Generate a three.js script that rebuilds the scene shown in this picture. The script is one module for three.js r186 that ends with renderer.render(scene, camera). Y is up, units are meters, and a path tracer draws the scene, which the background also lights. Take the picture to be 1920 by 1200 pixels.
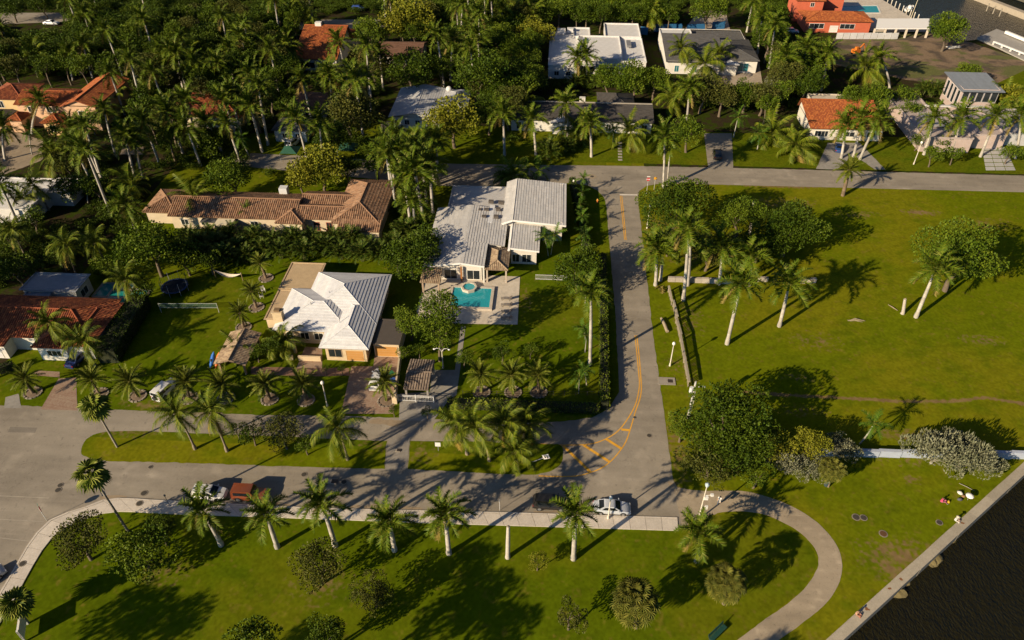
import * as THREE from 'three';
import { Sky } from 'three/addons/objects/Sky.js';
import { MarchingCubes } from 'three/addons/objects/MarchingCubes.js';
import { TextGeometry } from 'three/addons/geometries/TextGeometry.js';
import { FontLoader } from 'three/addons/loaders/FontLoader.js';
import { mergeVertices, toCreasedNormals } from 'three/addons/utils/BufferGeometryUtils.js';

// ---------- camera, sky, sun, exposure ----------
const scene = new THREE.Scene();
const EYE = 80, FPX = 1400, PITCH = Math.atan(1150 / 1400), YAW = 0.060640;
const camera = new THREE.PerspectiveCamera(2 * Math.atan(600 / FPX) * 180 / Math.PI, 1.6, 1, 3000);
camera.rotation.order = 'YXZ';
camera.position.set(0, EYE, 0);
camera.rotation.set(-PITCH, YAW, 0);
scene.add(camera);
const SUN_AZ = 41.5 * Math.PI / 180, SUN_EL = 23.5 * Math.PI / 180;
const sunDir = new THREE.Vector3(-Math.cos(SUN_AZ) * Math.cos(SUN_EL), Math.sin(SUN_EL), Math.sin(SUN_AZ) * Math.cos(SUN_EL));
const sky = new Sky();
sky.name = 'sky'; sky.userData.kind = 'structure';
sky.scale.setScalar(2500);
sky.material.uniforms.sunPosition.value.copy(sunDir);
sky.material.uniforms.turbidity.value = 3;
sky.material.uniforms.rayleigh.value = 1.0;
sky.material.uniforms.mieCoefficient.value = 0.004;
scene.add(sky);
scene.environmentIntensity = 0.1;
const sun = new THREE.DirectionalLight(new THREE.Color(1, 0.80, 0.53), 5);
sun.position.copy(sunDir).multiplyScalar(400).add(new THREE.Vector3(0, 0, -140));
sun.target.position.set(0, 0, -140);
sun.castShadow = true;
sun.shadow.mapSize.set(4096, 4096);
Object.assign(sun.shadow.camera, { left: -260, right: 260, top: 260, bottom: -260, near: 1, far: 1000 });
scene.add(sun, sun.target);
const renderer = new THREE.WebGLRenderer({ antialias: true });
renderer.toneMapping = THREE.LinearToneMapping;
renderer.toneMappingExposure = 1.5;
renderer.shadowMap.enabled = true;

// ---------- helpers ----------
let seed = 12345;
const rnd = () => { seed = (seed * 1664525 + 1013904223) >>> 0; return seed / 4294967296; };
const rr = (a, b) => a + (b - a) * rnd();
const pick = (a) => a[Math.floor(rnd() * a.length)];
const cP = Math.cos(PITCH), sP = Math.sin(PITCH), cY = Math.cos(YAW), sY = Math.sin(YAW);
function ray(px, py) { const u = px - 960, v = py - 600, Y = -v * cP - FPX * sP, F = FPX * cP - v * sP; return [u * cY - F * sY, Y, -(u * sY + F * cY)]; }
function W(px, py, h = 0) { const r = ray(px, py), t = (h - EYE) / r[1]; return [r[0] * t, h, r[2] * t]; }   // a pixel's point at height h
const ppm = (px, py, h = 0) => { const t = (h - EYE) / ray(px, py)[1]; return 1 / t; };            // pixels per metre there
function upright(bx, by, tx, ty) { const b = W(bx, by), r = ray(tx, ty), t = (b[0] * r[0] + b[2] * r[2]) / (r[0] * r[0] + r[2] * r[2]); return [b, [r[0] * t, EYE + r[1] * t, r[2] * t]]; }
const names = {};
function numbered(n) { const k = names[n] = (names[n] ?? -1) + 1; return k ? n + '_' + String(k).padStart(3, '0') : n; }
function tag(o, label, category, group) { o.userData.label = label; o.userData.category = category; if (group) o.userData.group = group; return o; }
function thing(name, label, category, pos = [0, 0, 0], turn = 0, group) {
  const o = new THREE.Group(); o.name = numbered(name); o.position.set(...pos); o.rotation.y = turn; scene.add(o);
  return tag(o, label, category, group);
}
const V = (x, y, z) => new THREE.Vector3(x, y, z);
const sub = (a, b) => [a[0] - b[0], a[1] - b[1], a[2] - b[2]], add = (a, b, k = 1) => [a[0] + b[0] * k, a[1] + b[1] * k, a[2] + b[2] * k];
const cross = (a, b) => [a[1] * b[2] - a[2] * b[1], a[2] * b[0] - a[0] * b[2], a[0] * b[1] - a[1] * b[0]];
const dot = (a, b) => a[0] * b[0] + a[1] * b[1] + a[2] * b[2];
const nrm = (a) => { const l = Math.hypot(...a) || 1; return [a[0] / l, a[1] / l, a[2] / l]; };
const mix = (a, b, t) => a.map((v, i) => v + (b[i] - v) * t);

class GB {
  constructor() { this.p = []; this.n = []; this.c = []; this.uv = []; this.col = [1, 1, 1]; this.uvs = 0; }
  tri(a, b, c, na, nb, nc) {
    if (na) { const q = cross(sub(b, a), sub(c, a)); if (q[0] * (na[0] + nb[0] + nc[0]) + q[1] * (na[1] + nb[1] + nc[1]) + q[2] * (na[2] + nb[2] + nc[2]) < 0) { [b, c] = [c, b]; [nb, nc] = [nc, nb]; } }
    else { na = nb = nc = nrm(cross(sub(b, a), sub(c, a))); }
    this.p.push(...a, ...b, ...c); this.n.push(...na, ...nb, ...nc); this.c.push(...this.col, ...this.col, ...this.col);
    return this;
  }
  quad(a, b, c, d) { return this.tri(a, b, c).tri(a, c, d); }
  box(cx, cy, cz, sx, sy, sz, ry = 0, rz = 0) {
    const c = Math.cos(ry), s = Math.sin(ry), cz_ = Math.cos(rz), sz_ = Math.sin(rz);
    const P = (i, j, k) => { let x = i * sx / 2, y = j * sy / 2, z = k * sz / 2; [x, y] = [x * cz_ - y * sz_, x * sz_ + y * cz_]; return [cx + x * c + z * s, cy + y, cz - x * s + z * c]; };
    const q = (...v) => this.quad(...v.map((u) => P(...u)));
    q([-1, -1, 1], [1, -1, 1], [1, 1, 1], [-1, 1, 1]); q([1, -1, -1], [-1, -1, -1], [-1, 1, -1], [1, 1, -1]);
    q([1, -1, 1], [1, -1, -1], [1, 1, -1], [1, 1, 1]); q([-1, -1, -1], [-1, -1, 1], [-1, 1, 1], [-1, 1, -1]);
    q([-1, 1, 1], [1, 1, 1], [1, 1, -1], [-1, 1, -1]); q([-1, -1, -1], [1, -1, -1], [1, -1, 1], [-1, -1, 1]);
    return this;
  }
  beam(a, b, w, h = w) { // square bar from a to b
    const d = nrm(sub(b, a)); let u = Math.abs(d[1]) > 0.95 ? [1, 0, 0] : [0, 1, 0]; const s = nrm(cross(d, u)); u = cross(s, d);
    const P = (e, i, j) => add(add(e, s, i * w / 2), u, j * h / 2);
    const A = [P(a, -1, -1), P(a, 1, -1), P(a, 1, 1), P(a, -1, 1)], B = [P(b, -1, -1), P(b, 1, -1), P(b, 1, 1), P(b, -1, 1)];
    for (let i = 0; i < 4; i++) { const j = (i + 1) % 4; this.quad(A[j], A[i], B[i], B[j]); }
    this.quad(A[0], A[1], A[2], A[3]); this.quad(B[3], B[2], B[1], B[0]); return this;
  }
  tube(pts, rad, seg = 7, cap = true, colf) {
    const rings = []; let ref = null;
    for (let i = 0; i < pts.length; i++) {
      const d = nrm(sub(pts[Math.min(i + 1, pts.length - 1)], pts[Math.max(i - 1, 0)]));
      if (!ref) ref = Math.abs(d[1]) > 0.9 ? [1, 0, 0] : [0, 1, 0];
      const s = nrm(cross(d, ref)), u = cross(s, d); ref = u;
      const r = rad[Math.min(i, rad.length - 1)];
      rings.push(Array.from({ length: seg }, (_, k) => { const a = k / seg * Math.PI * 2, n = add(s.map((v) => v * Math.cos(a)), u, Math.sin(a)); return [add(pts[i], n, r), n]; }));
    }
    for (let i = 0; i + 1 < rings.length; i++) {
      if (colf) this.col = colf(i / (rings.length - 1));
      for (let k = 0; k < seg; k++) {
        const l = (k + 1) % seg, a = rings[i][k], b = rings[i][l], c = rings[i + 1][l], d = rings[i + 1][k];
        this.tri(a[0], b[0], c[0], a[1], b[1], c[1]); this.tri(a[0], c[0], d[0], a[1], c[1], d[1]);
      }
    }
    if (cap) { const L = rings.length - 1; for (let k = 1; k + 1 < seg; k++) { this.tri(rings[0][0][0], rings[0][k + 1][0], rings[0][k][0]); this.tri(rings[L][0][0], rings[L][k][0], rings[L][k + 1][0]); } }
    return this;
  }
  ball(c, rx, ry = rx, rz = rx, w = 8, h = 6) {
    const P = (i, j) => { const a = i / w * Math.PI * 2, b = j / h * Math.PI; const n = [Math.cos(a) * Math.sin(b), Math.cos(b), Math.sin(a) * Math.sin(b)]; return [[c[0] + n[0] * rx, c[1] + n[1] * ry, c[2] + n[2] * rz], n]; };
    for (let i = 0; i < w; i++) for (let j = 0; j < h; j++) {
      const a = P(i, j), b = P(i + 1, j), d = P(i, j + 1), e = P(i + 1, j + 1);
      if (j < h - 1) this.tri(a[0], e[0], d[0], a[1], e[1], d[1]);
      if (j > 0) this.tri(a[0], b[0], e[0], a[1], b[1], e[1]);
    }
    return this;
  }
  lathe(c, prof, seg = 10) { for (let i = 0; i + 1 < prof.length; i++) for (let k = 0; k < seg; k++) {
    const P = (r, y, k2) => [c[0] + r * Math.cos(k2 / seg * 6.28318530718), c[1] + y, c[2] - r * Math.sin(k2 / seg * 6.28318530718)];
    const [r0, y0] = prof[i], [r1, y1] = prof[i + 1];
    const a = P(r0, y0, k), b = P(r0, y0, k + 1), d = P(r1, y1, k + 1), e = P(r1, y1, k);
    if (r0 > 1e-4) this.tri(a, b, d); if (r1 > 1e-4) this.tri(a, d, e); } return this; }
  put(g, m) { g = g.index ? g.toNonIndexed() : g.clone(); if (m) g.applyMatrix4(m); const p = g.attributes.position.array, n = g.attributes.normal.array; for (let i = 0; i < p.length; i++) { this.p.push(p[i]); this.n.push(n[i]); } for (let i = 0; i < p.length / 3; i++) this.c.push(...this.col); return this; }
  geo() {
    const g = new THREE.BufferGeometry();
    g.setAttribute('position', new THREE.Float32BufferAttribute(this.p, 3)); g.setAttribute('normal', new THREE.Float32BufferAttribute(this.n, 3)); g.setAttribute('color', new THREE.Float32BufferAttribute(this.c, 3));
    const uv = new Float32Array(this.p.length / 3 * 2);
    for (let i = 0; i < this.p.length / 3; i++) { const nx = Math.abs(this.n[i * 3]), ny = Math.abs(this.n[i * 3 + 1]), nz = Math.abs(this.n[i * 3 + 2]); const x = this.p[i * 3], y = this.p[i * 3 + 1], z = this.p[i * 3 + 2];
      if (ny >= nx && ny >= nz) { uv[i * 2] = x; uv[i * 2 + 1] = -z; } else if (nx > nz) { uv[i * 2] = z; uv[i * 2 + 1] = y; } else { uv[i * 2] = x; uv[i * 2 + 1] = y; } }
    g.setAttribute('uv', new THREE.BufferAttribute(uv, 2));
    return g;
  }
  mesh(name, mat, parent) { return part(name, this.geo(), mat, parent); }
}
function part(name, geo, mat, parent) {
  const m = new THREE.Mesh(geo, mat); m.castShadow = m.receiveShadow = true;
  if (parent) { m.name = name; parent.add(m); } else { m.name = numbered(name); scene.add(m); }
  return m;
}
const structure = (m) => { m.userData.kind = 'structure'; return m; };

// ---------- noise and textures ----------
const PERM = new Float32Array(65536); for (let i = 0; i < 65536; i++) PERM[i] = rnd();
function vn(x, y) { const xi = Math.floor(x), yi = Math.floor(y); let fx = x - xi, fy = y - yi; fx = fx * fx * (3 - 2 * fx); fy = fy * fy * (3 - 2 * fy);
  const X0 = (xi & 255), X1 = ((xi + 1) & 255), Y0 = (yi & 255) << 8, Y1 = ((yi + 1) & 255) << 8;
  const a = PERM[Y0 | X0], b = PERM[Y0 | X1], c = PERM[Y1 | X0], d = PERM[Y1 | X1]; return a + (b - a) * fx + (c - a + (a - b - c + d) * fx) * fy; }
const fbm = (x, y, o = 4) => { let s = 0, a = 0.5, t = 0; for (let i = 0; i < o; i++) { s += a * vn(x + i * 17.3, y - i * 9.1); t += a; a *= 0.5; x *= 2.03; y *= 2.03; } return s / t; };
const SR = new Uint8Array(4097); for (let i = 0; i <= 4096; i++) { const c = i / 4096; SR[i] = Math.round(255 * (c <= 0.0031308 ? c * 12.92 : 1.055 * c ** (1 / 2.4) - 0.055)); }
const sb = (v) => SR[Math.max(0, Math.min(4096, Math.round(v * 4096)))];
function tex(w, h, fn, srgb = true) {
  const d = new Uint8Array(w * h * 4);
  for (let j = 0; j < h; j++) for (let i = 0; i < w; i++) { const c = fn(i, j), k = (j * w + i) * 4; for (let q = 0; q < 3; q++) d[k + q] = srgb ? sb(c[q]) : Math.max(0, Math.min(255, c[q] * 255)); d[k + 3] = 255; }
  const t = new THREE.DataTexture(d, w, h); t.wrapS = t.wrapT = THREE.RepeatWrapping; t.magFilter = THREE.LinearFilter; t.minFilter = THREE.LinearMipmapLinearFilter; t.generateMipmaps = true;
  if (srgb) t.colorSpace = THREE.SRGBColorSpace; t.needsUpdate = true; return t;
}
const std = (o) => new THREE.MeshStandardMaterial({ roughness: 0.85, ...o, side: THREE.DoubleSide });
const matte = (o) => new THREE.MeshPhysicalMaterial({ roughness: 1, specularIntensity: 0.03, ...o, side: THREE.DoubleSide });
const lin = (r, g, b) => new THREE.Color().setRGB(r, g, b);
const vc = std({ vertexColors: true });
const vcGloss = std({ vertexColors: true, roughness: 0.35 });
// grain textures of a few metres: multiply vertex colours
const grain = tex(512, 512, (i, j) => { const a = fbm(i / 9, j / 9, 3), b = fbm(i / 60, j / 60, 3); const v = 0.72 + 0.3 * a + 0.22 * (b - 0.5); return [v, v, v]; });
grain.repeat.set(0.25, 0.25);
const vcGrain = std({ vertexColors: true, map: grain, roughness: 0.9 });
const stucco = tex(512, 512, (i, j) => { const a = fbm(i / 5, j / 5, 2), b = fbm(i / 70, j / 40, 4); const v = 0.82 + 0.14 * a + 0.22 * (b - 0.5); return [v, v * 0.995, v * 0.98]; });
stucco.repeat.set(0.15, 0.15);
const vcStucco = std({ vertexColors: true, map: stucco, roughness: 0.9 });
const glassDark = std({ color: lin(0.02, 0.026, 0.03), roughness: 0.08 });
const glassTeal = std({ color: lin(0.02, 0.14, 0.17), roughness: 0.1 });

// ---------- ground, roads, water ----------
function smoothLine(pts, step = 1.2, closed = false) { // Catmull-Rom through world points
  const c = new THREE.CatmullRomCurve3(pts.map((p) => V(p[0], 0, p[2])), closed, 'centripetal'); const n = Math.max(2, Math.ceil(c.getLength() / step));
  return c.getSpacedPoints(n).map((p) => [p.x, 0, p.z]);
}
const px = (list) => list.map(([x, y]) => W(x, y));
function ragged(poly, amp, step = 0.7) { // subdivide a closed outline and roughen it
  const out = [];
  for (let i = 0; i < poly.length; i++) { const a = poly[i], b = poly[(i + 1) % poly.length], l = Math.hypot(b[0] - a[0], b[2] - a[2]), n = l > 120 ? 1 : Math.max(1, Math.round(l / step));
    for (let k = 0; k < n; k++) { const t = k / n, x = a[0] + (b[0] - a[0]) * t, z = a[2] + (b[2] - a[2]) * t; out.push([x + (fbm(x * 1.1, z * 1.1, 3) - 0.5) * 2 * amp, 0, z + (fbm(x * 1.1 + 40, z * 1.1 + 90, 3) - 0.5) * 2 * amp]); } }
  return out;
}
function sheetGeo(poly, y, uvf, holes = []) {
  const sh = new THREE.Shape(poly.map((p) => new THREE.Vector2(p[0], -p[2])));
  for (const h of holes) sh.holes.push(new THREE.Path(h.map((p) => new THREE.Vector2(p[0], -p[2]))));
  const g = new THREE.ShapeGeometry(sh); g.rotateX(-Math.PI / 2); g.translate(0, y, 0);
  const p = g.attributes.position, uv = g.attributes.uv; for (let i = 0; i < p.count; i++) { const [a, b] = uvf ? uvf(p.getX(i), p.getZ(i)) : [p.getX(i), -p.getZ(i)]; uv.setXY(i, a, b); }
  return g;
}
const sheet = (name, poly, y, mat, uvf, holes) => structure(part(name, sheetGeo(poly, y, uvf, holes), mat));

// the lawns share one map of 220 x 130 m, so worn patches lie where they are on the ground
const LX = -85, LZ = -165, LW = 220, LH = 135, TW = 1664, TH = 1021;
const trail = px([[1395, 735], [1480, 741], [1560, 745], [1700, 753], [1780, 752], [1850, 746], [1920, 757], [2000, 775]]);
const segd = (x, z, a, b) => { const dx = b[0] - a[0], dz = b[2] - a[2], t = Math.max(0, Math.min(1, ((x - a[0]) * dx + (z - a[2]) * dz) / (dx * dx + dz * dz))); return Math.hypot(x - a[0] - dx * t, z - a[2] - dz * t); };
const bare = [[1725, 398, 3.2, 1.0, 0.9], [1605, 402, 4, 1.2, 0.35], [1690, 1045, 4.2, 2.6, 0.75], [1672, 1064, 2.2, 1.6, 0.75], [1845, 637, 3, 1, 0.5], [1500, 710, 2.4, .7, .45], [1300, 480, 4, 3, 0.45], [1240, 430, 4, 4, .5], [1460, 380, 6, 2, 0.4], [1710, 900, 1.2, .8, .7], [1700, 860, 3, 1, .35], [1690, 815, 3.4, .9, .6], [1500, 770, 3, 1, .5], [1850, 420, 4, 2, .3],
  [1530, 640, 3, 2, .25], [1460, 350, 8, .5, .8], [1735, 351, 3, .5, .7], [1830, 352, 6, .5, .7], [1640, 350, 2, .5, .6], [1905, 353, 4, .5, .7], [160, 1060, 1.6, .7, .4], [310, 1070, 2.4, 1.5, .35], [720, 835, 3, 1.2, .5], [790, 850, 2, 1.5, .4], [985, 560, 1, 3, .4], [600, 1095, 3, 2, .3], [1290, 600, 2, 4, .3], [1280, 690, 2, 3, .3], [1268, 850, 1.5, 6, .5], [1160, 360, 3, 1, .3], [300, 800, 3, 1, .3], [230, 812, 3, 1, .35], [670, 750, 2, 1, .4], [290, 760, 5, 1, .5]
].map(([x, y, rx, rz, s]) => { const c = W(x, y); return [c[0], c[2], rx, rz, s]; });
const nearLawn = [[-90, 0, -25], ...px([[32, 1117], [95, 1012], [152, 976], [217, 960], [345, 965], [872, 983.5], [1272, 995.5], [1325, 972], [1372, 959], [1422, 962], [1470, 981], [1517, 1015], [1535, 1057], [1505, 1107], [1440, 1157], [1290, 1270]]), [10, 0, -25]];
const inside = (x, z, P) => { let c = false; for (let i = 0, j = P.length - 1; i < P.length; j = i++) if ((P[i][2] > z) !== (P[j][2] > z) && x < (P[j][0] - P[i][0]) * (z - P[i][2]) / (P[j][2] - P[i][2]) + P[i][0]) c = !c; return c; };
const lawnTex = tex(TW, TH, (i, j) => {
  const x = LX + (i + 0.5) / TW * LW, z = LZ + LH - (j + 0.5) / TH * LH;
  const f = fbm(x * 3.1, z * 3.1, 3), m = fbm(x * 0.42 + 9, z * 0.42, 4), c = fbm(x * 0.07 + 3, z * 0.09 + 7, 4), st = fbm(x * 0.25 - 8, z * 1.3, 3);
  const green = [0.108, 0.134, 0.003], olive = [0.144, 0.146, 0.005], deep = [0.072, 0.098, 0.003];
  let k = [0, 0, 0];
  const park = x > 18 ? 1 : 0;
  const a = Math.max(0, Math.min(1, (c - 0.42) * 4 + (m - 0.5) * 1.2 + (park ? 0.25 : -0.1))), b = Math.max(0, Math.min(1, (0.46 - m) * 3 + (st - 0.5) * 0.9));
  k = mix(mix(green, olive, a), deep, b * 0.6);
  if (z > -62 && inside(x, z, nearLawn)) k = [k[0] * 0.72, k[1] * 0.82, k[2] * 0.8];  // near lawn darkened evenly: lens falloff and view angle partly put into its colour
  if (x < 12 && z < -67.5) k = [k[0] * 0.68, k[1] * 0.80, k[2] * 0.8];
  const sp = fbm(x * 1.4 + 60, z * 1.4, 3); if (sp > 0.66) k = mix(k, [0.16, 0.13, 0.02], (sp - 0.66) * 3);
  const mow = Math.sin((x * 0.35 + z * (x > 18 ? 1 : 0.12) * 1.0) * 2.4 + fbm(x * 0.1, z * 0.1, 2) * 3) * 0.035, v = 0.75 + 0.62 * f + mow; k = k.map((q) => q * v);
  let d = 0;
  for (let q = 0; q + 1 < trail.length; q++) if (x > trail[q][0] - 2 && x < trail[q + 1][0] + 2) d = Math.max(d, 1.5 - segd(x, z, trail[q], trail[q + 1]) / 0.34);
  for (let q = 0; q < bare.length; q++) { const [bx, bz, rx, rz, s] = bare[q]; if (Math.abs(x - bx) > rx * 1.5 || Math.abs(z - bz) > rz * 1.5) continue; const e = Math.hypot((x - bx) / rx, (z - bz) / rz); if (e < 1.5) d = Math.max(d, s * (1.5 - e) * 0.9); }
  if (d > 0) { const g = Math.max(0, Math.min(1, (d + (fbm(x * 2.3, z * 2.3, 4) - 0.5) * 2.2 - 0.25) * 1.3)); k = mix(k, mix([0.25, 0.175, 0.075], [0.15, 0.10, 0.045], fbm(x * 1.7 + 5, z * 1.7, 3)), g); }
  return k;
});
lawnTex.wrapS = lawnTex.wrapT = THREE.ClampToEdgeWrapping;
const lawnUV = (x, z) => [(x - LX) / LW, (LZ + LH - z) / LH];
const blade = tex(512, 512, (i, j) => { const v = fbm(i / 3, j / 3, 2) * 0.6 + fbm(i / 14, j / 14, 2) * 0.4; return [v, v, v]; }, false);
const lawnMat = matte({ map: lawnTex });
const soilTex = tex(1024, 1024, (i, j) => { const n = fbm(i / 6, j / 6, 4), m = fbm(i / 48, j / 48, 4); const k = mix([0.036, 0.028, 0.015], [0.032, 0.046, 0.006], Math.max(0, Math.min(1, (m - 0.42) * 6))); return k.map((v) => v * (0.5 + n)); });
soilTex.repeat.set(1 / 28, 1 / 28);
const soilMat = matte({ map: soilTex });
const asphaltTex = tex(1280, 640, (i, j) => {
  const x = i / 12.5, z = j / 12.5; // 8 cm texels, about 100 x 50 m
  const f = fbm(x * 9, z * 9, 2), m = fbm(x * 0.8, z * 0.8, 4), c = fbm(x * 0.12 + 2, z * 0.3 + 5, 4), s = fbm(x * 0.2 + 30, z * 1.4 + 3, 4);
  let v = 0.255 * (0.86 + 0.16 * f + 0.14 * (m - 0.5) + 0.5 * (c - 0.5) + 0.22 * (s - 0.5));
  const sp = fbm(x * 2.2 + 70, z * 2.2, 3); if (sp > 0.72) v *= 1 - (sp - 0.72) * 1.6;
  const cr = Math.abs(fbm(x * 0.22 + 11, z * 0.22 + 4, 5) - 0.5); if (cr < 0.002) v *= 0.8;
  const l = fbm(x * 0.5 + 91, z * 0.5 + 17, 4); const w = l > 0.6 ? 1 + (l - 0.6) * 0.9 : 1;
  return [v * 1.12 * w, v * 0.985 * w, v * 0.80 * w];
});
asphaltTex.repeat.set(1 / 102.4, 1 / 51.2);
const asphaltMat = matte({ map: asphaltTex, specularIntensity: 0.15 });
const concTex = tex(512, 512, (i, j) => { const f = fbm(i / 4, j / 4, 2), m = fbm(i / 30, j / 30, 4), c = fbm(i / 110, j / 110, 3); const v = 0.78 + 0.2 * f + 0.3 * (m - 0.5) + 0.25 * (c - 0.5); return [v, v * 0.985, v * 0.96]; });
concTex.repeat.set(0.12, 0.12);
const conc = (r, g, b) => std({ map: concTex, color: lin(r, g, b), roughness: 0.88 });
const concMat = conc(0.40, 0.355, 0.30), deckMat = conc(0.60, 0.54, 0.46), kerbMat = conc(0.46, 0.43, 0.39), padMat = conc(0.30, 0.285, 0.265);
const brickTex = tex(512, 512, (i, j) => { const bx = Math.floor(i / 16 + (Math.floor(j / 8) % 2) * 0.5), bz = Math.floor(j / 8); const h = PERM[(bx * 37 + bz * 111) & 4095], m = fbm(i / 50, j / 50, 3), f = fbm(i / 3, j / 3, 2); const k = mix([0.25, 0.15, 0.105], [0.34, 0.26, 0.19], h * 0.6 + (m - 0.3) * 0.7); return k.map((v) => v * (0.75 + 0.4 * f)); });
brickTex.repeat.set(0.16, 0.16);
const paverMat = std({ map: brickTex, roughness: 0.9 });
const mulchMat = std({ map: soilTex, color: lin(4, 3, 2.4).multiplyScalar(1), roughness: 1 });
const dirtTex = tex(1024, 512, (i, j) => { const m = fbm(i / 60, j / 40, 5), f = fbm(i / 5, j / 5, 3), c = fbm(i / 130 + 9, j / 60, 4); let k = mix([0.20, 0.135, 0.08], [0.075, 0.052, 0.034], Math.max(0, Math.min(1, (m - 0.4) * 4))); k = mix(k, [0.10, 0.105, 0.02], Math.max(0, Math.min(1, (c - 0.5) * 6))); return k.map((v) => v * (0.65 + 0.6 * f)); });
dirtTex.repeat.set(1 / 60, 1 / 30);
const dirtMat = std({ map: dirtTex, roughness: 1 });

// seawall line, in world coordinates
const seaIn = px([[1868, 853], [1875, 900], [1772, 986], [1680, 1070], [1595, 1147], [1545, 1197]]);
const wallA = W(1935, 853), wallB = W(1552, 1197); // straight inner edge of the sea wall
const wd = nrm(sub(wallB, wallA)), wn = [-wd[2], 0, wd[0]]; // wn points to the water
const S0 = add(wallA, wd, -0.5), S1 = add(wallB, wd, 60);
const waterSide = dot(wn, [1, 0, 1]) > 0 ? wn : wn.map((v) => -v);
const SE = add(S0, waterSide, 1.15), SF = add(S1, waterSide, 1.15);
const shoreEnd = [SE[0] + 1, 0, SE[2]]; // the bay's north shore runs on east along the low wall
// big ground with the bay and the canal cut out
const canal = px([[1655, 0], [1712, 35], [1746, 42], [1760, 70], [1815, 76], [1832, 74], [1868, 90], [1925, 112], [2150, 210], [2150, -60], [1640, -60]]);
const canalHole = [...canal];
const groundPoly = [[-420, 0, 60], [S1[0], 0, 60], [S1[0], 0, S1[2]], SE, [420, 0, SE[2]], [420, 0, -640], [-420, 0, -640]];
groundPoly[2] = [SF[0], 0, SF[2]];
if (SF[2] > 60) { const t = (60 - SE[2]) / (SF[2] - SE[2]); groundPoly[1] = [SE[0] + (SF[0] - SE[0]) * t, 0, 60]; groundPoly.splice(2, 1); }
sheet('ground', groundPoly, -0.03, soilMat, null, [canalHole.slice().reverse()]);
const waterTex = tex(512, 512, (i, j) => { const v = 0.5 + 0.5 * (fbm(i / 9, j / 16, 4) - 0.5) + 0.5 * (fbm(i / 40, j / 60, 3) - 0.5); return [v, v, v]; }, false);
waterTex.repeat.set(1 / 10, 1 / 10);
const waterMat = new THREE.MeshPhysicalMaterial({ color: lin(0.013, 0.0118, 0.0045), roughness: 0.1, ior: 1.33, bumpMap: waterTex, bumpScale: 0.35 });
sheet('bay_water', [[-60, 0, 60], [420, 0, 60], [420, 0, SE[2] - 5], [-60, 0, SE[2] - 5]], -1.3, waterMat);
const canalMat = new THREE.MeshPhysicalMaterial({ color: lin(0.022, 0.020, 0.010), roughness: 0.12, ior: 1.33, bumpMap: waterTex, bumpScale: 0.4 });
sheet('canal_water', px([[1600, -80], [1600, 60], [1760, 100], [1925, 140], [2300, 300], [2300, -80]]), -1.2, canalMat);

// lawns
const lawnA = [[-85, 0, -30], [SF[0] - 40, 0, -30]];
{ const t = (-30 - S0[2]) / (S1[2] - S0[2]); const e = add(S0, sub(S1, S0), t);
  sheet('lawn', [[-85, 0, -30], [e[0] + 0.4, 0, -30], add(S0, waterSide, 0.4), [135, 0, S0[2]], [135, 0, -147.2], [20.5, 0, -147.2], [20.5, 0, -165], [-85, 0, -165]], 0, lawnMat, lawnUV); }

// one asphalt sheet for all the streets
const streetEdge = [[1070, 343], [1100, 347], [1120, 357], [1132, 370], [1137, 385], [1142, 450], [1147, 500], [1154, 595], [1158, 665], [1161, 735], [1150, 752], [1135, 770], [1110, 783], [1060, 790], [1007, 792], [820, 786], [640, 780], [480, 778], [300, 772], [140, 764], [0, 760], [-400, 742]];
const walkOut = [[-60, 1210], [0, 1112], [25, 1070], [54, 1020], [90, 978], [125, 962], [160, 951], [200, 936], [235, 934.5], [275, 937], [350, 941], [480, 947.5], [620, 953.5], [872, 959.5], [955, 961.5], [1270, 971]];
const roadPoly = [...px(streetEdge), [-110, 0, -20], ...px(walkOut.slice(0)), ...px([[1272, 995], [1282, 984], [1290, 940], [1272, 918], [1262, 900], [1259, 875], [1245, 775], [1233, 690], [1221, 597], [1207, 470], [1196, 372], [1199, 358], [1212, 349], [1240, 343.5]]), [160, 0, -147.2], [160, 0, -154.3], ...px([[1440, 316.5], [1200, 311.5], [1025, 309.5], [845, 307]]), [-75, 0, -154.6], [-75, 0, -148.6], ...px([[850, 350], [1000, 346]])];
sheet('road', ragged(roadPoly, 0.16), 0.012, asphaltMat);
const pathOut = [[1262, 912], [1310, 920], [1360, 920], [1400, 921.5], [1440, 932], [1475, 945], [1515, 967], [1545, 992], [1567, 1020], [1577, 1045], [1579, 1070], [1572, 1095], [1552, 1127], [1515, 1160], [1460, 1200], [1380, 1250]];
const pathIn = [[1290, 1270], [1387, 1197], [1440, 1157], [1472, 1135], [1505, 1107], [1527, 1077], [1535, 1057], [1532, 1037], [1517, 1015], [1495, 995], [1470, 981], [1440, 967], [1422, 962], [1397, 959], [1372, 959], [1347, 962], [1325, 972], [1280, 990]];
const pathTex = asphaltTex.clone(); pathTex.repeat.set(1 / 60, 1 / 30); pathTex.needsUpdate = true;
sheet('footpath', ragged([...smoothLine(px(pathOut), 0.6), ...smoothLine(px(pathIn), 0.6)], 0.08, 0.5), 0.02, matte({ map: pathTex, color: lin(1.2, 1.13, 1.02), specularIntensity: 0.15 }));
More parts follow.
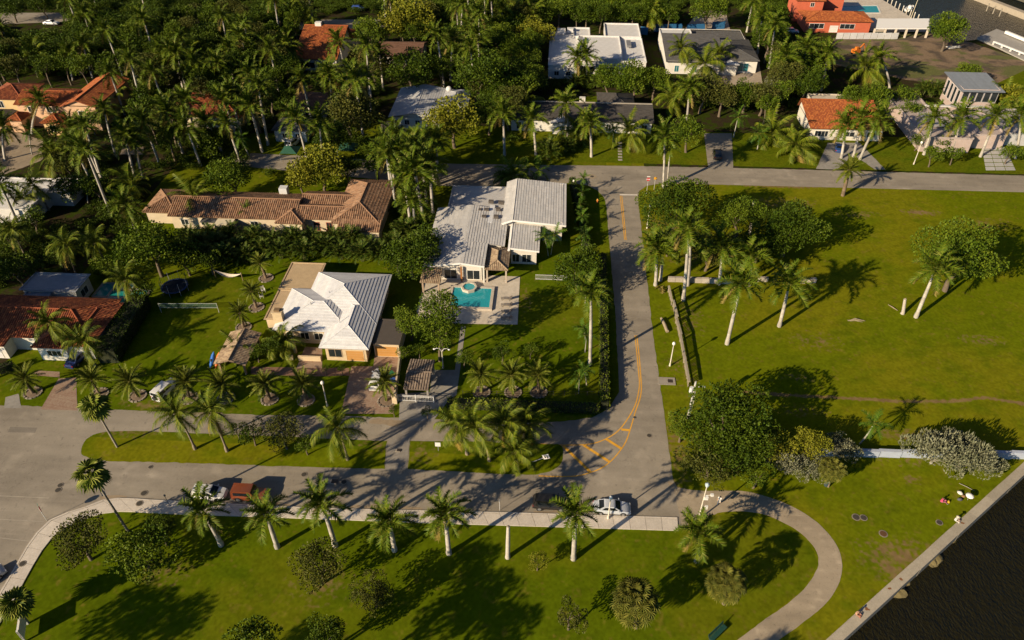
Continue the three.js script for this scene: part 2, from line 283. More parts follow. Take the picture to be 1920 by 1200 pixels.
// repairs and drifted sand on the asphalt
const patchMat = matte({ map: asphaltTex, color: lin(0.74, 0.75, 0.78) }), sandMat = conc(0.30, 0.235, 0.16);
for (const q of [[[610, 893], [650, 895], [652, 916], [611, 914]], [[1040, 905], [1085, 907], [1084, 916], [1040, 914]], [[20, 800], [70, 802], [66, 812], [14, 810]], [[1180, 455], [1196, 455], [1197, 466], [1180, 466]], [[430, 786], [470, 788], [468, 797], [430, 795]]]) sheet('road_repair', ragged(px(q), 0.05), 0.0155, patchMat);
for (const q of [[[655, 949], [700, 946], [780, 951], [800, 957], [655, 953]], [[497, 941], [540, 943], [552, 949], [497, 947]], [[1000, 957], [1090, 960], [1090, 964], [1000, 961]], [[190, 929], [235, 930], [240, 934], [190, 937]], [[700, 784], [760, 790], [745, 800], [690, 793]], [[1250, 900], [1264, 905], [1274, 922], [1258, 912]], [[300, 771], [420, 774], [410, 778], [300, 776]]]) sheet('sand_drift', ragged(px(q), 0.3, 0.4), 0.0175, sandMat);
// medians
const medianMat = lawnMat;
sheet('median_lawn', ragged([...smoothLine(px([[172, 861], [152, 852], [154, 837], [161, 824], [182, 813], [212, 809], [275, 809]]), 0.5), ...px([[312, 810], [480, 817], [670, 825], [725, 827], [721, 880], [480, 873], [350, 868], [200, 865]])], 0.14, 0.4), 0.03, medianMat, lawnUV);
sheet('median_lawn', ragged([...px([[769, 827], [900, 828], [1015, 832], [1045, 833]]), ...smoothLine(px([[1045, 833], [1054, 838], [1056, 852], [1054, 866], [1040, 880], [1008, 890]]), 0.5), ...px([[955, 889.5], [765, 880]])], 0.12, 0.4), 0.03, medianMat, lawnUV);
sheet('drain_strip', ragged(px([[733, 800], [790, 800], [768, 828], [762, 881], [722, 881], [727, 840]]), 0.06), 0.026, conc(0.27, 0.25, 0.225));
// drives and paths of the gardens
sheet('brick_drive', ragged(px([[659, 687], [700, 687], [703, 664], [752, 664], [748, 700], [742, 745], [737, 776], [640, 776], [644, 755]]), 0.05), 0.021, paverMat);
sheet('brick_drive', ragged(px([[110, 710], [143, 708], [145, 770], [76, 768]]), 0.05), 0.021, paverMat);
sheet('garden_path', ragged(px([[70, 695], [112, 697], [112, 708], [60, 703]]), 0.05), 0.008, paverMat);
sheet('garden_path', ragged(px([[470, 688], [655, 690], [655, 704], [590, 706], [470, 702]]), 0.1), 0.008, std({ map: brickTex, color: lin(0.75, 0.62, 0.58) }));
sheet('garden_path', ragged(px([[10, 745], [35, 738], [40, 766], [8, 765]]), 0.1), 0.021, padMat);
sheet('concrete_pad', px([[864, 612], [873, 612], [863, 690], [856, 740], [837, 756], [812, 790], [748, 788], [750, 738], [806, 735], [810, 694], [853, 694]]), 0.024, padMat);
sheet('pool_terrace', [[-22.3, 0, -110], [-5.2, 0, -109.6], [-4.9, 0, -96], [-22.3, 0, -95.4]], 0.05, deckMat);
sheet('side_path', px([[556, 690], [572, 650], [604, 652], [604, 690]]), 0.012, paverMat);
// plots of bare earth and lawns farther off
sheet('building_plot', ragged(px([[1560, 72], [1745, 60], [1815, 78], [1925, 114], [2150, 214], [2000, 190], [1700, 150], [1560, 120]]), 0.8, 2), 0.004, dirtMat);
sheet('canal_dock', px([[1640, -20], [1655, 0], [1712, 35], [1746, 43], [1745, 60], [1640, 60], [1560, 40], [1560, -20]]), 0.06, deckMat);
{ const far = tex(512, 256, (i, j) => { const f = fbm(i / 4, j / 4, 3), m = fbm(i / 40, j / 40, 3); return mix([0.06, 0.1, 0.003], [0.12, 0.125, 0.006], m).map((v) => v * (0.6 + 0.8 * f)); }); far.repeat.set(1 / 40, 1 / 20); const fm = matte({ map: far });
  sheet('front_lawns', [[-60, 0, -154.8], [160, 0, -154.8], [160, 0, -172], [-60, 0, -172]], 0.006, fm);
  sheet('back_lawn', px([[1840, 170], [1925, 130], [2100, 200], [2100, 300], [1890, 220]]), 0.008, fm);
  sheet('back_lawn', ragged(px([[1095, 182], [1150, 178], [1180, 195], [1090, 198]]), 0.4), 0.012, fm);
  sheet('back_lawn', ragged(px([[485, 255], [560, 250], [550, 300], [480, 300]]), 0.4), 0.004, fm);
  sheet('back_lawn', ragged(px([[780, 240], [930, 235], [950, 300], [800, 300]]), 0.4), 0.010, fm); }
sheet('far_street', px([[-120, 52], [40, 44], [260, 36], [260, 24], [40, 24], [-120, 26]]), 0.03, asphaltMat);
sheet('far_street', px([[520, 56], [610, 56], [760, 50], [760, 36], [610, 37], [520, 38]]), 0.03, asphaltMat);
sheet('gravel_court', ragged(px([[20, 245], [80, 262], [80, 300], [0, 330], [-20, 270]]), 0.5), 0.03, conc(0.3, 0.24, 0.17));
sheet('gravel_court', ragged(px([[230, 278], [270, 275], [268, 290], [225, 290]]), 0.4), 0.03, conc(0.3, 0.24, 0.17));
sheet('front_drive', px([[715, 228], [772, 226], [735, 300], [705, 302]]), 0.02, conc(0.2, 0.18, 0.16));
sheet('front_drive', px([[1320, 250], [1372, 250], [1375, 318], [1328, 316]]), 0.02, conc(0.28, 0.25, 0.21));
sheet('front_drive', ragged(px([[1552, 268], [1612, 268], [1660, 318], [1640, 318], [1600, 290], [1570, 318], [1530, 317]]), 0.1), 0.02, padMat);
sheet('court', px([[1270, 95], [1420, 95], [1430, 160], [1300, 165]]), 0.02, conc(0.4, 0.33, 0.26));
sheet('court', px([[1310, 20], [1360, 20], [1370, 60], [1280, 60]]), 0.02, conc(0.4, 0.33, 0.26));
{ // drive of pale slabs at the modern house
  const g = structure(new THREE.Group()); g.name = 'slab_drive'; scene.add(g);
  const a = W(1838, 262), b = W(1878, 262), c = W(1905, 320), d = W(1848, 320);
  for (let i = 0; i < 8; i++) for (let k = 0; k < 3; k++) { const q = (s, t) => mix(mix(a, b, s), mix(d, c, s), t); const s0 = k / 3 + 0.012, s1 = (k + 1) / 3 - 0.012, t0 = i / 8 + 0.012, t1 = (i + 1) / 8 - 0.012; const m = new GB(); const v = rr(0.42, 0.5); m.col = [v, v * 0.98, v * 0.96]; const up = (p) => [p[0], 0.06, p[2]]; m.quad(up(q(s0, t1)), up(q(s1, t1)), up(q(s1, t0)), up(q(s0, t0))); for (const [u, w] of [[q(s0, t1), q(s1, t1)], [q(s1, t1), q(s1, t0)], [q(s0, t0), q(s0, t1)]]) m.quad(u, w, up(w), up(u)); m.mesh('slab', vcGrain, g); }
}

// the pavement: kerb stones and slabs, each one laid singly
{
  const g = structure(new THREE.Group()); g.name = 'pavement'; scene.add(g);
  const walkIn = [[-25, 1210], [32, 1117], [60, 1065], [95, 1012], [122, 990], [152, 976], [185, 965], [217, 960], [245, 960], [280, 962], [345, 965], [480, 969.5], [620, 974.5], [872, 983.5], [957, 986], [1272, 995.5]];
  const A = smoothLine(px(walkOut), 0.3), B = smoothLine(px(walkIn), 0.3);
  const n = Math.floor(A.length * 0.3 / 2.05);
  const at = (L, t) => { const f = t * (L.length - 1), i = Math.min(L.length - 2, Math.floor(f)); return mix(L[i], L[i + 1], f - i); };
  const tone = () => { const v = rr(0.58, 0.68); return [v, v * 0.9, v * 0.78]; };
  const cb = (p, y) => [p[0], y, p[2]];
  const slab = (p, q, r, s, y) => { const m = new GB(); m.col = tone(); m.quad(cb(p, y), cb(q, y), cb(r, y), cb(s, y)); for (const [u, w] of [[p, q], [q, r], [r, s], [s, p]]) m.quad(cb(u, 0), cb(w, 0), cb(w, y), cb(u, y)); return m; };
  for (let i = 0; i < n; i++) {
    const t0 = i / n + 0.00022, t1 = (i + 1) / n - 0.00022;
    const a0 = at(A, t0), a1 = at(A, t1), b0 = at(B, t0), b1 = at(B, t1), k = 0.3 / 2.6;
    slab(mix(b0, a0, 1), mix(b1, a1, 1), mix(a1, b1, k - 0.012), mix(a0, b0, k - 0.012), 0.13 + rr(0, 0.004)).mesh('kerb_stone', vcGrain, g);
    slab(mix(a0, b0, k + 0.012), mix(a1, b1, k + 0.012), b1, b0, 0.115 + rr(0, 0.012)).mesh('slab', vcGrain, g);
  }
}
// painted lines
const yellowPaint = std({ color: lin(0.78, 0.40, 0.035), roughness: 0.7, map: concTex }), whitePaint = std({ color: lin(0.7, 0.66, 0.6), roughness: 0.7, map: concTex });
function stripe(name, pts, w, mat, y = 0.02, curve = true) {
  const L = curve && pts.length > 2 ? smoothLine(px(pts), 0.6) : px(pts); const g = new GB();
  for (let i = 0; i + 1 < L.length; i++) { const side = (k) => { const d = nrm(sub(L[Math.min(k + 1, L.length - 1)], L[Math.max(k - 1, 0)])); return [-d[2] * w / 2, 0, d[0] * w / 2]; }; const s0 = side(i), s1 = side(i + 1), up = [0, y, 0];
    g.quad(add(add(L[i], s0), up), add(add(L[i + 1], s1), up), add(sub(L[i + 1], s1), up), add(sub(L[i], s0), up)); }
  return structure(g.mesh(name, mat));
}
stripe('yellow_road_line', [[1163, 367], [1171.2, 450]], 0.15, yellowPaint); stripe('yellow_road_line', [[1166, 367], [1174, 450]], 0.15, yellowPaint);
stripe('white_stop_line', [[1162, 365], [1195, 365.5]], 0.5, whitePaint);
const YL = [[1190.5, 629], [1194, 662], [1197.5, 700], [1199, 720], [1196, 742], [1190, 762], [1177, 785], [1160, 807], [1140, 821], [1115, 831], [1092, 834], [1054, 834.5], [1012, 832.5]];
const YR = [[1194, 629], [1197.8, 662], [1201, 700], [1202.5, 730], [1200, 747], [1192, 770], [1187, 787], [1181, 807], [1174, 827], [1165, 842], [1145, 865], [1125, 879], [1107, 886], [1085, 892], [1050, 893.5], [1010, 892.5]];
stripe('yellow_road_line', YL, 0.16, yellowPaint); stripe('yellow_road_line', YR, 0.16, yellowPaint);
for (const b of [[[1165, 805.5], [1181, 807]], [[1136, 823], [1166, 842]], [[1094, 834.5], [1144, 867]], [[1056, 836], [1107, 885.5]]]) stripe('yellow_hatch_bar', b, 0.42, yellowPaint, 0.026);
for (const b of [[[-40, 928], [92, 934]], [[-40, 972], [82, 978]], [[-40, 1004], [56, 1015]]]) stripe('white_bay_line', b, 0.09, std({ color: lin(0.42, 0.38, 0.32), map: concTex }));

// sea wall: cast cap stones end to end
{
  const g = structure(new THREE.Group()); g.name = 'sea_wall'; scene.add(g);
  const len = Math.hypot(...sub(S1, S0)), n = Math.round(len / 4.2);
  for (let i = 0; i < n; i++) {
    const a = add(S0, wd, i * len / n + 0.008), b = add(S0, wd, (i + 1) * len / n - 0.008), o = rr(-0.012, 0.012), y = 0.22 + rr(-0.006, 0.006); const m = new GB(); const v = rr(0.36, 0.46); m.col = [v, v * 0.88, v * 0.68];
    const P = (e, s, h) => { const q = add(e, waterSide, s + o); return [q[0], h, q[2]]; };
    const T = [P(a, 0.03, y), P(b, 0.03, y), P(b, 1.12, y), P(a, 1.12, y)], Bm = [P(a, 0, y - 0.03), P(b, 0, y - 0.03), P(b, 1.15, y - 0.03), P(a, 1.15, y - 0.03)], D = [P(a, 0, -0.5), P(b, 0, -0.5), P(b, 1.15, -2), P(a, 1.15, -2)];
    m.quad(...T); for (let k = 0; k < 4; k++) { const l = (k + 1) % 4; m.quad(Bm[k], Bm[l], T[l], T[k]); m.quad(D[k], D[l], Bm[l], Bm[k]); }
    m.mesh('cap_stone', vcGrain, g);
    if (rnd() < 0.35) { const r = new GB(); r.col = [0.20, 0.085, 0.03]; const c = P(mix(a, b, rr(.2, .8)), 0.5, y + 0.004), k = 9, rad = Array.from({ length: k }, () => rr(0.12, 0.34)); for (let q = 0; q < k; q++) { const e = (t) => [c[0] + Math.cos(t / k * 6.283) * rad[t % k], c[1], c[2] + Math.sin(t / k * 6.283) * rad[t % k] * 0.8]; r.tri(c, e(q + 1), e(q)); } r.mesh('rust_stain', vc, g); }
  }
}

// ---------- vegetation ----------
const leafMat = (k = 0.25) => new THREE.MeshPhysicalMaterial({ vertexColors: true, roughness: 0.55, specularIntensity: 0.22, side: THREE.DoubleSide });
const frondMat = leafMat(), crownMat = leafMat();
const barkMat = std({ vertexColors: true, map: grain, roughness: 0.95 });
// a feather frond leaving the origin along +x
function frondGeo({ L, el, droop, leaf, n = 17, v = 0.35, wide = 0.85, c0, c1, hang = 0.25, curl = 0 }) {
  const g = new GB(), pts = [], tone = rnd(); let p = [0, 0, 0], a = el, side = 0; const S = 7;
  for (let i = 0; i <= S; i++) { pts.push(p); const t = i / S; p = [p[0] + Math.cos(a) * Math.cos(side) * L / S, p[1] + Math.sin(a) * L / S, p[2] + Math.cos(a) * Math.sin(side) * L / S]; a -= droop * (0.35 + 1.2 * t) / S; side += curl / S; }
  const at = (t) => { const f = t * S, i = Math.min(S - 1, Math.floor(f)); return mix(pts[i], pts[i + 1], f - i); };
  g.col = mix(c0, [0.25, 0.22, 0.05], 0.45);
  for (let i = 0; i < S; i += 2) { const j = Math.min(S, i + 2), w = 0.055 * (1 - i / S) + 0.012; g.quad(add(pts[i], [0, 0, w]), add(pts[i], [0, 0, -w]), add(pts[j], [0, 0, -w * 0.7]), add(pts[j], [0, 0, w * 0.7])); }
  for (let k = 0; k < n; k++) {
    const t = 0.12 + 0.88 * (k + 0.5) / n, b = at(t), d = nrm(sub(at(Math.min(1, t + 0.06)), at(Math.max(0, t - 0.06))));
    const len = leaf * (0.45 + 0.75 * Math.sin(Math.PI * Math.min(1, 0.18 + 0.78 * t))) * rr(0.85, 1.12);
    for (const s of [-1, 1]) {
      const up = [-d[1], d[0], 0]; let dir = nrm([d[0] * (0.45 + 0.5 * t) + up[0] * v * rr(0.2, 1.6), d[1] * (0.45 + 0.5 * t) + up[1] * v * rr(0.2, 1.6), s]);
      const w = L / n * wide, tip = add(add(b, dir, len), [0, -hang * len * rr(0.6, 1.4), 0]);
      g.col = mix(mix(c0, c1, rnd() * rnd() * 0.9 + 0.1 * tone), [0.22, 0.2, 0.05], rnd() < 0.08 ? 0.5 : 0);
      g.tri(add(b, d, -w / 2), add(b, d, w / 2), tip);
    }
  }
  return g.geo();
}
function fanGeo({ pet, R, el, c0, c1, n = 13, hang = 0.25, fold = 0.15, w = 0.17 }) { // a fan leaf on its stalk
  const g = new GB(), e = [Math.cos(el) * pet, Math.sin(el) * pet, 0], d = [Math.cos(el - fold), Math.sin(el - fold), 0], u = [-d[1], d[0], 0];
  g.col = mix(c0, [0.2, 0.18, 0.05], 0.4); g.quad([0, 0, 0.03], [0, 0, -0.03], add(e, [0, 0, -0.02]), add(e, [0, 0, 0.02]));
  for (let k = 0; k < n; k++) { const a = (k / (n - 1) - 0.5) * 4.3, r = R * (0.75 + 0.3 * Math.cos(a * 0.6)) * rr(0.88, 1.1);
    const q = (t, rad, lift) => add(add([e[0] + d[0] * Math.cos(t) * rad, e[1] + d[1] * Math.cos(t) * rad, Math.sin(t) * rad], u, lift), [0, -hang * rad * rad / R, 0]);
    g.col = mix(c0, c1, rnd()); g.tri(e, q(a - w, r * 0.62, 0.07), q(a, r, 0)); g.tri(e, q(a, r, 0), q(a + w, r * 0.62, 0.02)); }
  return g.geo();
}
const deg = Math.PI / 180;
const KIND = {
  royal: { L: 3.4, leaf: 0.8, n: 28, wide: 1.3, els: [80, 70, 57, 42, 24, 2, -26], droop: [0.9, 1.3, 1.6, 1.9, 2.0, 1.7, 1.1], count: 22, c0: [0.040, 0.080, 0.004], c1: [0.15, 0.165, 0.010], v: 0.8, hang: 0.3 },
  coco: { L: 3.7, leaf: 0.85, n: 30, wide: 0.95, els: [82, 66, 50, 34, 14, -14, -44], droop: [0.9, 1.4, 1.8, 2.0, 2.0, 1.5, 0.8], count: 21, c0: [0.050, 0.085, 0.004], c1: [0.20, 0.20, 0.014], v: 0.05, hang: 0.5 },
  date: { L: 2.6, leaf: 0.46, n: 24, els: [82, 66, 48, 30, 10, -14, -40], droop: [0.35, 0.6, 0.8, 0.95, 0.95, 0.8, 0.5], count: 34, c0: [0.060, 0.090, 0.008], c1: [0.21, 0.20, 0.022], v: 0.45, wide: 1.05, hang: 0.05 },
  small: { L: 1.9, leaf: 0.5, n: 13, els: [75, 58, 40, 20, 0, -25, -40], droop: [0.6, 1, 1.3, 1.5, 1.5, 1.2, 0.8], count: 11, c0: [0.035, 0.085, 0.006], c1: [0.10, 0.15, 0.014], v: 0.4, hang: 0.3 },
  areca: { L: 2.9, leaf: 0.6, n: 15, els: [84, 76, 68, 60, 50, 40, 28], droop: [0.7, 1.0, 1.3, 1.5, 1.7, 1.8, 1.8], count: 26, c0: [0.032, 0.066, 0.006], c1: [0.10, 0.115, 0.014], v: 0.5, hang: 0.25 },
  fan: { fan: true, pet: 0.8, R: 0.95, fold: 0.4, els: [80, 58, 36, 14, -10, -36, -60], count: 30, c0: [0.07, 0.115, 0.008], c1: [0.25, 0.26, 0.045] },
  sabal: { fan: true, pet: 1.6, R: 0.66, els: [85, 62, 40, 16, -8, -34, -60], count: 150, c0: [0.06, 0.078, 0.012], c1: [0.20, 0.19, 0.035], n: 11, hang: 0.2, fold: 0.8, w: 0.11 },
};
for (const k of Object.keys(KIND)) { const K = KIND[k]; K.geos = K.els.map((e, i) => [0, 1].map(() => K.fan ? fanGeo({ ...K, el: e * deg }) : frondGeo({ ...K, el: e * deg, droop: K.droop[i] * rr(0.9, 1.15), curl: rr(-0.45, 0.45) }))); }
KIND.royal.dead = frondGeo({ ...KIND.royal, el: -50 * deg, droop: 0.7, c0: [0.16, 0.12, 0.03], c1: [0.26, 0.2, 0.06] });
KIND.coco.dead = frondGeo({ ...KIND.coco, el: -62 * deg, droop: 0.5, c0: [0.2, 0.14, 0.03], c1: [0.3, 0.22, 0.05] });
// where each frond of a crown points: golden-angle turns, wind from the east sweeps them west
function crownPlan(kind, wind = 0.22) {
  const K = KIND[kind], out = [];
  for (let i = 0; i < K.count; i++) {
    const t = (i + 0.5) / K.count; let lvl = Math.min(6, Math.max(0, Math.round((K.fan && kind === 'sabal' ? t : t ** 0.85) * 6.4 + rr(-0.5, 0.4) - 0.2)));
    const m = new THREE.Matrix4().makeRotationY(i * 2.39996 + rr(-0.25, 0.25));
    const q = new THREE.Matrix4().makeRotationZ(wind * rr(0.4, 1.5)), sc = rr(0.86, 1.12);
    m.premultiply(q).scale(V(sc, sc, sc)); out.push([K.geos[lvl][i & 1], m, lvl]);
  }
  if (K.dead) for (let i = 0; i < 2; i++) out.push([K.dead, new THREE.Matrix4().makeRotationY(rr(0, 6.28)), 7]);
  return out;
}
const PLANS = {}, CROWNS = {};
function plan(kind, i) { const P = PLANS[kind] ??= Array.from({ length: 5 }, () => crownPlan(kind, kind === 'sabal' || kind === 'areca' ? 0.03 : kind === 'date' ? 0.06 : 0.24)); return P[i % 5]; }
function crownOf(kind, i) { const C = CROWNS[kind] ??= []; return C[i % 5] ??= (() => { const g = new GB(), P = []; for (const [f, m] of plan(kind, i)) { const h = f.clone().applyMatrix4(m), n = h.attributes.position.count; for (let k = 0; k < n * 3; k++) { g.p.push(h.attributes.position.array[k]); g.n.push(h.attributes.normal.array[k]); g.c.push(h.attributes.color.array[k]); } } return g.geo(); })(); }
let palmNo = 0;
const PNAME = { royal: 'royal_palm', coco: 'coconut_palm', date: 'date_palm', small: 'slender_palm', fan: 'fan_palm', sabal: 'shaggy_fan_palm' };
function palm(kind, bx, by, tx, ty, label, group, o = {}) {
  const [b, t] = upright(bx, by, tx, ty); return palmAt(kind, b, t, label, group, o);
}
function palmAt(kind, b, t, label, group, o = {}) {
  const n = palmNo++, s = o.s ?? rr(0.92, 1.08), root = thing(PNAME[kind], label, 'palm tree', b, 0, group), d = sub(t, b), h = Math.max(0.8, d[1]);
  d[1] = h;
  const bend = o.bend ?? 0.35, P = [], R = [], N = o.far ? 6 : 14, r0 = o.r ?? { royal: 0.25, coco: 0.17, date: 0.27, small: 0.09, fan: 0.17, sabal: 0.25 }[kind];
  for (let i = 0; i <= N; i++) { const f = i / N, k = f * (1 - bend) + f * f * bend; P.push([d[0] * k + Math.sin(f * 3.1) * 0.05 * h * (o.kink ?? 0), h * f, d[2] * k]); R.push(r0 * (kind === 'royal' ? (1 - 0.35 * f + 0.16 * Math.sin(f * Math.PI) + (f < 0.1 ? 0.3 : 0)) : kind === 'coco' ? (1 - 0.35 * f + (f < 0.1 ? 0.6 : 0)) : kind === 'date' ? 1 - 0.15 * f : 1 - 0.3 * f)); }
  const tc = { royal: [0.50, 0.46, 0.40], coco: [0.27, 0.22, 0.165], date: [0.23, 0.165, 0.105], small: [0.42, 0.40, 0.34], fan: [0.33, 0.29, 0.235], sabal: [0.26, 0.2, 0.13] }[kind];
  P[0] = add(P[0], [0, -0.1, 0]);
  const g = new GB(); g.tube(P, R, 7, true, () => { const k = rr(0.72, 1.1); return tc.map((v) => v * k); }); g.mesh('trunk', barkMat, root);
  const dir = nrm(sub(P[N], P[N - 1])); let top = P[N];
  if (kind === 'royal' || kind === 'small') { const c = new GB(), l = (kind === 'royal' ? 1.25 : 0.5) * s; c.col = [0.075, 0.13, 0.025]; c.tube([top, add(top, dir, l * 0.3), add(top, dir, l)], [R[N] * 0.98, R[N] * 1.15, R[N] * 0.5], 7); c.mesh('crownshaft', frondMat, root); top = add(top, dir, l * 0.86); }
  const tilt = new THREE.Matrix4().makeRotationFromQuaternion(new THREE.Quaternion().setFromUnitVectors(V(0, 1, 0), V(...nrm([dir[0] * 0.8, 1, dir[2] * 0.8])))).setPosition(...top);
  tilt.multiply(new THREE.Matrix4().makeRotationY(kind === 'royal' || kind === 'coco' ? rr(-0.5, 0.5) : n * 1.7)).scale(V(s, s, s));
  if (o.far) { const m = part('crown', crownOf(kind, n), frondMat, root); m.applyMatrix4(tilt); }
  else for (const [f, m, lvl] of plan(kind, n)) { if (lvl === 7 && n % 2) continue; const q = part(lvl === 7 ? 'dead_frond' : KIND[kind].fan ? 'fan_leaf' : 'frond', f, frondMat, root); q.applyMatrix4(m.clone().premultiply(tilt)); }
  if (kind === 'coco' && !o.far) for (let i = 0; i < 5; i++) { const c = new GB(); c.col = [0.16, 0.15, 0.03]; const a = i * 1.3; c.ball(add(top, [Math.cos(a) * 0.28, -0.2, Math.sin(a) * 0.28]), 0.13, 0.16, 0.13, 5, 4); c.mesh('coconut', vc, root); }
  if (o.ring) { // mulch bed edged with stones
    const m = new GB(); m.col = [0.20, 0.145, 0.10]; m.lathe([0, 0, 0], [[0, 0.12], [0.7, 0.1], [1.15, 0.045], [1.2, 0.01]].map(([r, y]) => [r, y]).reverse(), 12); m.mesh('mulch_bed', vcGrain, root);
    for (let i = 0; i < 14; i++) { const a = i / 14 * 6.283, c = new GB(), v = rr(0.22, 0.38); c.col = [v, v * 0.85, v * 0.68]; c.box(Math.cos(a) * 1.22, 0.07, Math.sin(a) * 1.22, 0.22, rr(0.14, 0.22), rr(0.34, 0.46), -a, rr(-0.1, 0.1)); c.mesh('edging_stone', vcGrain, root); }
  }
  return root;
}
// leafy crowns: leaf sprays spread over and inside many uneven lobes
function leafCrown(r, { leaf = 0.34, cols, dens = 1, flat = 0.78, lobes = 12, spiky = 0, open = 0, elong = 1 }) {
  const g = new GB(), L = [];
  for (let i = 0; i < lobes; i++) { const a = i * 2.39996 + rr(-0.4, 0.4), y = rr(-0.45, 0.95), q = Math.sqrt(Math.max(0, 1 - y * y * 0.8)) * rr(0.35, 0.92); L.push([Math.cos(a) * q * r, y * r * flat * 0.72, Math.sin(a) * q * r, rr(0.20, 0.50) * r, rnd()]); }
  L.push([0, 0, 0, 0.62 * r, 0.5]);
  const area = L.reduce((s, l) => s + l[3] * l[3], 0) * 12.57, n = Math.round(area / (leaf * leaf) * 0.62 * dens);
  for (let i = 0; i < n; i++) {
    let w = rnd() * area / 12.57, l = L[0]; for (const q of L) { w -= q[3] * q[3]; if (w <= 0) { l = q; break; } }
    const y = rr(-0.75, 1), a = rr(0, 6.283), s = Math.sqrt(1 - y * y), nd = [Math.cos(a) * s, y, Math.sin(a) * s];
    const rad = l[3] * (rnd() < 0.72 ? rr(0.86, 1.08) : rr(0.45, 0.9)), c = [l[0] + nd[0] * rad, l[1] + nd[1] * rad * flat, l[2] + nd[2] * rad];
    if (open && fbm(c[0] * 0.9 + 50, c[2] * 0.9 + c[1] * 0.7 + 50, 2) < open) continue;
    g.col = mix(mix(cols[0], cols[1], rnd()), cols[2] ?? cols[1], l[4] * rnd());
    const tilt = spiky ? nrm([nd[0] * 0.5 + rr(-0.5, 0.5), 1, nd[2] * 0.5 + rr(-0.5, 0.5)]) : nrm([nd[0] + rr(-0.8, 0.8), nd[1] * 0.6 + rr(-0.5, 0.8), nd[2] + rr(-0.8, 0.8)]);
    const u = nrm(cross(tilt, [rr(-1, 1), rr(-1, 1), rr(-1, 1)])), k = leaf * rr(0.7, 1.35), e = elong;
    const tip = add(c, tilt, k * e), b1 = add(add(c, tilt, k * 0.35 * e), u, k * (spiky ? 0.3 : 0.45)), b2 = add(add(c, tilt, k * 0.35 * e), u, -k * (spiky ? 0.3 : 0.45));
    g.tri(c, b1, tip); g.tri(c, tip, b2);
    if (!spiky && i % 2) { const w2 = nrm(cross(tilt, u)), t2 = add(add(c, w2, k * 0.9), tilt, k * 0.3); g.tri(c, add(c, u, k * 0.4), t2); }
  }
  return g.geo();
}
const PAL = {
  dark: [[0.020, 0.044, 0.003], [0.058, 0.094, 0.006], [0.095, 0.128, 0.008]],
  mid: [[0.032, 0.066, 0.004], [0.090, 0.136, 0.008], [0.14, 0.178, 0.012]],
  yellow: [[0.085, 0.105, 0.008], [0.19, 0.20, 0.014], [0.25, 0.23, 0.02]],
  olive: [[0.036, 0.050, 0.008], [0.085, 0.094, 0.016], [0.125, 0.12, 0.024]],
  silver: [[0.085, 0.095, 0.05], [0.20, 0.205, 0.125], [0.26, 0.26, 0.17]],
};
const BANK = {};
function crownGeo(kind, r, v, fine = false) {
  const size = kind === 'silver' ? 2.4 : r < 2.2 ? 1.6 : r < 3.9 ? 3 : 5, key = kind + size + '_' + (v % 3) + fine;
  return [BANK[key] ??= leafCrown(size, { cols: PAL[kind], leaf: kind === 'silver' ? 0.2 : (size < 2 ? 0.18 : size < 4 ? 0.27 : 0.34) * (fine ? 0.74 : 1), lobes: size < 2 ? 9 : size < 4 ? 13 : 18, spiky: kind === 'silver' ? 1 : 0, elong: kind === 'silver' ? 1.7 : 1, open: kind === 'olive' ? 0.33 : kind === 'yellow' ? 0.32 : 0.3, dens: kind === 'silver' ? 1.3 : 1 }), size];
}
let treeNo = 0;
function treeAt(kind, x, z, r, hc, label, group, o = {}) {
  const n = treeNo++, root = thing(o.name ?? (r < 1.6 ? 'shrub' : 'leafy_tree'), label, r < 1.6 && !o.name ? 'shrub' : o.cat ?? 'tree', [x, 0, z], 0, group);
  const [g, size] = crownGeo(kind, r, n + (o.v ?? 0), o.fine), s = r / size;
  const t = new GB(), k = Math.max(0.06, r * 0.055), base = Math.max(0.3, hc - r * 0.55); const wob = () => rr(-0.12, 0.12) * r;
  t.col = o.bark ?? [0.15, 0.115, 0.08]; const mid = [wob(), base, wob()];
  t.tube([[0, -0.1, 0], [wob() * 0.5, base * 0.5, wob() * 0.5], mid], [k * 1.5, k * 1.1, k * 0.9], 7);
  t.mesh('trunk', barkMat, root);
  for (let i = 0; i < 4; i++) { const a = i * 1.57 + rr(-0.5, 0.5), q = r * rr(0.4, 0.65), l = new GB(); l.col = t.col; l.tube([mid, [mid[0] + Math.cos(a) * q * 0.5, hc - r * 0.15, mid[2] + Math.sin(a) * q * 0.5], [Math.cos(a) * q, hc + r * rr(0, 0.3), Math.sin(a) * q]], [k * 0.7, k * 0.5, k * 0.2], 5, false); l.mesh('limb', barkMat, root); }
  const c = part('crown', g, crownMat, root); c.position.set(0, hc, 0); c.rotation.y = n * 2.1; c.scale.set(s * rr(0.92, 1.1), s * (o.tall ?? 1) * rr(0.9, 1.08), s * rr(0.92, 1.1));
  return root;
}
function tree(kind, cx, cy, rpx, label, group, o = {}) { // crown centre and radius in the photograph; height from its usual shape
  let r = rpx / ppm(cx, cy, 4); const hc = o.hc ?? r * (o.k ?? 0.95) + (o.clear ?? 0.8), c = W(cx, cy, hc); r = rpx / ppm(cx, cy, hc); if (cy > 560 || (cy > 360 && cx > 1200)) o = { ...o, fine: true }; return treeAt(kind, c[0], c[2], r, hc, label, group, o);
}
function areca(bx, by, s, label, group) { const b = W(bx, by); return arecaAt(b[0], b[2], s, label, group); }
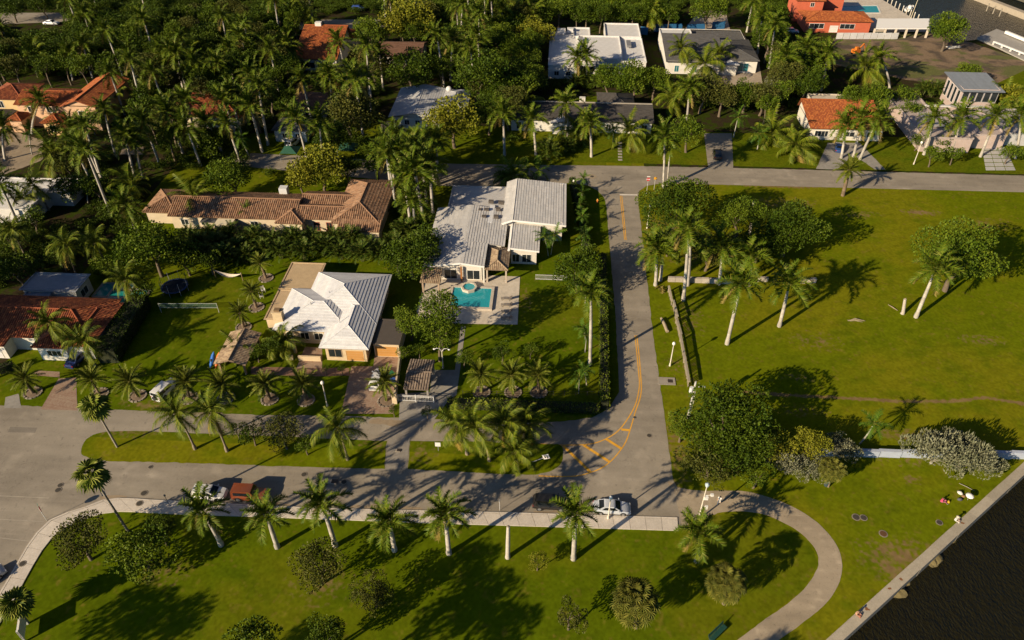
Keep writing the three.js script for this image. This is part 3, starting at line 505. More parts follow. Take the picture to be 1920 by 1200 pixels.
function arecaAt(x, z, s, label, group) {
  const n = palmNo++, root = thing('clumping_palm', label, 'palm tree', [x, 0, z], rr(0, 6), group), g = new GB();
  for (let i = 0; i < 7; i++) { const a = i * 2.4, q = 0.35 + 0.1 * i; g.col = [0.14, 0.15, 0.05]; g.tube([[Math.cos(a) * 0.2, -0.05, Math.sin(a) * 0.2], [Math.cos(a) * q * s, rr(1.1, 2.0) * s, Math.sin(a) * q * s]], [0.06, 0.045], 5, false); } g.mesh('stems', barkMat, root);
  for (let i = 0; i < 3; i++) { const c = part('fronds', crownOf('areca', n + i), frondMat, root), a = i * 2.1 + n; c.position.set(Math.cos(a) * 0.55 * s, rr(0.7, 1.7) * s, Math.sin(a) * 0.55 * s); c.rotation.y = a; c.scale.setScalar(s * rr(0.8, 1)); }
  return root;
}
// a clipped hedge: leaf sprays on a solid core
function hedge(a, b, w, h, label, name = 'hedge', cols = [[0.045, 0.08, 0.005], [0.13, 0.155, 0.012]]) {
  const root = thing(name, label, 'hedge', [0, 0, 0]); const len = Math.hypot(b[0] - a[0], b[2] - a[2]), d = nrm(sub(b, a)), s = [-d[2], 0, d[0]], g = new GB(), k = new GB();
  k.col = [0.02, 0.025, 0.006]; k.box((a[0] + b[0]) / 2, h * 0.47, (a[2] + b[2]) / 2, len - 0.2, h * 0.9, w - 0.22, -Math.atan2(d[2], d[0]));
  k.mesh('branch_core', vc, root);
  const n = Math.round(len * (w + 2 * h) * 26);
  for (let i = 0; i < n; i++) { const t = rnd() * len, q = rnd() * (w + 2 * h); let y, o, nd; if (q < w) { y = h; o = q - w / 2; nd = [0, 1, 0]; } else { const e = (q - w) / h; y = (e % 1) * h; o = (e < 1 ? -1 : 1) * w / 2; nd = [s[0] * Math.sign(o), 0.3, s[2] * Math.sign(o)]; }
    const bump = (fbm(t * 1.3 + a[0], o * 2 + y * 2 + 40, 3) - 0.5) * 0.3; const c = add(add(add(a, d, t), s, o), nd, bump - 0.04); c[1] += y;
    const dir = nrm([nd[0] + rr(-0.9, 0.9), nd[1] + rr(-0.5, 0.8), nd[2] + rr(-0.9, 0.9)]), u = nrm(cross(dir, [rr(-1, 1), rr(-1, 1), rr(-1, 1)])), z = rr(0.14, 0.26); g.col = mix(cols[0], cols[1], rnd()); g.tri(c, add(add(c, dir, z * 0.4), u, z * 0.5), add(c, dir, z)); g.tri(c, add(c, dir, z), add(add(c, dir, z * 0.4), u, -z * 0.5)); }
  g.mesh('foliage', crownMat, root).userData.kind = 'stuff'; return root;
}

// ---------- buildings ----------
const TILE = {
  barrelBrown: { w: 0.42, l: 0.6, up: 0.16, barrel: true, cols: [[0.30, 0.165, 0.092], [0.38, 0.228, 0.135], [0.34, 0.19, 0.108], [0.22, 0.127, 0.075]] },
  barrelOrange: { w: 0.36, l: 0.55, up: 0.09, barrel: true, cols: [[0.36, 0.095, 0.022], [0.46, 0.14, 0.032], [0.30, 0.075, 0.02]] },
  barrelRed: { w: 0.36, l: 0.55, up: 0.10, barrel: true, cols: [[0.27, 0.065, 0.022], [0.37, 0.11, 0.035], [0.20, 0.05, 0.018]] },
  thatch: { w: 0.4, l: 0.6, up: 0.12, barrel: true, cols: [[0.25, 0.19, 0.145], [0.31, 0.24, 0.185], [0.21, 0.16, 0.125]] },
  shingleBrown: { w: 0.9, l: 0.3, up: 0.02, cols: [[0.13, 0.065, 0.04], [0.16, 0.08, 0.05]] },
  shingleTan: { w: 0.34, l: 0.42, up: 0.07, barrel: true, cols: [[0.34, 0.25, 0.16], [0.42, 0.31, 0.20], [0.29, 0.2, 0.13]] },
  shingleDark: { w: 0.9, l: 0.3, up: 0.022, cols: [[0.060, 0.054, 0.050], [0.078, 0.070, 0.064]] },
  shingleGrey: { w: 0.8, l: 0.32, up: 0.022, cols: [[0.10, 0.098, 0.098], [0.125, 0.12, 0.118]] },
  white: { w: 6, l: 0.56, up: 0.05, cols: [[0.74, 0.74, 0.75], [0.78, 0.78, 0.78], [0.71, 0.71, 0.73]] },
  grey: { w: 2.4, l: 0.5, up: 0.055, cols: [[0.60, 0.585, 0.57], [0.64, 0.62, 0.60], [0.57, 0.56, 0.55]] },
  paleGrey: { w: 1.1, l: 0.6, up: 0.03, cols: [[0.50, 0.51, 0.54], [0.56, 0.57, 0.59]] },
  metal: { w: 0.6, l: 30, up: 0.03, cols: [[0.23, 0.26, 0.30], [0.235, 0.265, 0.305]] },
};
function tiledFace(g, pts, T) { // pts[0]-pts[1] is the eave; tiles follow the slope
  const e = nrm(sub(pts[1], pts[0])); let n = nrm(cross(sub(pts[1], pts[0]), sub(pts[2], pts[0]))); if (n[1] < 0) n = n.map((v) => -v);
  let s = cross(n, e); if (dot(s, sub(pts[2], pts[0])) < 0) s = s.map((v) => -v);
  const Q = pts.map((p) => { const d = sub(p, pts[0]); return [dot(d, e), dot(d, s)]; });
  const at = (a, b, h) => add(add(add(pts[0], e, a), s, b), n, h + 0.03);
  const a0 = Math.min(...Q.map((q) => q[0])), a1 = Math.max(...Q.map((q) => q[0])), cols = Math.max(1, Math.round((a1 - a0) / T.w)), w = (a1 - a0) / cols;
  const span = (a) => { let lo = 1e9, hi = -1e9; for (let i = 0; i < Q.length; i++) { const p = Q[i], q = Q[(i + 1) % Q.length]; if ((p[0] - a) * (q[0] - a) <= 0 && p[0] !== q[0]) { const b = p[1] + (q[1] - p[1]) * (a - p[0]) / (q[0] - p[0]); lo = Math.min(lo, b); hi = Math.max(hi, b); } } return [lo, hi]; };
  if (T.barrel) for (let i = 0; i < cols; i++) {
    const L = a0 + i * w, R = L + w, [lo, hi] = span(L + w / 2), u = T.up; if (hi - lo < 0.05) continue;
    for (let b = lo; b < hi - 0.02; b += T.l) {
      const k = rr(0.92, 1.06), tM = Math.min(b + T.l, hi), m1 = L + w * 0.28, m2 = L + w * 0.72, dn = -0.01; g.col = pick(T.cols).map((v) => v * k);
      const A = [at(L, b, 0), at(m1, b, u), at(m2, b, u), at(R, b, 0)], B = [at(L, tM, dn), at(m1, tM, u * 0.72), at(m2, tM, u * 0.72), at(R, tM, dn)];
      for (let q = 0; q < 3; q++) g.quad(A[q], A[q + 1], B[q + 1], B[q]); g.quad(A[0], A[3], A[2], A[1]);
    }
  } else { // flat tiles lie in stepped courses, each trimmed to the slope's outline
    const top = Math.max(...Q.map((q) => q[1])), n = Math.max(1, Math.round(top / T.l)), l = top / n, u = T.up;
    const row = (b) => { let lo = 1e9, hi = -1e9; for (let i = 0; i < Q.length; i++) { const p = Q[i], q = Q[(i + 1) % Q.length]; if ((p[1] - b) * (q[1] - b) <= 0 && p[1] !== q[1]) { const a = p[0] + (q[0] - p[0]) * (b - p[1]) / (q[1] - p[1]); lo = Math.min(lo, a); hi = Math.max(hi, a); } } return [lo, hi]; };
    for (let r = 0; r < n; r++) { const b = r * l, [p0, p1] = row(b + 1e-4), [t0, t1] = row(b + l - 1e-4), m = Math.max(1, Math.round((p1 - p0) / T.w)), o = (r % 2) * 0.5 / m;
      for (let q = 0; q < m; q++) { const f0 = q ? (q + o) / m : 0, f1 = q + 1 < m ? (q + 1 + o) / m : 1, k = rr(0.94, 1.05); g.col = pick(T.cols).map((v) => v * k); const P = (f, h, z) => z ? at(t0 + (t1 - t0) * f, b + l, h) : at(p0 + (p1 - p0) * f, b, h); g.quad(P(f0, u), P(f1, u), P(f1, 0.004, 1), P(f0, 0.004, 1)); g.quad(P(f0, -0.01), P(f1, -0.01), P(f1, u), P(f0, u)); } }
  }
  // boarding below the tiles
  g.col = [T.cols[0][0] * 0.6, T.cols[0][1] * 0.6, T.cols[0][2] * 0.6]; const dn = (p) => add(p, n, -0.12);
  for (let i = 1; i + 1 < pts.length; i++) { g.tri(pts[0], pts[i], pts[i + 1]); g.tri(dn(pts[0]), dn(pts[i + 1]), dn(pts[i])); }
  for (let i = 0; i < pts.length; i++) { const j = (i + 1) % pts.length; g.quad(pts[i], pts[j], dn(pts[j]), dn(pts[i])); }
}
// a rectangular wing with its walls and roof; x0 < x1, z0 < z1 (z1 is the side to the camera); sizes are at the eaves
function wing(house, o) {
  const { x0, x1, z0, z1, h, tile, wall = [0.62, 0.55, 0.42], type = 'hip', ridge, pitch = 0.36, over = 0.5, fascia } = o, T = TILE[tile];
  const g = new GB(), wl = new GB(); wl.col = wall; const X0 = x0 + over, X1 = x1 - over, Z0 = z0 + over, Z1 = z1 - over;
  const hw = o.flat ? h : h + pitch * over * 0.8;
  for (const [a, b] of [[[X0, Z1], [X1, Z1]], [[X1, Z1], [X1, Z0]], [[X1, Z0], [X0, Z0]], [[X0, Z0], [X0, Z1]]]) wl.quad([a[0], -0.05, a[1]], [b[0], -0.05, b[1]], [b[0], hw, b[1]], [a[0], hw, a[1]]);
  const ax = ridge ?? (x1 - x0 > z1 - z0 ? 'x' : 'z'), cx = o.rx ?? (x0 + x1) / 2, cz = o.rz ?? (z0 + z1) / 2;
  const caps = [];
  if (type === 'flat') {
    g.col = o.roof ?? [0.6, 0.6, 0.62]; const m = (y, e) => [[x0 + e, y, z1 - e], [x1 - e, y, z1 - e], [x1 - e, y, z0 + e], [x0 + e, y, z0 + e]];
    const rim = o.rim ?? 0.25, A = m(h, 0), B = m(h + rim, 0), C = m(h + rim, 0.22), D = m(h + 0.02, 0.22);
    g.quad(...D); for (let i = 0; i < 4; i++) { const j = (i + 1) % 4; g.quad(A[i], A[j], B[j], B[i]); g.quad(B[i], B[j], C[j], C[i]); g.quad(C[i], C[j], D[j], D[i]); } g.quad(A[3], A[2], A[1], A[0]);
  } else if (type === 'shed') { // rises to the back unless given
    const r = o.rise ?? 1; tiledFace(g, [[x0, h, z1], [x1, h, z1], [x1, h + r, z0], [x0, h + r, z0]], T); wl.tri([X0, h, Z1], [X0, h, Z0], [X0, h + r * 0.9, Z0]); wl.tri([X1, h, Z0], [X1, h, Z1], [X1, h + r * 0.9, Z0]); wl.quad([X1, h, Z0], [X0, h, Z0], [X0, h + r * .9, Z0], [X1, h + r * .9, Z0]);
  } else if (type === 'gable') {
    if (ax === 'z') { const H = h + (o.rise ?? pitch * Math.min(cx - x0, x1 - cx)); tiledFace(g, [[x0, h, z0], [x0, h, z1], [cx, H, z1], [cx, H, z0]], T); tiledFace(g, [[x1, h, z1], [x1, h, z0], [cx, H, z0], [cx, H, z1]], T); wl.tri([X0, hw - 0.2, Z1], [X1, hw - 0.2, Z1], [cx, H - 0.12, Z1]); wl.tri([X1, hw - 0.2, Z0], [X0, hw - 0.2, Z0], [cx, H - 0.12, Z0]); caps.push([[cx, H, z0], [cx, H, z1]]);
      if (fascia) o.edges = [[[x0, h, z1], [cx, H, z1]], [[cx, H, z1], [x1, h, z1]]]; }
    else { const H = h + (o.rise ?? pitch * Math.min(cz - z0, z1 - cz)); tiledFace(g, [[x0, h, z1], [x1, h, z1], [x1, H, cz], [x0, H, cz]], T); tiledFace(g, [[x1, h, z0], [x0, h, z0], [x0, H, cz], [x1, H, cz]], T); wl.tri([X0, hw - 0.2, Z0], [X0, hw - 0.2, Z1], [X0, H - 0.12, cz]); wl.tri([X1, hw - 0.2, Z1], [X1, hw - 0.2, Z0], [X1, H - 0.12, cz]); caps.push([[x0, H, cz], [x1, H, cz]]); }
  } else { // hip
    const half = Math.min(x1 - x0, z1 - z0) / 2, H = h + pitch * half;
    if (ax === 'x') { const a = [x0 + half, H, cz], b = [x1 - half, H, cz]; tiledFace(g, [[x0, h, z1], [x1, h, z1], b, a], T); tiledFace(g, [[x1, h, z0], [x0, h, z0], a, b], T); tiledFace(g, [[x0, h, z0], [x0, h, z1], a], T); tiledFace(g, [[x1, h, z1], [x1, h, z0], b], T); caps.push([a, b], [[x0, h, z0], a], [[x0, h, z1], a], [[x1, h, z0], b], [[x1, h, z1], b]); }
    else { const a = [cx, H, z0 + half], b = [cx, H, z1 - half]; tiledFace(g, [[x0, h, z0], [x0, h, z1], b, a], T); tiledFace(g, [[x1, h, z1], [x1, h, z0], a, b], T); tiledFace(g, [[x0, h, z1], [x1, h, z1], b], T); tiledFace(g, [[x1, h, z0], [x0, h, z0], a], T); caps.push([a, b], [[x0, h, z0], a], [[x1, h, z0], a], [[x0, h, z1], b], [[x1, h, z1], b]); }
  }
  if (!o.open) wl.mesh('wall', vcStucco, house); else for (const [x, z] of o.open) { const c = new GB(); c.col = wall; c.box(x, h / 2, z, 0.28, h, 0.28); c.mesh('post', vcStucco, house); }
  const roof = g.mesh('roof', vcGrain, house);
  for (const [a, b] of caps) { const c = new GB(); c.col = T.cols[0]; const l = Math.hypot(...sub(b, a)); if (l < 0.3) continue; const up = [0, T.up * 0.6 + 0.02, 0]; c.tube([add(a, up), add(b, up)], [T.barrel ? 0.13 : tile === 'white' ? 0.05 : 0.08], 6); c.mesh('ridge_cap', vcGrain, roof); }
  if (o.edges) for (const [a, b] of o.edges) { const c = new GB(); c.col = [0.72, 0.71, 0.69]; const dz = [0, -0.1, 0.06]; c.beam(add(a, dz), add(b, dz), 0.1, 0.34); c.mesh('fascia', vc, roof); }
  return roof;
}
// windows and doors stand 3 cm proud of the wall; the pane sits in the frame
function opening(house, name, side, at, along, y, w, h, frame = [0.7, 0.68, 0.63], pane = glassDark, bars = 1) {
  const f = new GB(); f.col = frame; const fx = 0.09;
  const P = (a, b, d) => side === 'S' ? [along + a, b, at + d] : side === 'E' ? [at + d, b, along - a] : [at - d, b, along + a];
  const bx = (a0, a1, b0, b1, d) => { const A = [P(a0, b0, d), P(a1, b0, d), P(a1, b1, d), P(a0, b1, d)], B = [P(a0, b0, -0.05), P(a1, b0, -0.05), P(a1, b1, -0.05), P(a0, b1, -0.05)]; f.quad(...A); for (let i = 0; i < 4; i++) { const j = (i + 1) % 4; f.quad(B[i], B[j], A[j], A[i]); } };
  bx(-w / 2, -w / 2 + fx, y, y + h, 0.05); bx(w / 2 - fx, w / 2, y, y + h, 0.05); bx(-w / 2 + fx, w / 2 - fx, y, y + fx, 0.05); bx(-w / 2 + fx, w / 2 - fx, y + h - fx, y + h, 0.05);
  for (let i = 1; i < bars; i++) { const c = -w / 2 + w * i / bars; bx(c - 0.03, c + 0.03, y + fx, y + h - fx, 0.042); }
  const m = f.mesh(name, vc, house), g = new GB();
  if (pane.isMaterial) { g.quad(P(-w / 2 + fx, y + fx, 0.022), P(w / 2 - fx, y + fx, 0.022), P(w / 2 - fx, y + h - fx, 0.022), P(-w / 2 + fx, y + h - fx, 0.022)); g.mesh('pane', pane, m); }
  else { g.col = pane; for (let i = 0; i < 4; i++) { const a = y + fx + (h - 2 * fx) * i / 4, b = a + (h - 2 * fx) / 4 - 0.03; { const q = rr(0.92, 1.05); g.col = pane.map((v) => v * q); } g.quad(P(-w / 2 + fx, a, 0.03), P(w / 2 - fx, a, 0.03), P(w / 2 - fx, b, 0.022), P(-w / 2 + fx, b, 0.022)); } g.mesh('door_panel', vc, m); }
  return m;
}
const windows = (h, side, at, list, o = {}) => { for (const [x, w = 1.4] of list) opening(h, 'window', side, at, x, o.y ?? 0.9, w, o.h ?? 1.3, o.frame, o.pane ?? glassDark, o.bars ?? 2); };
function lump(house, name, col, ...boxes) { const g = new GB(); g.col = col; for (const b of boxes) g.box(...b); return g.mesh(name, vcStucco, house); }

{ // white tiled house
  const H = thing('white_roofed_house', 'cream house with a bright white hipped tile roof and two garage doors', 'house'), cream = [0.66, 0.52, 0.34];
  wing(H, { x0: -40.4, x1: -27.4, z0: -104.6, z1: -91.0, h: 3.1, tile: 'white', wall: cream, ridge: 'z', pitch: 0.40, over: 0.7 });
  wing(H, { x0: -35.2, x1: -27.36, z0: -97.5, z1: -84.8, h: 3.085, tile: 'white', wall: cream, ridge: 'z', pitch: 0.40, over: 0.7 });
  wing(H, { x0: -43.7, x1: -31.0, z0: -99.6, z1: -88.6, h: 3.11, tile: 'white', wall: cream, ridge: 'x', pitch: 0.34, over: 0.7 });
  wing(H, { x0: -27.3, x1: -22.9, z0: -92.8, z1: -86.6, h: 2.75, type: 'flat', tile: 'white', wall: cream, roof: [0.085, 0.07, 0.06], rim: 0.1, over: 0.2 });
  wing(H, { x0: -46.3, x1: -40.0, z0: -107.9, z1: -99.8, h: 2.7, type: 'flat', tile: 'white', wall: cream, roof: [0.52, 0.38, 0.22], rim: 0.06, over: 0.3 });
  wing(H, { x0: -46.2, x1: -43.2, z0: -99.8, z1: -91.6, h: 2.68, type: 'flat', tile: 'white', wall: cream, roof: [0.54, 0.39, 0.23], rim: 0.06, over: 0.3 });
  lump(H, 'chimney', [0.62, 0.48, 0.3], [-43.1, 2.6, -90.7, 1.5, 5.4, 1.1], [-43.1, 5.35, -90.7, 1.7, 0.2, 1.3]); lump(H, 'chimney_pot', [0.2, 0.13, 0.07], [-43.1, 5.6, -90.7, 0.9, 0.35, 0.7]);
  opening(H, 'garage_door', 'S', -85.5, -29.9, 0.05, 2.9, 2.2, [0.6, 0.47, 0.3], [0.50, 0.25, 0.07]); opening(H, 'garage_door', 'S', -86.8, -25.2, 0.05, 3.7, 2.2, [0.6, 0.47, 0.3], [0.46, 0.23, 0.06]);
  opening(H, 'window', 'S', -85.5, -33.0, 0.7, 2.2, 1.7, [0.4, 0.3, 0.2], glassDark, 2);
  windows(H, 'S', -89.3, [[-41.3, 1.1], [-38.9, 1.5], [-36.6, 1.6]], { frame: [0.75, 0.72, 0.66], h: 1.5, y: 0.8 });
  windows(H, 'E', -28.05, [[-100], [-96]], {});
  const post = new GB(); post.col = cream; post.box(-40.0, 1.5, -86.9, 0.4, 3, 0.4); post.mesh('porch_post', vcStucco, H);
  const wallg = new GB(); wallg.col = cream; wallg.box(-37.2, 0.45, -85.2, 3.6, 0.9, 0.3); wallg.box(-40.4, 0.45, -85.2, 1.1, 0.9, 0.3); wallg.mesh('garden_wall', vcStucco, H);
  for (const [x, z] of [[-36.2, -96.5], [-33, -90], [-38.5, -93.4]]) { const v = new GB(); v.col = [0.4, 0.4, 0.4]; v.tube([[x, 4, z], [x, 5.3, z]], [0.06], 6); v.mesh('vent_pipe', vc, H); }
}
{ // pool house: two long low gables
  const H = thing('pool_house', 'long pale grey tiled house with a terrace and swimming pool', 'house'), white = [0.66, 0.62, 0.56];
  { const g = new GB(), T = TILE.grey, y1 = 4.25, yb = 3.70; // one wide low gable whose south-east corner is cut back for the tan hipped porch
    tiledFace(g, [[-22.4, 3.3, -127.2], [-22.4, 3.3, -107.3], [-15.6, y1, -107.3], [-15.6, y1, -127.2]], T); tiledFace(g, [[-8.3, 3.3, -114.45], [-8.3, 3.3, -127.2], [-15.6, y1, -127.2], [-15.6, y1, -114.45]], T); tiledFace(g, [[-11.4, yb, -107.3], [-11.4, yb, -114.45], [-15.6, y1, -114.45], [-15.6, y1, -107.3]], T); const r = g.mesh('roof', vcGrain, H);
    for (const [p, q] of [[[-22.4, 3.3, -107.3], [-15.6, y1, -107.3]], [[-15.6, y1, -107.3], [-11.4, yb, -107.3]]]) { const c = new GB(), z = [0, -0.1, 0.06]; c.col = [0.72, 0.71, 0.69]; c.beam(add(p, z), add(q, z), 0.1, 0.34); c.mesh('fascia', vc, r); }
    const w = new GB(); w.col = white; const P = [[-21.6, -108.1], [-12, -108.1], [-12, -115], [-9, -115], [-9, -126.6], [-21.6, -126.6]], ht = (x) => (x < -15.6 ? 3.3 + (x + 22.4) * 0.95 / 6.8 : 3.3 + (-8.3 - x) * 0.95 / 7.3) - 0.14; for (let i = 0; i < 6; i++) { const p = P[i], q = P[(i + 1) % 6]; if (Math.abs(p[1] - q[1]) < 0.1 && p[0] < -15.6 !== q[0] < -15.6) { const m = [-15.6, p[1]]; for (const [u, v] of [[p, m], [m, q]]) w.quad([u[0], 0, u[1]], [v[0], 0, v[1]], [v[0], ht(v[0]), v[1]], [u[0], ht(u[0]), u[1]]); } else w.quad([p[0], 0, p[1]], [q[0], 0, q[1]], [q[0], ht(q[0]), q[1]], [p[0], ht(p[0]), p[1]]); } w.mesh('wall', vcStucco, H); }
  wing(H, { x0: -20.5, x1: -9.0, z0: -136.2, z1: -127.0, h: 3.35, type: 'flat', roof: [0.52, 0.51, 0.51], tile: 'grey', wall: white, rim: 0.1, over: 0.4 });
  wing(H, { x0: -9.3, x1: 2.9, z0: -137.2, z1: -121.1, h: 4.0, type: 'gable', ridge: 'z', rx: -7.2, rise: 0.85, tile: 'grey', wall: white, over: 0.7, fascia: true });
  wing(H, { x0: -7.6, x1: -1.9, z0: -121.6, z1: -113.2, h: 3.3, type: 'gable', ridge: 'z', rx: -7.2, rise: 0.5, tile: 'grey', wall: white, over: 0.5, fascia: true });
  wing(H, { x0: -11.35, x1: -7.2, z0: -114.4, z1: -107.3, h: 2.95, pitch: 0.36, ridge: 'z', tile: 'shingleTan', wall: [0.5, 0.42, 0.34], over: 0.4, open: [[-11, -107.7], [-7.6, -107.7], [-7.6, -114.0]] });
  wing(H, { x0: -22.4, x1: -18.8, z0: -107.3, z1: -103.6, h: 2.4, type: 'shed', rise: 0.5, tile: 'shingleTan', wall: [0.4, 0.3, 0.22], over: 0.2, open: [[-22, -104], [-19.2, -104]] });
  const p = new GB(); p.col = [0.35, 0.15, 0.05]; p.box(-15.6, 1.6, -107.6, 0.3, 3.2, 0.3); p.mesh('post', vcStucco, H); lump(H, 'post', [0.7, 0.68, 0.62], [-11.6, 1.6, -107.6, 0.3, 3.2, 0.3]);
  windows(H, 'S', -108.1, [[-20.5, 2], [-17.6, 2.4], [-13.5, 2.4]], { h: 2.1, y: 0.15 }); windows(H, 'S', -113.7, [[-6.2, 1.4], [-4.2, 1.8]], { h: 1.8, y: 0.4 }); windows(H, 'E', 2.2, [[-133], [-129]], {});
  for (const [x, z, w] of [[-12.6, -126, .9], [-10.4, -126.4, .9], [-12.9, -123.4, .9], [-10.6, -123.6, .9], [-13.9, -125.8, .6], [-10.0, -129, 1.1], [-12, -129.2, 1.0]]) { const s = new GB(); s.col = [0.1, 0.085, 0.075]; s.box(x, 3.95, z, w, 0.5, 0.75); s.mesh('roof_vent', vc, H); }
  const st = new GB(); st.col = [0.8, 0.8, 0.8]; st.box(-11.6, 3.78, -124.9, 1.0, 0.06, 6.5, 0, -0.14); st.mesh('roof_walkway', vc, H);
}
{ // brown barrel-tiled house
  const H = thing('brown_tiled_house', 'long low house with a weathered brown barrel tile roof', 'house'), cr = [0.62, 0.52, 0.38];
  wing(H, { x0: -75, x1: -49.5, z0: -131.3, z1: -121.4, h: 3.0, type: 'gable', ridge: 'x', pitch: 0.33, tile: 'barrelBrown', wall: cr });
  wing(H, { x0: -80.8, x1: -74, z0: -132, z1: -123.0, h: 2.7, type: 'hip', ridge: 'x', pitch: 0.3, tile: 'barrelBrown', wall: cr });
  wing(H, { x0: -53.2, x1: -47.7, z0: -126.5, z1: -120.2, h: 2.9, type: 'hip', ridge: 'z', pitch: 0.42, tile: 'barrelBrown', wall: [0.7, 0.6, 0.42] });
  wing(H, { x0: -50, x1: -39.8, z0: -128.2, z1: -122.0, h: 2.95, type: 'gable', ridge: 'x', pitch: 0.36, tile: 'barrelBrown', wall: cr });
  wing(H, { x0: -50, x1: -39.6, z0: -132, z1: -126.4, h: 3.3, type: 'gable', ridge: 'x', pitch: 0.36, tile: 'barrelBrown', wall: cr });
  wing(H, { x0: -42.2, x1: -32.6, z0: -137.6, z1: -120.4, h: 3.2, type: 'hip', ridge: 'z', pitch: 0.40, tile: 'barrelBrown', wall: cr });
  wing(H, { x0: -40.8, x1: -32.4, z0: -121.5, z1: -118.6, h: 2.7, type: 'shed', rise: 0.9, tile: 'barrelBrown', wall: [0.68, 0.58, 0.42], over: 0.3 });
  lump(H, 'extension', [0.7, 0.62, 0.46], [-63.2, 1.4, -120.5, 3.4, 2.8, 2.2]); opening(H, 'window', 'S', -119.4, -62.7, 1.3, 1.7, 0.9, [0.5, 0.4, 0.3], glassDark, 1);
  windows(H, 'S', -120.7, [[-50.6, 1.8]], { h: 1.2 }); windows(H, 'S', -122.5, [[-45.8, 1.2], [-43.3, 1.2]], { frame: [0.34, 0.1, 0.06], h: 2, y: .1 }); windows(H, 'S', -121.9, [[-72, 1.6], [-68, 1.6], [-58, 1.6]], {});
  lump(H, 'cooling_unit', [0.62, 0.63, 0.65], [-54.5, 3.9, -131.2, 1.6, 1.5, 1.4]); lump(H, 'patio_canopy', [0.1, 0.1, 0.1], [-66.6, 2.6, -121, 3, 0.1, 1.6]);
}
{ // red tile house on the left
  const H = thing('red_tiled_house', 'white bungalow with a dark red barrel tile roof beside the clipped hedge', 'house'), wh = [0.72, 0.70, 0.64];
  wing(H, { x0: -95, x1: -71.5, z0: -95.0, z1: -84.5, h: 3.0, pitch: 0.34, tile: 'barrelRed', wall: wh });
  wing(H, { x0: -76.2, x1: -70.7, z0: -94, z1: -83.0, h: 2.95, ridge: 'z', pitch: 0.34, tile: 'barrelRed', wall: wh });
  wing(H, { x0: -80.0, x1: -74.4, z0: -90, z1: -82.3, h: 2.98, ridge: 'z', pitch: 0.40, tile: 'barrelRed', wall: wh });
  wing(H, { x0: -95, x1: -84.5, z0: -88, z1: -82.4, h: 2.9, type: 'shed', rise: 0.6, tile: 'barrelRed', wall: wh, over: .4 });
  windows(H, 'S', -82.8, [[-77.0, 2.4]], { bars: 3, h: 1.2 }); opening(H, 'garage_door', 'S', -82.8, -87.2, 0.1, 3, 2.1, [0.7, 0.68, 0.62], [0.62, 0.62, 0.62]); windows(H, 'E', -71.2, [[-90], [-86]], {});
  const f = thing('flat_roofed_annex', 'pale blue-grey flat roofed annex behind the red tiled bungalow', 'house');
  wing(f, { x0: -90, x1: -80.0, z0: -101.4, z1: -96.2, h: 3.2, type: 'flat', tile: 'white', roof: [0.27, 0.29, 0.34], wall: [0.55, 0.55, 0.53], over: 0.4, rim: 0.12 });
  opening(f, 'window', 'E', -80.4, -98.7, 0.8, 2.2, 1.5, [0.7, 0.7, 0.7], glassDark, 2);
  wing(f, { x0: -89, x1: -84.5, z0: -97.2, z1: -94.6, h: 2.6, type: 'flat', tile: 'white', roof: [0.3, 0.32, 0.37], wall: [0.5, 0.5, 0.5], over: 0.2, rim: 0.15 });
}
{ const H = thing('white_flat_house', 'white flat roofed house half hidden behind palms west of the brown tiled house', 'house');
  wing(H, { x0: -128, x1: -103, z0: -134, z1: -121.5, h: 3.2, type: 'flat', tile: 'white', roof: [0.72, 0.70, 0.68], wall: [0.66, 0.64, 0.6], over: 0.3 });
  wing(H, { x0: -104, x1: -98.4, z0: -134.6, z1: -128.6, h: 3.0, type: 'flat', tile: 'white', roof: [0.7, 0.68, 0.66], wall: [0.66, 0.64, 0.6], over: 0.3 }); }
{ const H = thing('peach_villa', 'two storey peach villa with an orange tile roof and small balconies', 'house'), pe = [0.66, 0.42, 0.26];
  wing(H, { x0: -118.4, x1: -109.6, z0: -181.5, z1: -163.6, h: 6, type: 'gable', ridge: 'z', pitch: 0.36, tile: 'barrelOrange', wall: pe });
  wing(H, { x0: -131, x1: -116.5, z0: -175.2, z1: -165.0, h: 5.6, type: 'gable', ridge: 'x', pitch: 0.3, tile: 'barrelOrange', wall: pe });
  wing(H, { x0: -139.5, x1: -129.6, z0: -177, z1: -167, h: 6.0, type: 'hip', pitch: 0.34, tile: 'barrelRed', wall: [0.66, 0.48, 0.24] });
  wing(H, { x0: -141, x1: -132.5, z0: -168.4, z1: -162, h: 3, type: 'hip', pitch: 0.3, tile: 'shingleDark', wall: [0.68, 0.45, 0.24] });
  wing(H, { x0: -131.6, x1: -127.8, z0: -166, z1: -161.3, h: 3.1, type: 'hip', pitch: 0.55, tile: 'barrelOrange', wall: pe });
  wing(H, { x0: -122.6, x1: -117.6, z0: -166, z1: -160.2, h: 3.2, type: 'hip', pitch: 0.4, tile: 'barrelOrange', wall: [0.7, 0.46, 0.22] });
  windows(H, 'S', -165.5, [[-127.2, 1.7], [-122.6, 1.6]], { y: 3.6, h: 1.5 }); windows(H, 'S', -167.5, [[-136, 1.5]], { y: 3.6, h: 1.8 }); windows(H, 'E', -110.1, [[-177, 1.5], [-170, 1.5]], { y: 3.6 }); windows(H, 'S', -160.7, [[-120, 1.6]], { h: 1.6 }); windows(H, 'S', -162.5, [[-136.5, 2]], { h: 2, y: .2 }); windows(H, 'S', -164.1, [[-114, 1.4]], { y: 3.6 }); }
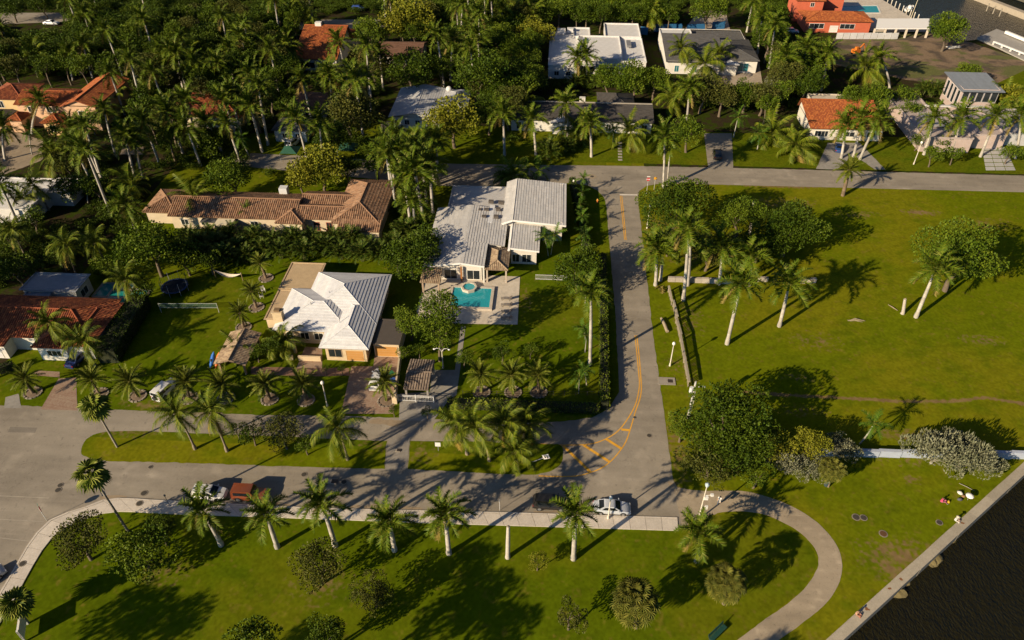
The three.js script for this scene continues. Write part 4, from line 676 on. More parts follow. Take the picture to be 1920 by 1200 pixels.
{ const H = thing('orange_roofed_house', 'white house with a bright orange tile roof and white chimney in the trees', 'house'), wh = [0.6, 0.58, 0.56];
  wing(H, { x0: -74.6, x1: -61.6, z0: -223, z1: -205, h: 3.4, type: 'gable', ridge: 'x', rz: -221, rise: 4.2, tile: 'barrelOrange', wall: wh }); wing(H, { x0: -67, x1: -59.8, z0: -229, z1: -222, h: 3.8, pitch: 0.4, tile: 'barrelOrange', wall: wh });
  lump(H, 'chimney', [0.75, 0.73, 0.7], [-70.4, 5, -221, 1.8, 7, 1.4]); opening(H, 'window', 'S', -205.5, -70.6, 0.6, 4.5, 1.8, [0.6, 0.6, 0.6], glassDark, 3); windows(H, 'S', -205.5, [[-65, 2]], {}); }
{ const H = thing('brown_gabled_house', 'house with a plain red-brown shingle roof under a utility wire', 'house'); wing(H, { x0: -52, x1: -38.5, z0: -222, z1: -209.5, h: 3, type: 'gable', ridge: 'x', pitch: 0.3, tile: 'shingleBrown', wall: [0.6, 0.55, 0.48] }); wing(H, { x0: -47, x1: -42, z0: -213, z1: -207.8, h: 2.8, type: 'gable', ridge: 'z', pitch: 0.3, tile: 'shingleBrown', wall: [0.65, 0.6, 0.5] }); windows(H, 'S', -210, [[-50], [-40.5]], {}); }
{ const H = thing('small_brown_house', 'small brown shingle roof among olive trees beside the white pickup', 'house'); wing(H, { x0: -66, x1: -57, z0: -183, z1: -172.4, h: 3, pitch: 0.3, tile: 'shingleBrown', wall: [0.5, 0.45, 0.4] }); windows(H, 'S', -172.9, [[-62]], {}); }
{ const H = thing('grey_porch_house', 'small grey shingle house with a white porch behind the white pickup', 'house'); wing(H, { x0: -66.5, x1: -58, z0: -167.5, z1: -160.2, h: 3, pitch: 0.25, tile: 'shingleGrey', wall: [0.66, 0.66, 0.62] }); windows(H, 'S', -160.7, [[-63.6, 1.2], [-60.5, 1.2]], {}); }
{ const H = thing('white_gravel_house', 'house with a pale low roof behind the yellow-green tree on the top street', 'house'); wing(H, { x0: -40.4, x1: -27.5, z0: -187.2, z1: -169.2, h: 3, type: 'gable', ridge: 'z', pitch: 0.18, tile: 'paleGrey', wall: [0.7, 0.7, 0.68] }); wing(H, { x0: -29, x1: -21.8, z0: -186.8, z1: -174, h: 3.1, pitch: 0.2, tile: 'paleGrey', wall: [0.7, 0.7, 0.68] });
  windows(H, 'S', -169.7, [[-38.5, 1.3], [-36, 1.3], [-33.4, 1.3], [-30.4, 1.3]], {}); const d = new GB(); d.col = [0.6, 0.6, 0.6]; d.ball([-27.5, 3.9, -185], 0.8, 0.8, 0.5); d.mesh('roof_tank', vc, H); }
{ const H = thing('white_modern_house', 'sprawling white flat roofed house with stepped parapets', 'house'), wh = [0.72, 0.70, 0.67], rf = [0.70, 0.69, 0.68];
  const fl = (x0, x1, z0, z1, h, rim = 0.4) => wing(H, { x0, x1, z0, z1, h, type: 'flat', tile: 'white', roof: rf, wall: wh, over: 0.1, rim });
  fl(-2.4, 6.0, -231, -203.5, 3.6); fl(6.0, 18.2, -226, -207.4, 4.2); fl(18.2, 24.8, -226, -207, 3.7); fl(14, 24.6, -238, -226, 4.1); fl(4.6, 9.6, -234, -226, 3.9);
  lump(H, 'roof_unit', [0.65, 0.65, 0.66], [1, 4.6, -229, 2.4, 1.4, 1.6], [3.6, 4.5, -230.6, 1.8, 1.2, 1.4]); lump(H, 'roof_hood', [0.2, 0.2, 0.22], [20.6, 4.4, -220, 1.2, 0.6, 4.5]); lump(H, 'roof_hood', [0.28, 0.28, 0.3], [6.8, 5.0, -221, 1, 0.5, 4]);
  opening(H, 'window', 'S', -207.5, 12.9, 0.3, 2.6, 2.6, [0.7, 0.7, 0.68], glassTeal, 2); opening(H, 'window', 'S', -207.5, 9, 0.3, 3, 2.6, [0.7, 0.7, 0.68], glassDark, 3); windows(H, 'S', -203.6, [[0, 1.4], [3.2, 1.4]], { pane: glassDark }); windows(H, 'S', -207.1, [[21.5, 1.8]], { pane: glassTeal }); lump(H, 'entrance_canopy', wh, [8.2, 3.3, -206.2, 5, 0.3, 2.6]); }
{ const H = thing('dark_grey_roofed_house', 'white walled house with a charcoal roof and teal windows', 'house'), wh = [0.7, 0.68, 0.64];
  wing(H, { x0: 30.4, x1: 47, z0: -226, z1: -208.8, h: 3.5, type: 'shed', rise: 2.2, tile: 'shingleGrey', wall: wh }); wing(H, { x0: 42, x1: 56.5, z0: -228, z1: -210.5, h: 3.6, type: 'hip', pitch: 0.28, tile: 'shingleGrey', wall: wh });
  wing(H, { x0: 38.5, x1: 56, z0: -237, z1: -227, h: 3.5, type: 'shed', rise: -0.3, tile: 'shingleGrey', wall: wh }); wing(H, { x0: 30.6, x1: 40, z0: -234, z1: -226, h: 4.2, type: 'flat', tile: 'white', roof: [0.66, 0.65, 0.63], wall: wh, over: 0.1 }); wing(H, { x0: 46, x1: 50.6, z0: -213.5, z1: -208.4, h: 3.1, type: 'hip', pitch: 0.25, tile: 'paleGrey', wall: wh });
  windows(H, 'S', -209.3, [[33.6, 1.3], [38.6, 1.3], [42.6, 1.3]], { pane: glassTeal, h: 1.9, y: 0.5 }); opening(H, 'window', 'S', -211, 52.3, 0.4, 3, 2.4, [0.6, 0.6, 0.6], glassTeal, 2); }
{ const H = thing('long_dark_roofed_house', 'long ranch house with a dark shingle roof and white chimney facing the top street', 'house'), wh = [0.7, 0.69, 0.65];
  wing(H, { x0: -11, x1: 23.8, z0: -180.5, z1: -169.6, h: 3, type: 'gable', ridge: 'x', rz: -176.5, rise: 1.7, tile: 'shingleDark', wall: wh }); wing(H, { x0: 10.5, x1: 19.8, z0: -187, z1: -176, h: 3.1, type: 'hip', pitch: 0.4, ridge: 'z', tile: 'shingleDark', wall: wh }); wing(H, { x0: -1, x1: 4.8, z0: -174, z1: -168.2, h: 2.9, type: 'gable', ridge: 'z', pitch: 0.2, tile: 'paleGrey', wall: wh });
  lump(H, 'chimney', [0.74, 0.72, 0.68], [6.6, 4.2, -177.5, 1.4, 3, 1.1]); lump(H, 'ridge_board', [0.4, 0.36, 0.3], [6.4, 4.86, -176.5, 34.6, 0.16, 0.4]);
  windows(H, 'S', -170.1, [[-8.6, 1.3], [-6, 1.3], [6.4, 1.2], [8.6, 1.2], [10.8, 1.2], [13, 1.2], [18, 1.8], [21.6, 1.4]], { h: 1.9, y: 0.4 }); }
{ const H = thing('terracotta_roofed_house', 'white bungalow with an orange tile roof behind three leaning palms', 'house'), wh = [0.72, 0.68, 0.6];
  wing(H, { x0: 60.4, x1: 78, z0: -182.5, z1: -169, h: 3, type: 'gable', ridge: 'x', rz: -181, rise: 2.2, tile: 'barrelOrange', wall: wh }); wing(H, { x0: 64, x1: 74.5, z0: -188, z1: -182, h: 3.6, type: 'flat', tile: 'white', roof: [0.6, 0.53, 0.44], wall: wh, over: 0.1 });
  opening(H, 'window', 'S', -169.5, 63.4, 0.8, 3.2, 1.5, [0.75, 0.73, 0.7], glassDark, 4); windows(H, 'S', -169.5, [[70, 2.4], [75, 2]], {}); }
{ const H = thing('pink_modern_house', 'modern pale pink house with a grey metal roofed pavilion', 'house'), pk = [0.50, 0.40, 0.37];
  wing(H, { x0: 100.4, x1: 111, z0: -197, z1: -185.4, h: 6.3, type: 'shed', rise: 0.5, tile: 'metal', wall: pk, over: 0.9 }); wing(H, { x0: 84.6, x1: 96, z0: -182, z1: -164.5, h: 3.4, type: 'flat', tile: 'white', roof: [0.46, 0.385, 0.36], wall: pk, over: 0.1, rim: 0.35 });
  wing(H, { x0: 84, x1: 92.2, z0: -190, z1: -182, h: 3.1, type: 'flat', tile: 'white', roof: [0.36, 0.3, 0.29], wall: pk, over: 0.1, rim: 0.5 }); wing(H, { x0: 96, x1: 104.6, z0: -180, z1: -167, h: 3.2, type: 'flat', tile: 'white', roof: [0.5, 0.42, 0.4], wall: pk, over: 0.1, rim: 0.35 }); wing(H, { x0: 104.6, x1: 116, z0: -183, z1: -169, h: 3.0, type: 'flat', tile: 'white', roof: [0.4, 0.37, 0.37], wall: [0.5, 0.5, 0.52], over: 0.1 });
  for (let i = 0; i < 5; i++) opening(H, 'window', 'S', -186.3, 102.2 + i * 1.75, 3.3, 1.6, 2.6, [0.35, 0.35, 0.36], glassDark, 1); for (let i = 0; i < 4; i++) opening(H, 'window', 'W', 101.3, -188 - i * 2.2, 1.6, 1.4, 4, [0.6, 0.6, 0.6], glassDark, 1);
  const br = new GB(); br.col = [0.55, 0.53, 0.52]; br.box(98, 4.1, -181.5, 14, 0.3, 0.8); br.mesh('roof_beam', vc, H); lump(H, 'roof_deck', [0.42, 0.40, 0.40], [90.4, 3.75, -174, 5, 0.1, 8]); }
{ const H = thing('red_waterfront_house', 'coral red waterfront house with orange tile roofs', 'house'), rd = [0.55, 0.13, 0.065];
  wing(H, { x0: 77.6, x1: 98.6, z0: -257, z1: -246.4, h: 3.6, pitch: 0.26, tile: 'barrelOrange', wall: rd }); wing(H, { x0: 76.5, x1: 86, z0: -268, z1: -257, h: 6.6, pitch: 0.3, tile: 'barrelOrange', wall: rd }); wing(H, { x0: 86, x1: 94, z0: -270, z1: -262, h: 6, pitch: 0.2, tile: 'barrelOrange', wall: rd });
  windows(H, 'S', -257.5, [[82, 1.3]], { y: 4.6, h: 1.4 }); for (const x of [81.5, 91]) opening(H, 'awning_window', 'S', -246.9, x, 1.2, 4.6, 1.6, [0.7, 0.7, 0.7], glassDark, 3); opening(H, 'garage_door', 'S', -246.9, 87, 0.1, 2.6, 2.1, [0.7, 0.68, 0.64], [0.66, 0.65, 0.62]); }
{ const H = thing('far_orange_roof_house', 'small orange tile roof beside the shaded far street', 'house'); wing(H, { x0: -190, x1: -178, z0: -232, z1: -222, h: 3, pitch: 0.3, tile: 'barrelOrange', wall: [0.5, 0.5, 0.5] }); windows(H, 'S', -222.5, [[-184]], {}); }
{ const H = thing('dark_red_roofed_house', 'low house with dark red tile roofs and cream arches among palms', 'house'); wing(H, { x0: -92, x1: -82, z0: -181, z1: -174, h: 3.2, type: 'gable', ridge: 'x', pitch: 0.3, tile: 'barrelRed', wall: [0.6, 0.5, 0.34] }); wing(H, { x0: -95, x1: -76, z0: -174.2, z1: -166.5, h: 3, pitch: 0.34, tile: 'barrelRed', wall: [0.62, 0.54, 0.38] }); windows(H, 'S', -167, [[-91, 1.6], [-86, 1.6], [-80, 1.6]], {}); }
{ const H = thing('dark_thatched_house', 'dark brown roofed outbuilding among trees beside the white modern house', 'house'); wing(H, { x0: -17, x1: -7.5, z0: -219, z1: -208, h: 3, pitch: 0.4, tile: 'shingleBrown', wall: [0.3, 0.27, 0.24] }); windows(H, 'S', -208.5, [[-12]], {}); }

// ---------- small structures ----------
const poolMat = std({ color: lin(0.02, 0.30, 0.36), roughness: 0.05, bumpMap: waterTex, bumpScale: 0.02 });
{ // swimming pool with a raised spa
  const P = thing('swimming_pool', 'turquoise swimming pool with a raised round spa on the tiled terrace', 'pool', [0, 0, 0]);
  const x0 = -16.8, x1 = -10, z0 = -105.4, z1 = -99.9, g = new GB(); g.col = [0.55, 0.48, 0.4];
  for (const b of [[(x0 + x1) / 2, 0.2, z0 - 0.25, x1 - x0 + 1, 0.4, 0.5], [(x0 + x1) / 2, 0.2, z1 + 0.25, x1 - x0 + 1, 0.4, 0.5], [x0 - 0.25, 0.2, (z0 + z1) / 2, 0.5, 0.4, z1 - z0], [x1 + 0.25, 0.2, (z0 + z1) / 2, 0.5, 0.4, z1 - z0]]) g.box(...b); g.mesh('coping', vcGrain, P);
  const w = new GB(); w.quad([x0, 0.26, z1], [x1, 0.26, z1], [x1, 0.26, z0], [x0, 0.26, z0]); w.mesh('water', poolMat, P);
  const s = new GB(); s.col = [0.6, 0.53, 0.44]; s.lathe([-14.0, 0, -105.2], [[1.45, 0], [1.45, 0.75], [1.1, 0.75], [1.1, 0.5]], 8); s.mesh('spa_wall', vcGrain, P);
  const t = new GB(); for (let i = 0; i < 8; i++) { const a = i * 0.7854, b = a + 0.7854; t.tri([-14, 0.62, -105.2], [-14 + Math.cos(b) * 1.1, 0.62, -105.2 - Math.sin(b) * 1.1].map((v, k) => k === 2 ? -105.2 + Math.sin(b) * 1.1 : v), [-14 + Math.cos(a) * 1.1, 0.62, -105.2 + Math.sin(a) * 1.1]); } t.mesh('spa_water', poolMat, P);
}
{ const P = thing('canal_side_pool', 'long blue swimming pool on the white deck beside the canal', 'pool', [0, 0, 0]); const a = W(1572, 12), b = W(1645, 11), c = W(1651, 25), d = W(1572, 25), up = (p, y) => [p[0], y, p[2]];
  const w = new GB(); w.quad(up(d, 0.1), up(c, 0.1), up(b, 0.1), up(a, 0.1)); w.mesh('water', poolMat, P); const g = new GB(); g.col = [0.66, 0.63, 0.58]; for (const [p, q] of [[a, b], [b, c], [c, d], [d, a]]) g.beam(up(p, 0.1), up(q, 0.1), 0.5, 0.2); g.mesh('coping', vcGrain, P); }
for (const [x, y, w] of [[215, 545, 3], [238, 556, 3.4]]) { const c = W(x, y), P = thing('garden_pool', 'turquoise pool under the palms by the flat roofed annex', 'pool', c, 0, 'shaded pools by the annex'), g = new GB(), e = new GB(); g.quad([-w, 0.09, 2], [w, 0.09, 2], [w, 0.09, -2], [-w, 0.09, -2]); g.mesh('water', std({ color: lin(0.02, 0.27, 0.27), roughness: 0.06 }), P); e.col = [0.4, 0.37, 0.33]; for (const [p, q] of [[[-w, 2], [w, 2]], [[w, 2], [w, -2]], [[w, -2], [-w, -2]], [[-w, -2], [-w, 2]]]) e.beam([p[0], 0.08, p[1]], [q[0], 0.08, q[1]], 0.4, 0.16); e.mesh('coping', vcGrain, P); }
{ const T = thing('garden_pavilion', 'open garden pavilion with a tan ribbed roof beside the kayaks', 'pavilion'); wing(T, { x0: -50.6, x1: -45.6, z0: -88.6, z1: -80.9, h: 2.4, type: 'gable', ridge: 'z', pitch: 0.34, tile: 'shingleTan', over: 0.5, wall: [0.3, 0.2, 0.13], open: [[-50, -88], [-46.2, -88], [-46.2, -81.5], [-50, -81.5]] }); }
{ const T = thing('driveway_shelter', 'weathered grey-brown thatched shelter over the concrete drive behind the white gate', 'pavilion'); wing(T, { x0: -20.7, x1: -16.9, z0: -83.7, z1: -77.2, h: 2.5, type: 'gable', ridge: 'x', pitch: 0.16, tile: 'thatch', over: 0.3, wall: [0.3, 0.28, 0.26], open: [[-20.4, -83.3], [-17.2, -83.3], [-17.2, -77.6], [-20.4, -77.6]] }); }
{ const T = thing('white_boathouse_awning', 'long white canopy on posts beside the canal dock', 'canopy'), a = W(1645, 37, 3), b = W(1742, 37, 3), c = W(1742, 53, 3), d = W(1642, 53, 3), g = new GB(); g.col = [0.74, 0.73, 0.71]; g.quad(d, c, add(b, [0, 0.4, 0]), add(a, [0, 0.4, 0])); g.quad(add(d, [0, -0.3, 0]), add(c, [0, -0.3, 0]), c, d); g.mesh('canvas', vc, T); for (let i = 0; i < 6; i++) { const p = mix(d, c, i / 5), q = mix(a, b, i / 5), m = new GB(); m.col = [0.6, 0.52, 0.42]; m.box(p[0], 1.4, p[2] - 0.3, 0.5, 2.8, 0.5); m.mesh('post', vc, T); } }
{ const T = thing('white_panel_fence', 'white panel fence along the bare building plot', 'fence'); for (let i = 0; i < 9; i++) { const a = W(1567 + i * 12.9, 73 + i * 0.05), g = new GB(); const q = rr(0.9, 1.04); g.col = [0.62 * q, 0.62 * q, 0.64 * q]; const b = W(1567 + (i + 0.93) * 12.9, 73); g.beam([a[0], 0.95, a[2]], [b[0], 0.95, b[2]], 0.12, 1.9); g.mesh('panel', vcStucco, T); } }
for (let i = 0; i < 4; i++) { const a = W(1200 + [0, 26, 86, 134][i], [64, 60, 60, 55][i]), b = W(1200 + [14, 78, 124, 158][i], [66, 59, 59, 54][i]); const T = thing('blue_screen_fence', 'blue fabric screen fence behind the charcoal roofed house', 'fence', [0, 0, 0], 0, 'blue construction screens'), g = new GB(); g.col = [0.015, 0.11, 0.26]; g.beam([a[0], 1.2, a[2]], [b[0], 1.2, b[2]], 0.06, 2.4); g.mesh('screen', vc, T); const m = new GB(); m.col = [0.3, 0.3, 0.3]; m.tube([[a[0], 0, a[2]], [a[0], 2.5, a[2]]], [0.05], 5); m.mesh('post', vc, T); }
{ // dock on the right bank and the far bank
  const T = thing('white_boat_dock', 'white concrete boat dock with a long rail beside the canal', 'dock'); const a = W(1832, 72), b = W(1868, 56), c = W(1960, 88), d = W(1935, 122); const g = new GB(); g.col = [0.36, 0.34, 0.31]; const u = (p, y) => [p[0], y, p[2]]; g.quad(u(d, 0.3), u(c, 0.3), u(b, 0.3), u(a, 0.3)); for (const [p, q] of [[a, b], [b, c], [c, d], [d, a]]) g.quad(u(p, -1.4), u(q, -1.4), u(q, 0.3), u(p, 0.3)); g.mesh('deck', vcGrain, T);
  const e = W(1864, 78, 1.2), f = W(1930, 104, 1.2), h = new GB(); h.col = [0.7, 0.69, 0.66]; h.beam(e, f, 0.7, 0.35); h.mesh('rail', vc, T); const k = new GB(); k.col = [0.72, 0.7, 0.67]; k.beam(W(1886, 60, 1.1), W(1935, 80, 1.1), 0.8, 0.8); k.mesh('locker', vc, T); for (let i = 0; i < 5; i++) { const p = mix(e, f, i / 4), m = new GB(); m.col = [0.65, 0.63, 0.6]; m.box(p[0], 0.65, p[2], 0.4, 1, 0.4); m.mesh('post', vc, T); } }
{ const T = thing('far_canal_bank', 'concrete quay on the far bank of the canal', 'quay'); const a = W(1820, -12), b = W(1945, 36), g = new GB(); g.col = [0.40, 0.34, 0.26]; g.beam([a[0], -0.4, a[2]], [b[0], -0.4, b[2]], 2.2, 2); g.mesh('cap', vcGrain, T); const s = new GB(); s.col = [0.25, 0.22, 0.14]; const A = W(1845, -20), B = W(1960, 20), C = W(2100, -20), D = W(1900, -50); s.quad([A[0], 0.2, A[2]], [B[0], 0.2, B[2]], [C[0], 0.2, C[2]], [D[0], 0.2, D[2]]); s.mesh('bank', vcGrain, T); for (let i = 0; i < 3; i++) { const p = W(1852 + i * 12, 14 + i * 5), m = new GB(); m.col = [0.3, 0.26, 0.2]; m.tube([[p[0], -2, p[2]], [p[0], 1.4, p[2]]], [0.2], 6); m.mesh('pile', vc, T); } }
for (let i = 0; i < 9; i++) { const p = W(1656 + i * 7, 3 + i * 4.1, 0), T = thing('mooring_pile', 'white topped mooring pile along the canal deck', 'pile', [p[0] + 1.5, -1.3, p[2]], 0, 'mooring piles along the canal deck'), g = new GB(); g.col = [0.5, 0.45, 0.38]; g.tube([[0, -1, 0], [0, 2.6, 0]], [0.18], 7); g.mesh('shaft', vc, T); const c = new GB(); c.col = [0.7, 0.7, 0.68]; c.tube([[0, 2.6, 0], [0, 2.95, 0]], [0.2, 0.03], 7); c.mesh('cap', vc, T); }
{ const p = W(1690, 12), T = thing('moored_boat', 'small white open boat moored at the canal deck', 'boat', [p[0] + 3, -1.1, p[2]], 0.9), g = new GB(); g.col = [0.7, 0.69, 0.66]; const S = [[-2.6, 1.0], [-1, 1.15], [1, 1.05], [2.4, 0.55], [3.1, 0.05]]; for (let i = 0; i + 1 < S.length; i++) for (const s of [-1, 1]) { const [x, w] = S[i], [X, q] = S[i + 1]; g.quad([x, 0, w * 0.6 * s], [X, 0.1, q * 0.6 * s], [X, 0.95, q * s], [x, 0.8, w * s]); g.quad([x, 0.45, 0], [X, 0.5, 0], [X, 0.5, q * s * 0.85], [x, 0.45, w * s * 0.85]); } g.quad([-2.6, 0, -0.6], [-2.6, 0, 0.6], [-2.6, 0.8, 1], [-2.6, 0.8, -1]); g.mesh('hull', vc, T); const k = new GB(); k.col = [0.6, 0.6, 0.6]; k.box(0, 1, 0, 1, 1, 1); k.mesh('console', vc, T); const m = new GB(); m.col = [0.08, 0.08, 0.09]; m.box(-2.8, 0.9, 0, 0.5, 0.7, 0.4); m.mesh('outboard_motor', vc, T); }
{ const p = W(1707, 36), q = W(1717, 0, 9), T = thing('boat_mast', 'thin leaning mast at the canal dock', 'mast', p), g = new GB(); g.col = [0.6, 0.52, 0.36]; g.tube([[0, 0, 0], [2, 11, -3]], [0.1, 0.05], 6); g.mesh('spar', vc, T); const k = new GB(); k.col = [0.4, 0.4, 0.4]; k.box(0, 0.1, 0, 0.4, 0.3, 0.4); k.mesh('foot', vc, T); }

// park fence of weathered timber with a thick top rail, and the low stone wall
{ const pts = px([[1253, 548], [1259, 575], [1267, 606], [1275, 640], [1282, 680], [1290, 728]]); const T = thing('park_fence', 'leaning weathered timber fence with a broken top rail beside the road', 'fence');
  for (let i = 0; i + 1 < pts.length; i++) { const a = pts[i], b = pts[i + 1]; if (i === 1) a[0] += 0.25; const g = new GB(), v = rr(0.34, 0.46); g.col = [v, v * 0.86, v * 0.66]; const y0 = 1.35 + rr(-0.12, 0.12), y1 = 1.35 + rr(-0.12, 0.12); g.beam([a[0] + rr(-.12, .12), y0, a[2]], [b[0] + rr(-.12, .12), y1, b[2] - 0.1], 0.34, 0.16); g.mesh('top_rail', vcGrain, T);
    const r = new GB(); r.col = [0.3, 0.25, 0.18]; r.beam([a[0], 0.5, a[2]], [b[0], 0.5, b[2]], 0.06, 0.16); r.mesh('lower_rail', vcGrain, T); const p = new GB(); p.col = [0.36, 0.31, 0.23]; p.box(a[0], 0.7, a[2], 0.22, 1.5, 0.22); p.mesh('post', vcGrain, T);
    const n = Math.round(Math.hypot(b[0] - a[0], b[2] - a[2]) / 0.34); for (let k = 1; k < n; k++) if (rnd() < 0.8) { const q = mix(a, b, k / n), s = new GB(); s.col = [0.33, 0.28, 0.2]; s.box(q[0], 0.68, q[2], 0.05, 1.3, 0.15, 0, rr(-0.05, 0.05)); s.mesh('picket', vcGrain, T); } } }
{ const T = thing('stone_wall', 'low pale stone wall at the foot of the palm grove', 'wall'); const a = W(1252, 527), b = W(1352, 528); let x = a[0]; while (x < b[0] + 1.5) { const g = new GB(), l = rr(0.7, 1.3), v = rr(0.38, 0.52); g.col = [v, v * 0.88, v * 0.74]; g.box(x + l / 2, 0.45 + rr(-0.06, 0.06), a[2] + rr(-0.06, 0.06), l - 0.03, 1.0, 0.5, rr(-0.03, 0.03)); g.mesh('stone', vcGrain, T); x += l; } }
{ const T = thing('stone_wall_end', 'broken end of stone wall standing alone beside the palm grove', 'wall'); for (const [x, y] of [[1425, 527], [1434, 527], [1505, 530], [1516, 530], [1524, 529]]) { const c = W(x, y), g = new GB(), v = rr(0.38, 0.5); g.col = [v, v * 0.88, v * 0.74]; g.box(c[0], 0.4, c[2], 0.95, 0.9, 0.5, rr(-0.1, 0.1)); g.mesh('stone', vcGrain, T); } }
{ const T = thing('waterfront_wall', 'long low pale blue concrete wall between the silvery bushes', 'wall'); const a = W(1522, 856), b = W(1935, 861); const n = 10; for (let i = 0; i < n; i++) { const p = mix(a, b, i / n), q = mix(a, b, (i + 1) / n), g = new GB(), v = rr(0.97, 1.03); g.col = [0.42 * v, 0.47 * v, 0.58 * v]; const hh = 1.2; g.box((p[0] + q[0]) / 2, hh / 2, p[2] - 0.3, q[0] - p[0] - 0.012, hh, 0.5); g.mesh('wall_panel', vcStucco, T); } }
{ const T = thing('white_gate', 'low white metal gate across the concrete drive', 'gate'); const a = W(747, 752), b = W(814, 752); for (const y of [0.25, 1.05, 1.3]) { const g = new GB(); g.col = [0.62, 0.62, 0.62]; g.beam([a[0], y, a[2]], [b[0], y, a[2]], 0.06, 0.07); g.mesh('rail', vc, T); } for (let i = 0; i <= 22; i++) { const x = a[0] + (b[0] - a[0]) * i / 22, g = new GB(); g.col = [0.6, 0.6, 0.6]; g.box(x, 0.7, a[2], i % 11 ? 0.03 : 0.14, i % 11 ? 1.2 : 1.5, i % 11 ? 0.03 : 0.14); g.mesh(i % 11 ? 'bar' : 'post', vc, T); } }
{ const T = thing('gate_pillar_wall', 'cream rendered wall between the brick drive and the thatched shelter', 'wall'); const a = W(741, 755), b = W(752, 672); const g = new GB(); g.col = [0.62, 0.5, 0.34]; g.beam([a[0], 0.8, a[2]], [b[0], 0.8, b[2]], 0.25, 1.6); g.mesh('wall_face', vcStucco, T); const p = new GB(); p.col = [0.68, 0.55, 0.38]; p.box(a[0], 1, a[2], 0.7, 2, 0.6); p.mesh('pillar', vcStucco, T); }
{ const T = thing('garden_railing', 'white garden railing at the edge of the pool house lawn', 'fence'); const a = W(1004, 524), b = W(1062, 526); for (const y of [0.15, 1.05]) { const g = new GB(); g.col = [0.6, 0.6, 0.6]; g.beam([a[0], y, a[2]], [b[0], y, b[2]], 0.05, 0.06); g.mesh('rail', vc, T); } for (let i = 0; i <= 28; i++) { const p = mix(a, b, i / 28), g = new GB(); g.col = [0.58, 0.58, 0.6]; g.box(p[0], 0.55, p[2], 0.035, 1.1, 0.035); g.mesh('bar', vc, T); } }
{ const T = thing('lawn_edge_fence', 'thin dark wire fence inside the front hedge', 'fence'); const a = W(868, 741), b = W(1122, 742); for (const y of [0.35, 0.85]) { const g = new GB(); g.col = [0.02, 0.02, 0.02]; g.beam([a[0], y, a[2]], [b[0], y, b[2]], 0.03, 0.03); g.mesh('wire', vc, T); } for (let i = 0; i <= 12; i++) { const p = mix(a, b, i / 12), g = new GB(); g.col = [0.03, 0.03, 0.03]; g.box(p[0], 0.5, p[2], 0.06, 1, 0.06); g.mesh('post', vc, T); } }

// ---------- street furniture ----------
function lampPost(b, h, label, head = 'globe', group) {
  const T = thing('street_lamp', label, 'street lamp', b, 0, group), g = new GB(); g.col = [0.62, 0.57, 0.48]; g.tube([[0, 0, 0], [0, 0.5, 0], [0, 0.55, 0], [0, h - 0.5, 0]], [0.16, 0.15, 0.1, 0.06], 8); g.mesh('pole', vc, T);
  if (head === 'globe') { const c = new GB(); c.col = [0.78, 0.76, 0.7]; c.ball([0, h - 0.2, 0], 0.27, 0.33, 0.27, 9, 7); c.mesh('globe', vcGloss, T); const k = new GB(); k.col = [0.3, 0.3, 0.3]; k.tube([[0, h - 0.58, 0], [0, h - 0.45, 0]], [0.09, 0.16], 8); k.mesh('collar', vc, T); }
  else if (head === 'twin') { for (const s of [-1, 1]) { const a = new GB(); a.col = [0.66, 0.66, 0.66]; a.tube([[0, h - 0.7, 0], [0.3 * s, h - 0.1, 0], [0.75 * s, h, 0], [1.05 * s, h - 0.12, 0]], [0.045], 6); a.mesh('arm', vc, T); const c = new GB(); c.col = [0.7, 0.7, 0.7]; c.ball([1.15 * s, h - 0.2, 0], 0.22, 0.12, 0.16); c.mesh('lamp_head', vcGloss, T); } }
  else { const c = new GB(); c.col = [0.45, 0.55, 0.62]; c.tube([[0, h - 0.55, 0], [0, h - 0.15, 0], [0, h, 0]], [0.2, 0.3, 0.1], 8); c.mesh('lantern', vcGloss, T); }
  return T;
}
const up2 = (bx, by, tx, ty) => { const [b, t] = upright(bx, by, tx, ty); return [b, t[1]]; };
{ const [b, h] = up2(1140, 973, 1143, 931); lampPost(b, h, 'cream lamp post with a white globe in front of the silver sedan'); }
{ const [b, h] = up2(1309, 975, 1316, 903); const T = lampPost(b, h, 'tall cream lamp post with a blue-grey lantern at the start of the footpath', 'lantern'); const g = new GB(); g.col = [0.7, 0.69, 0.66]; g.box(0.25, h * 0.62, 0, 0.5, 0.5, 0.35); g.box(0.9, h * 0.7, 0, 0.35, 0.3, 0.3); g.beam([0, h * 0.68, 0], [0.9, h * 0.7, 0], 0.05); g.box(0.55, h * 0.38, 0.1, 0.35, 0.6, 0.2); g.mesh('signal_box', vc, T); }
{ const [b, h] = up2(1256, 686, 1261, 642); lampPost(b, h, 'white lamp post with a small globe beside the park fence'); }
{ const [b, h] = up2(1213, 428, 1208, 384); lampPost(b, h, 'white lamp post with a small globe on the verge near the stop line'); }
{ const [b, h] = up2(614, 762, 603, 716); lampPost(b, h, 'white globe lamp on the lawn between two stocky date palms'); }
{ const [b, h] = up2(831, 690, 830, 653); lampPost(b, h, 'silver twin headed lamp behind the thatched shelter', 'twin'); }
{ const [b, h] = up2(1713, 308, 1721, 264); lampPost(b, h, 'cream lamp post on the verge of the top street'); }
{ const [b, h] = up2(1075, 353, 1075, 338); lampPost(b, h, 'small lamp post behind the pool house on the street corner'); }
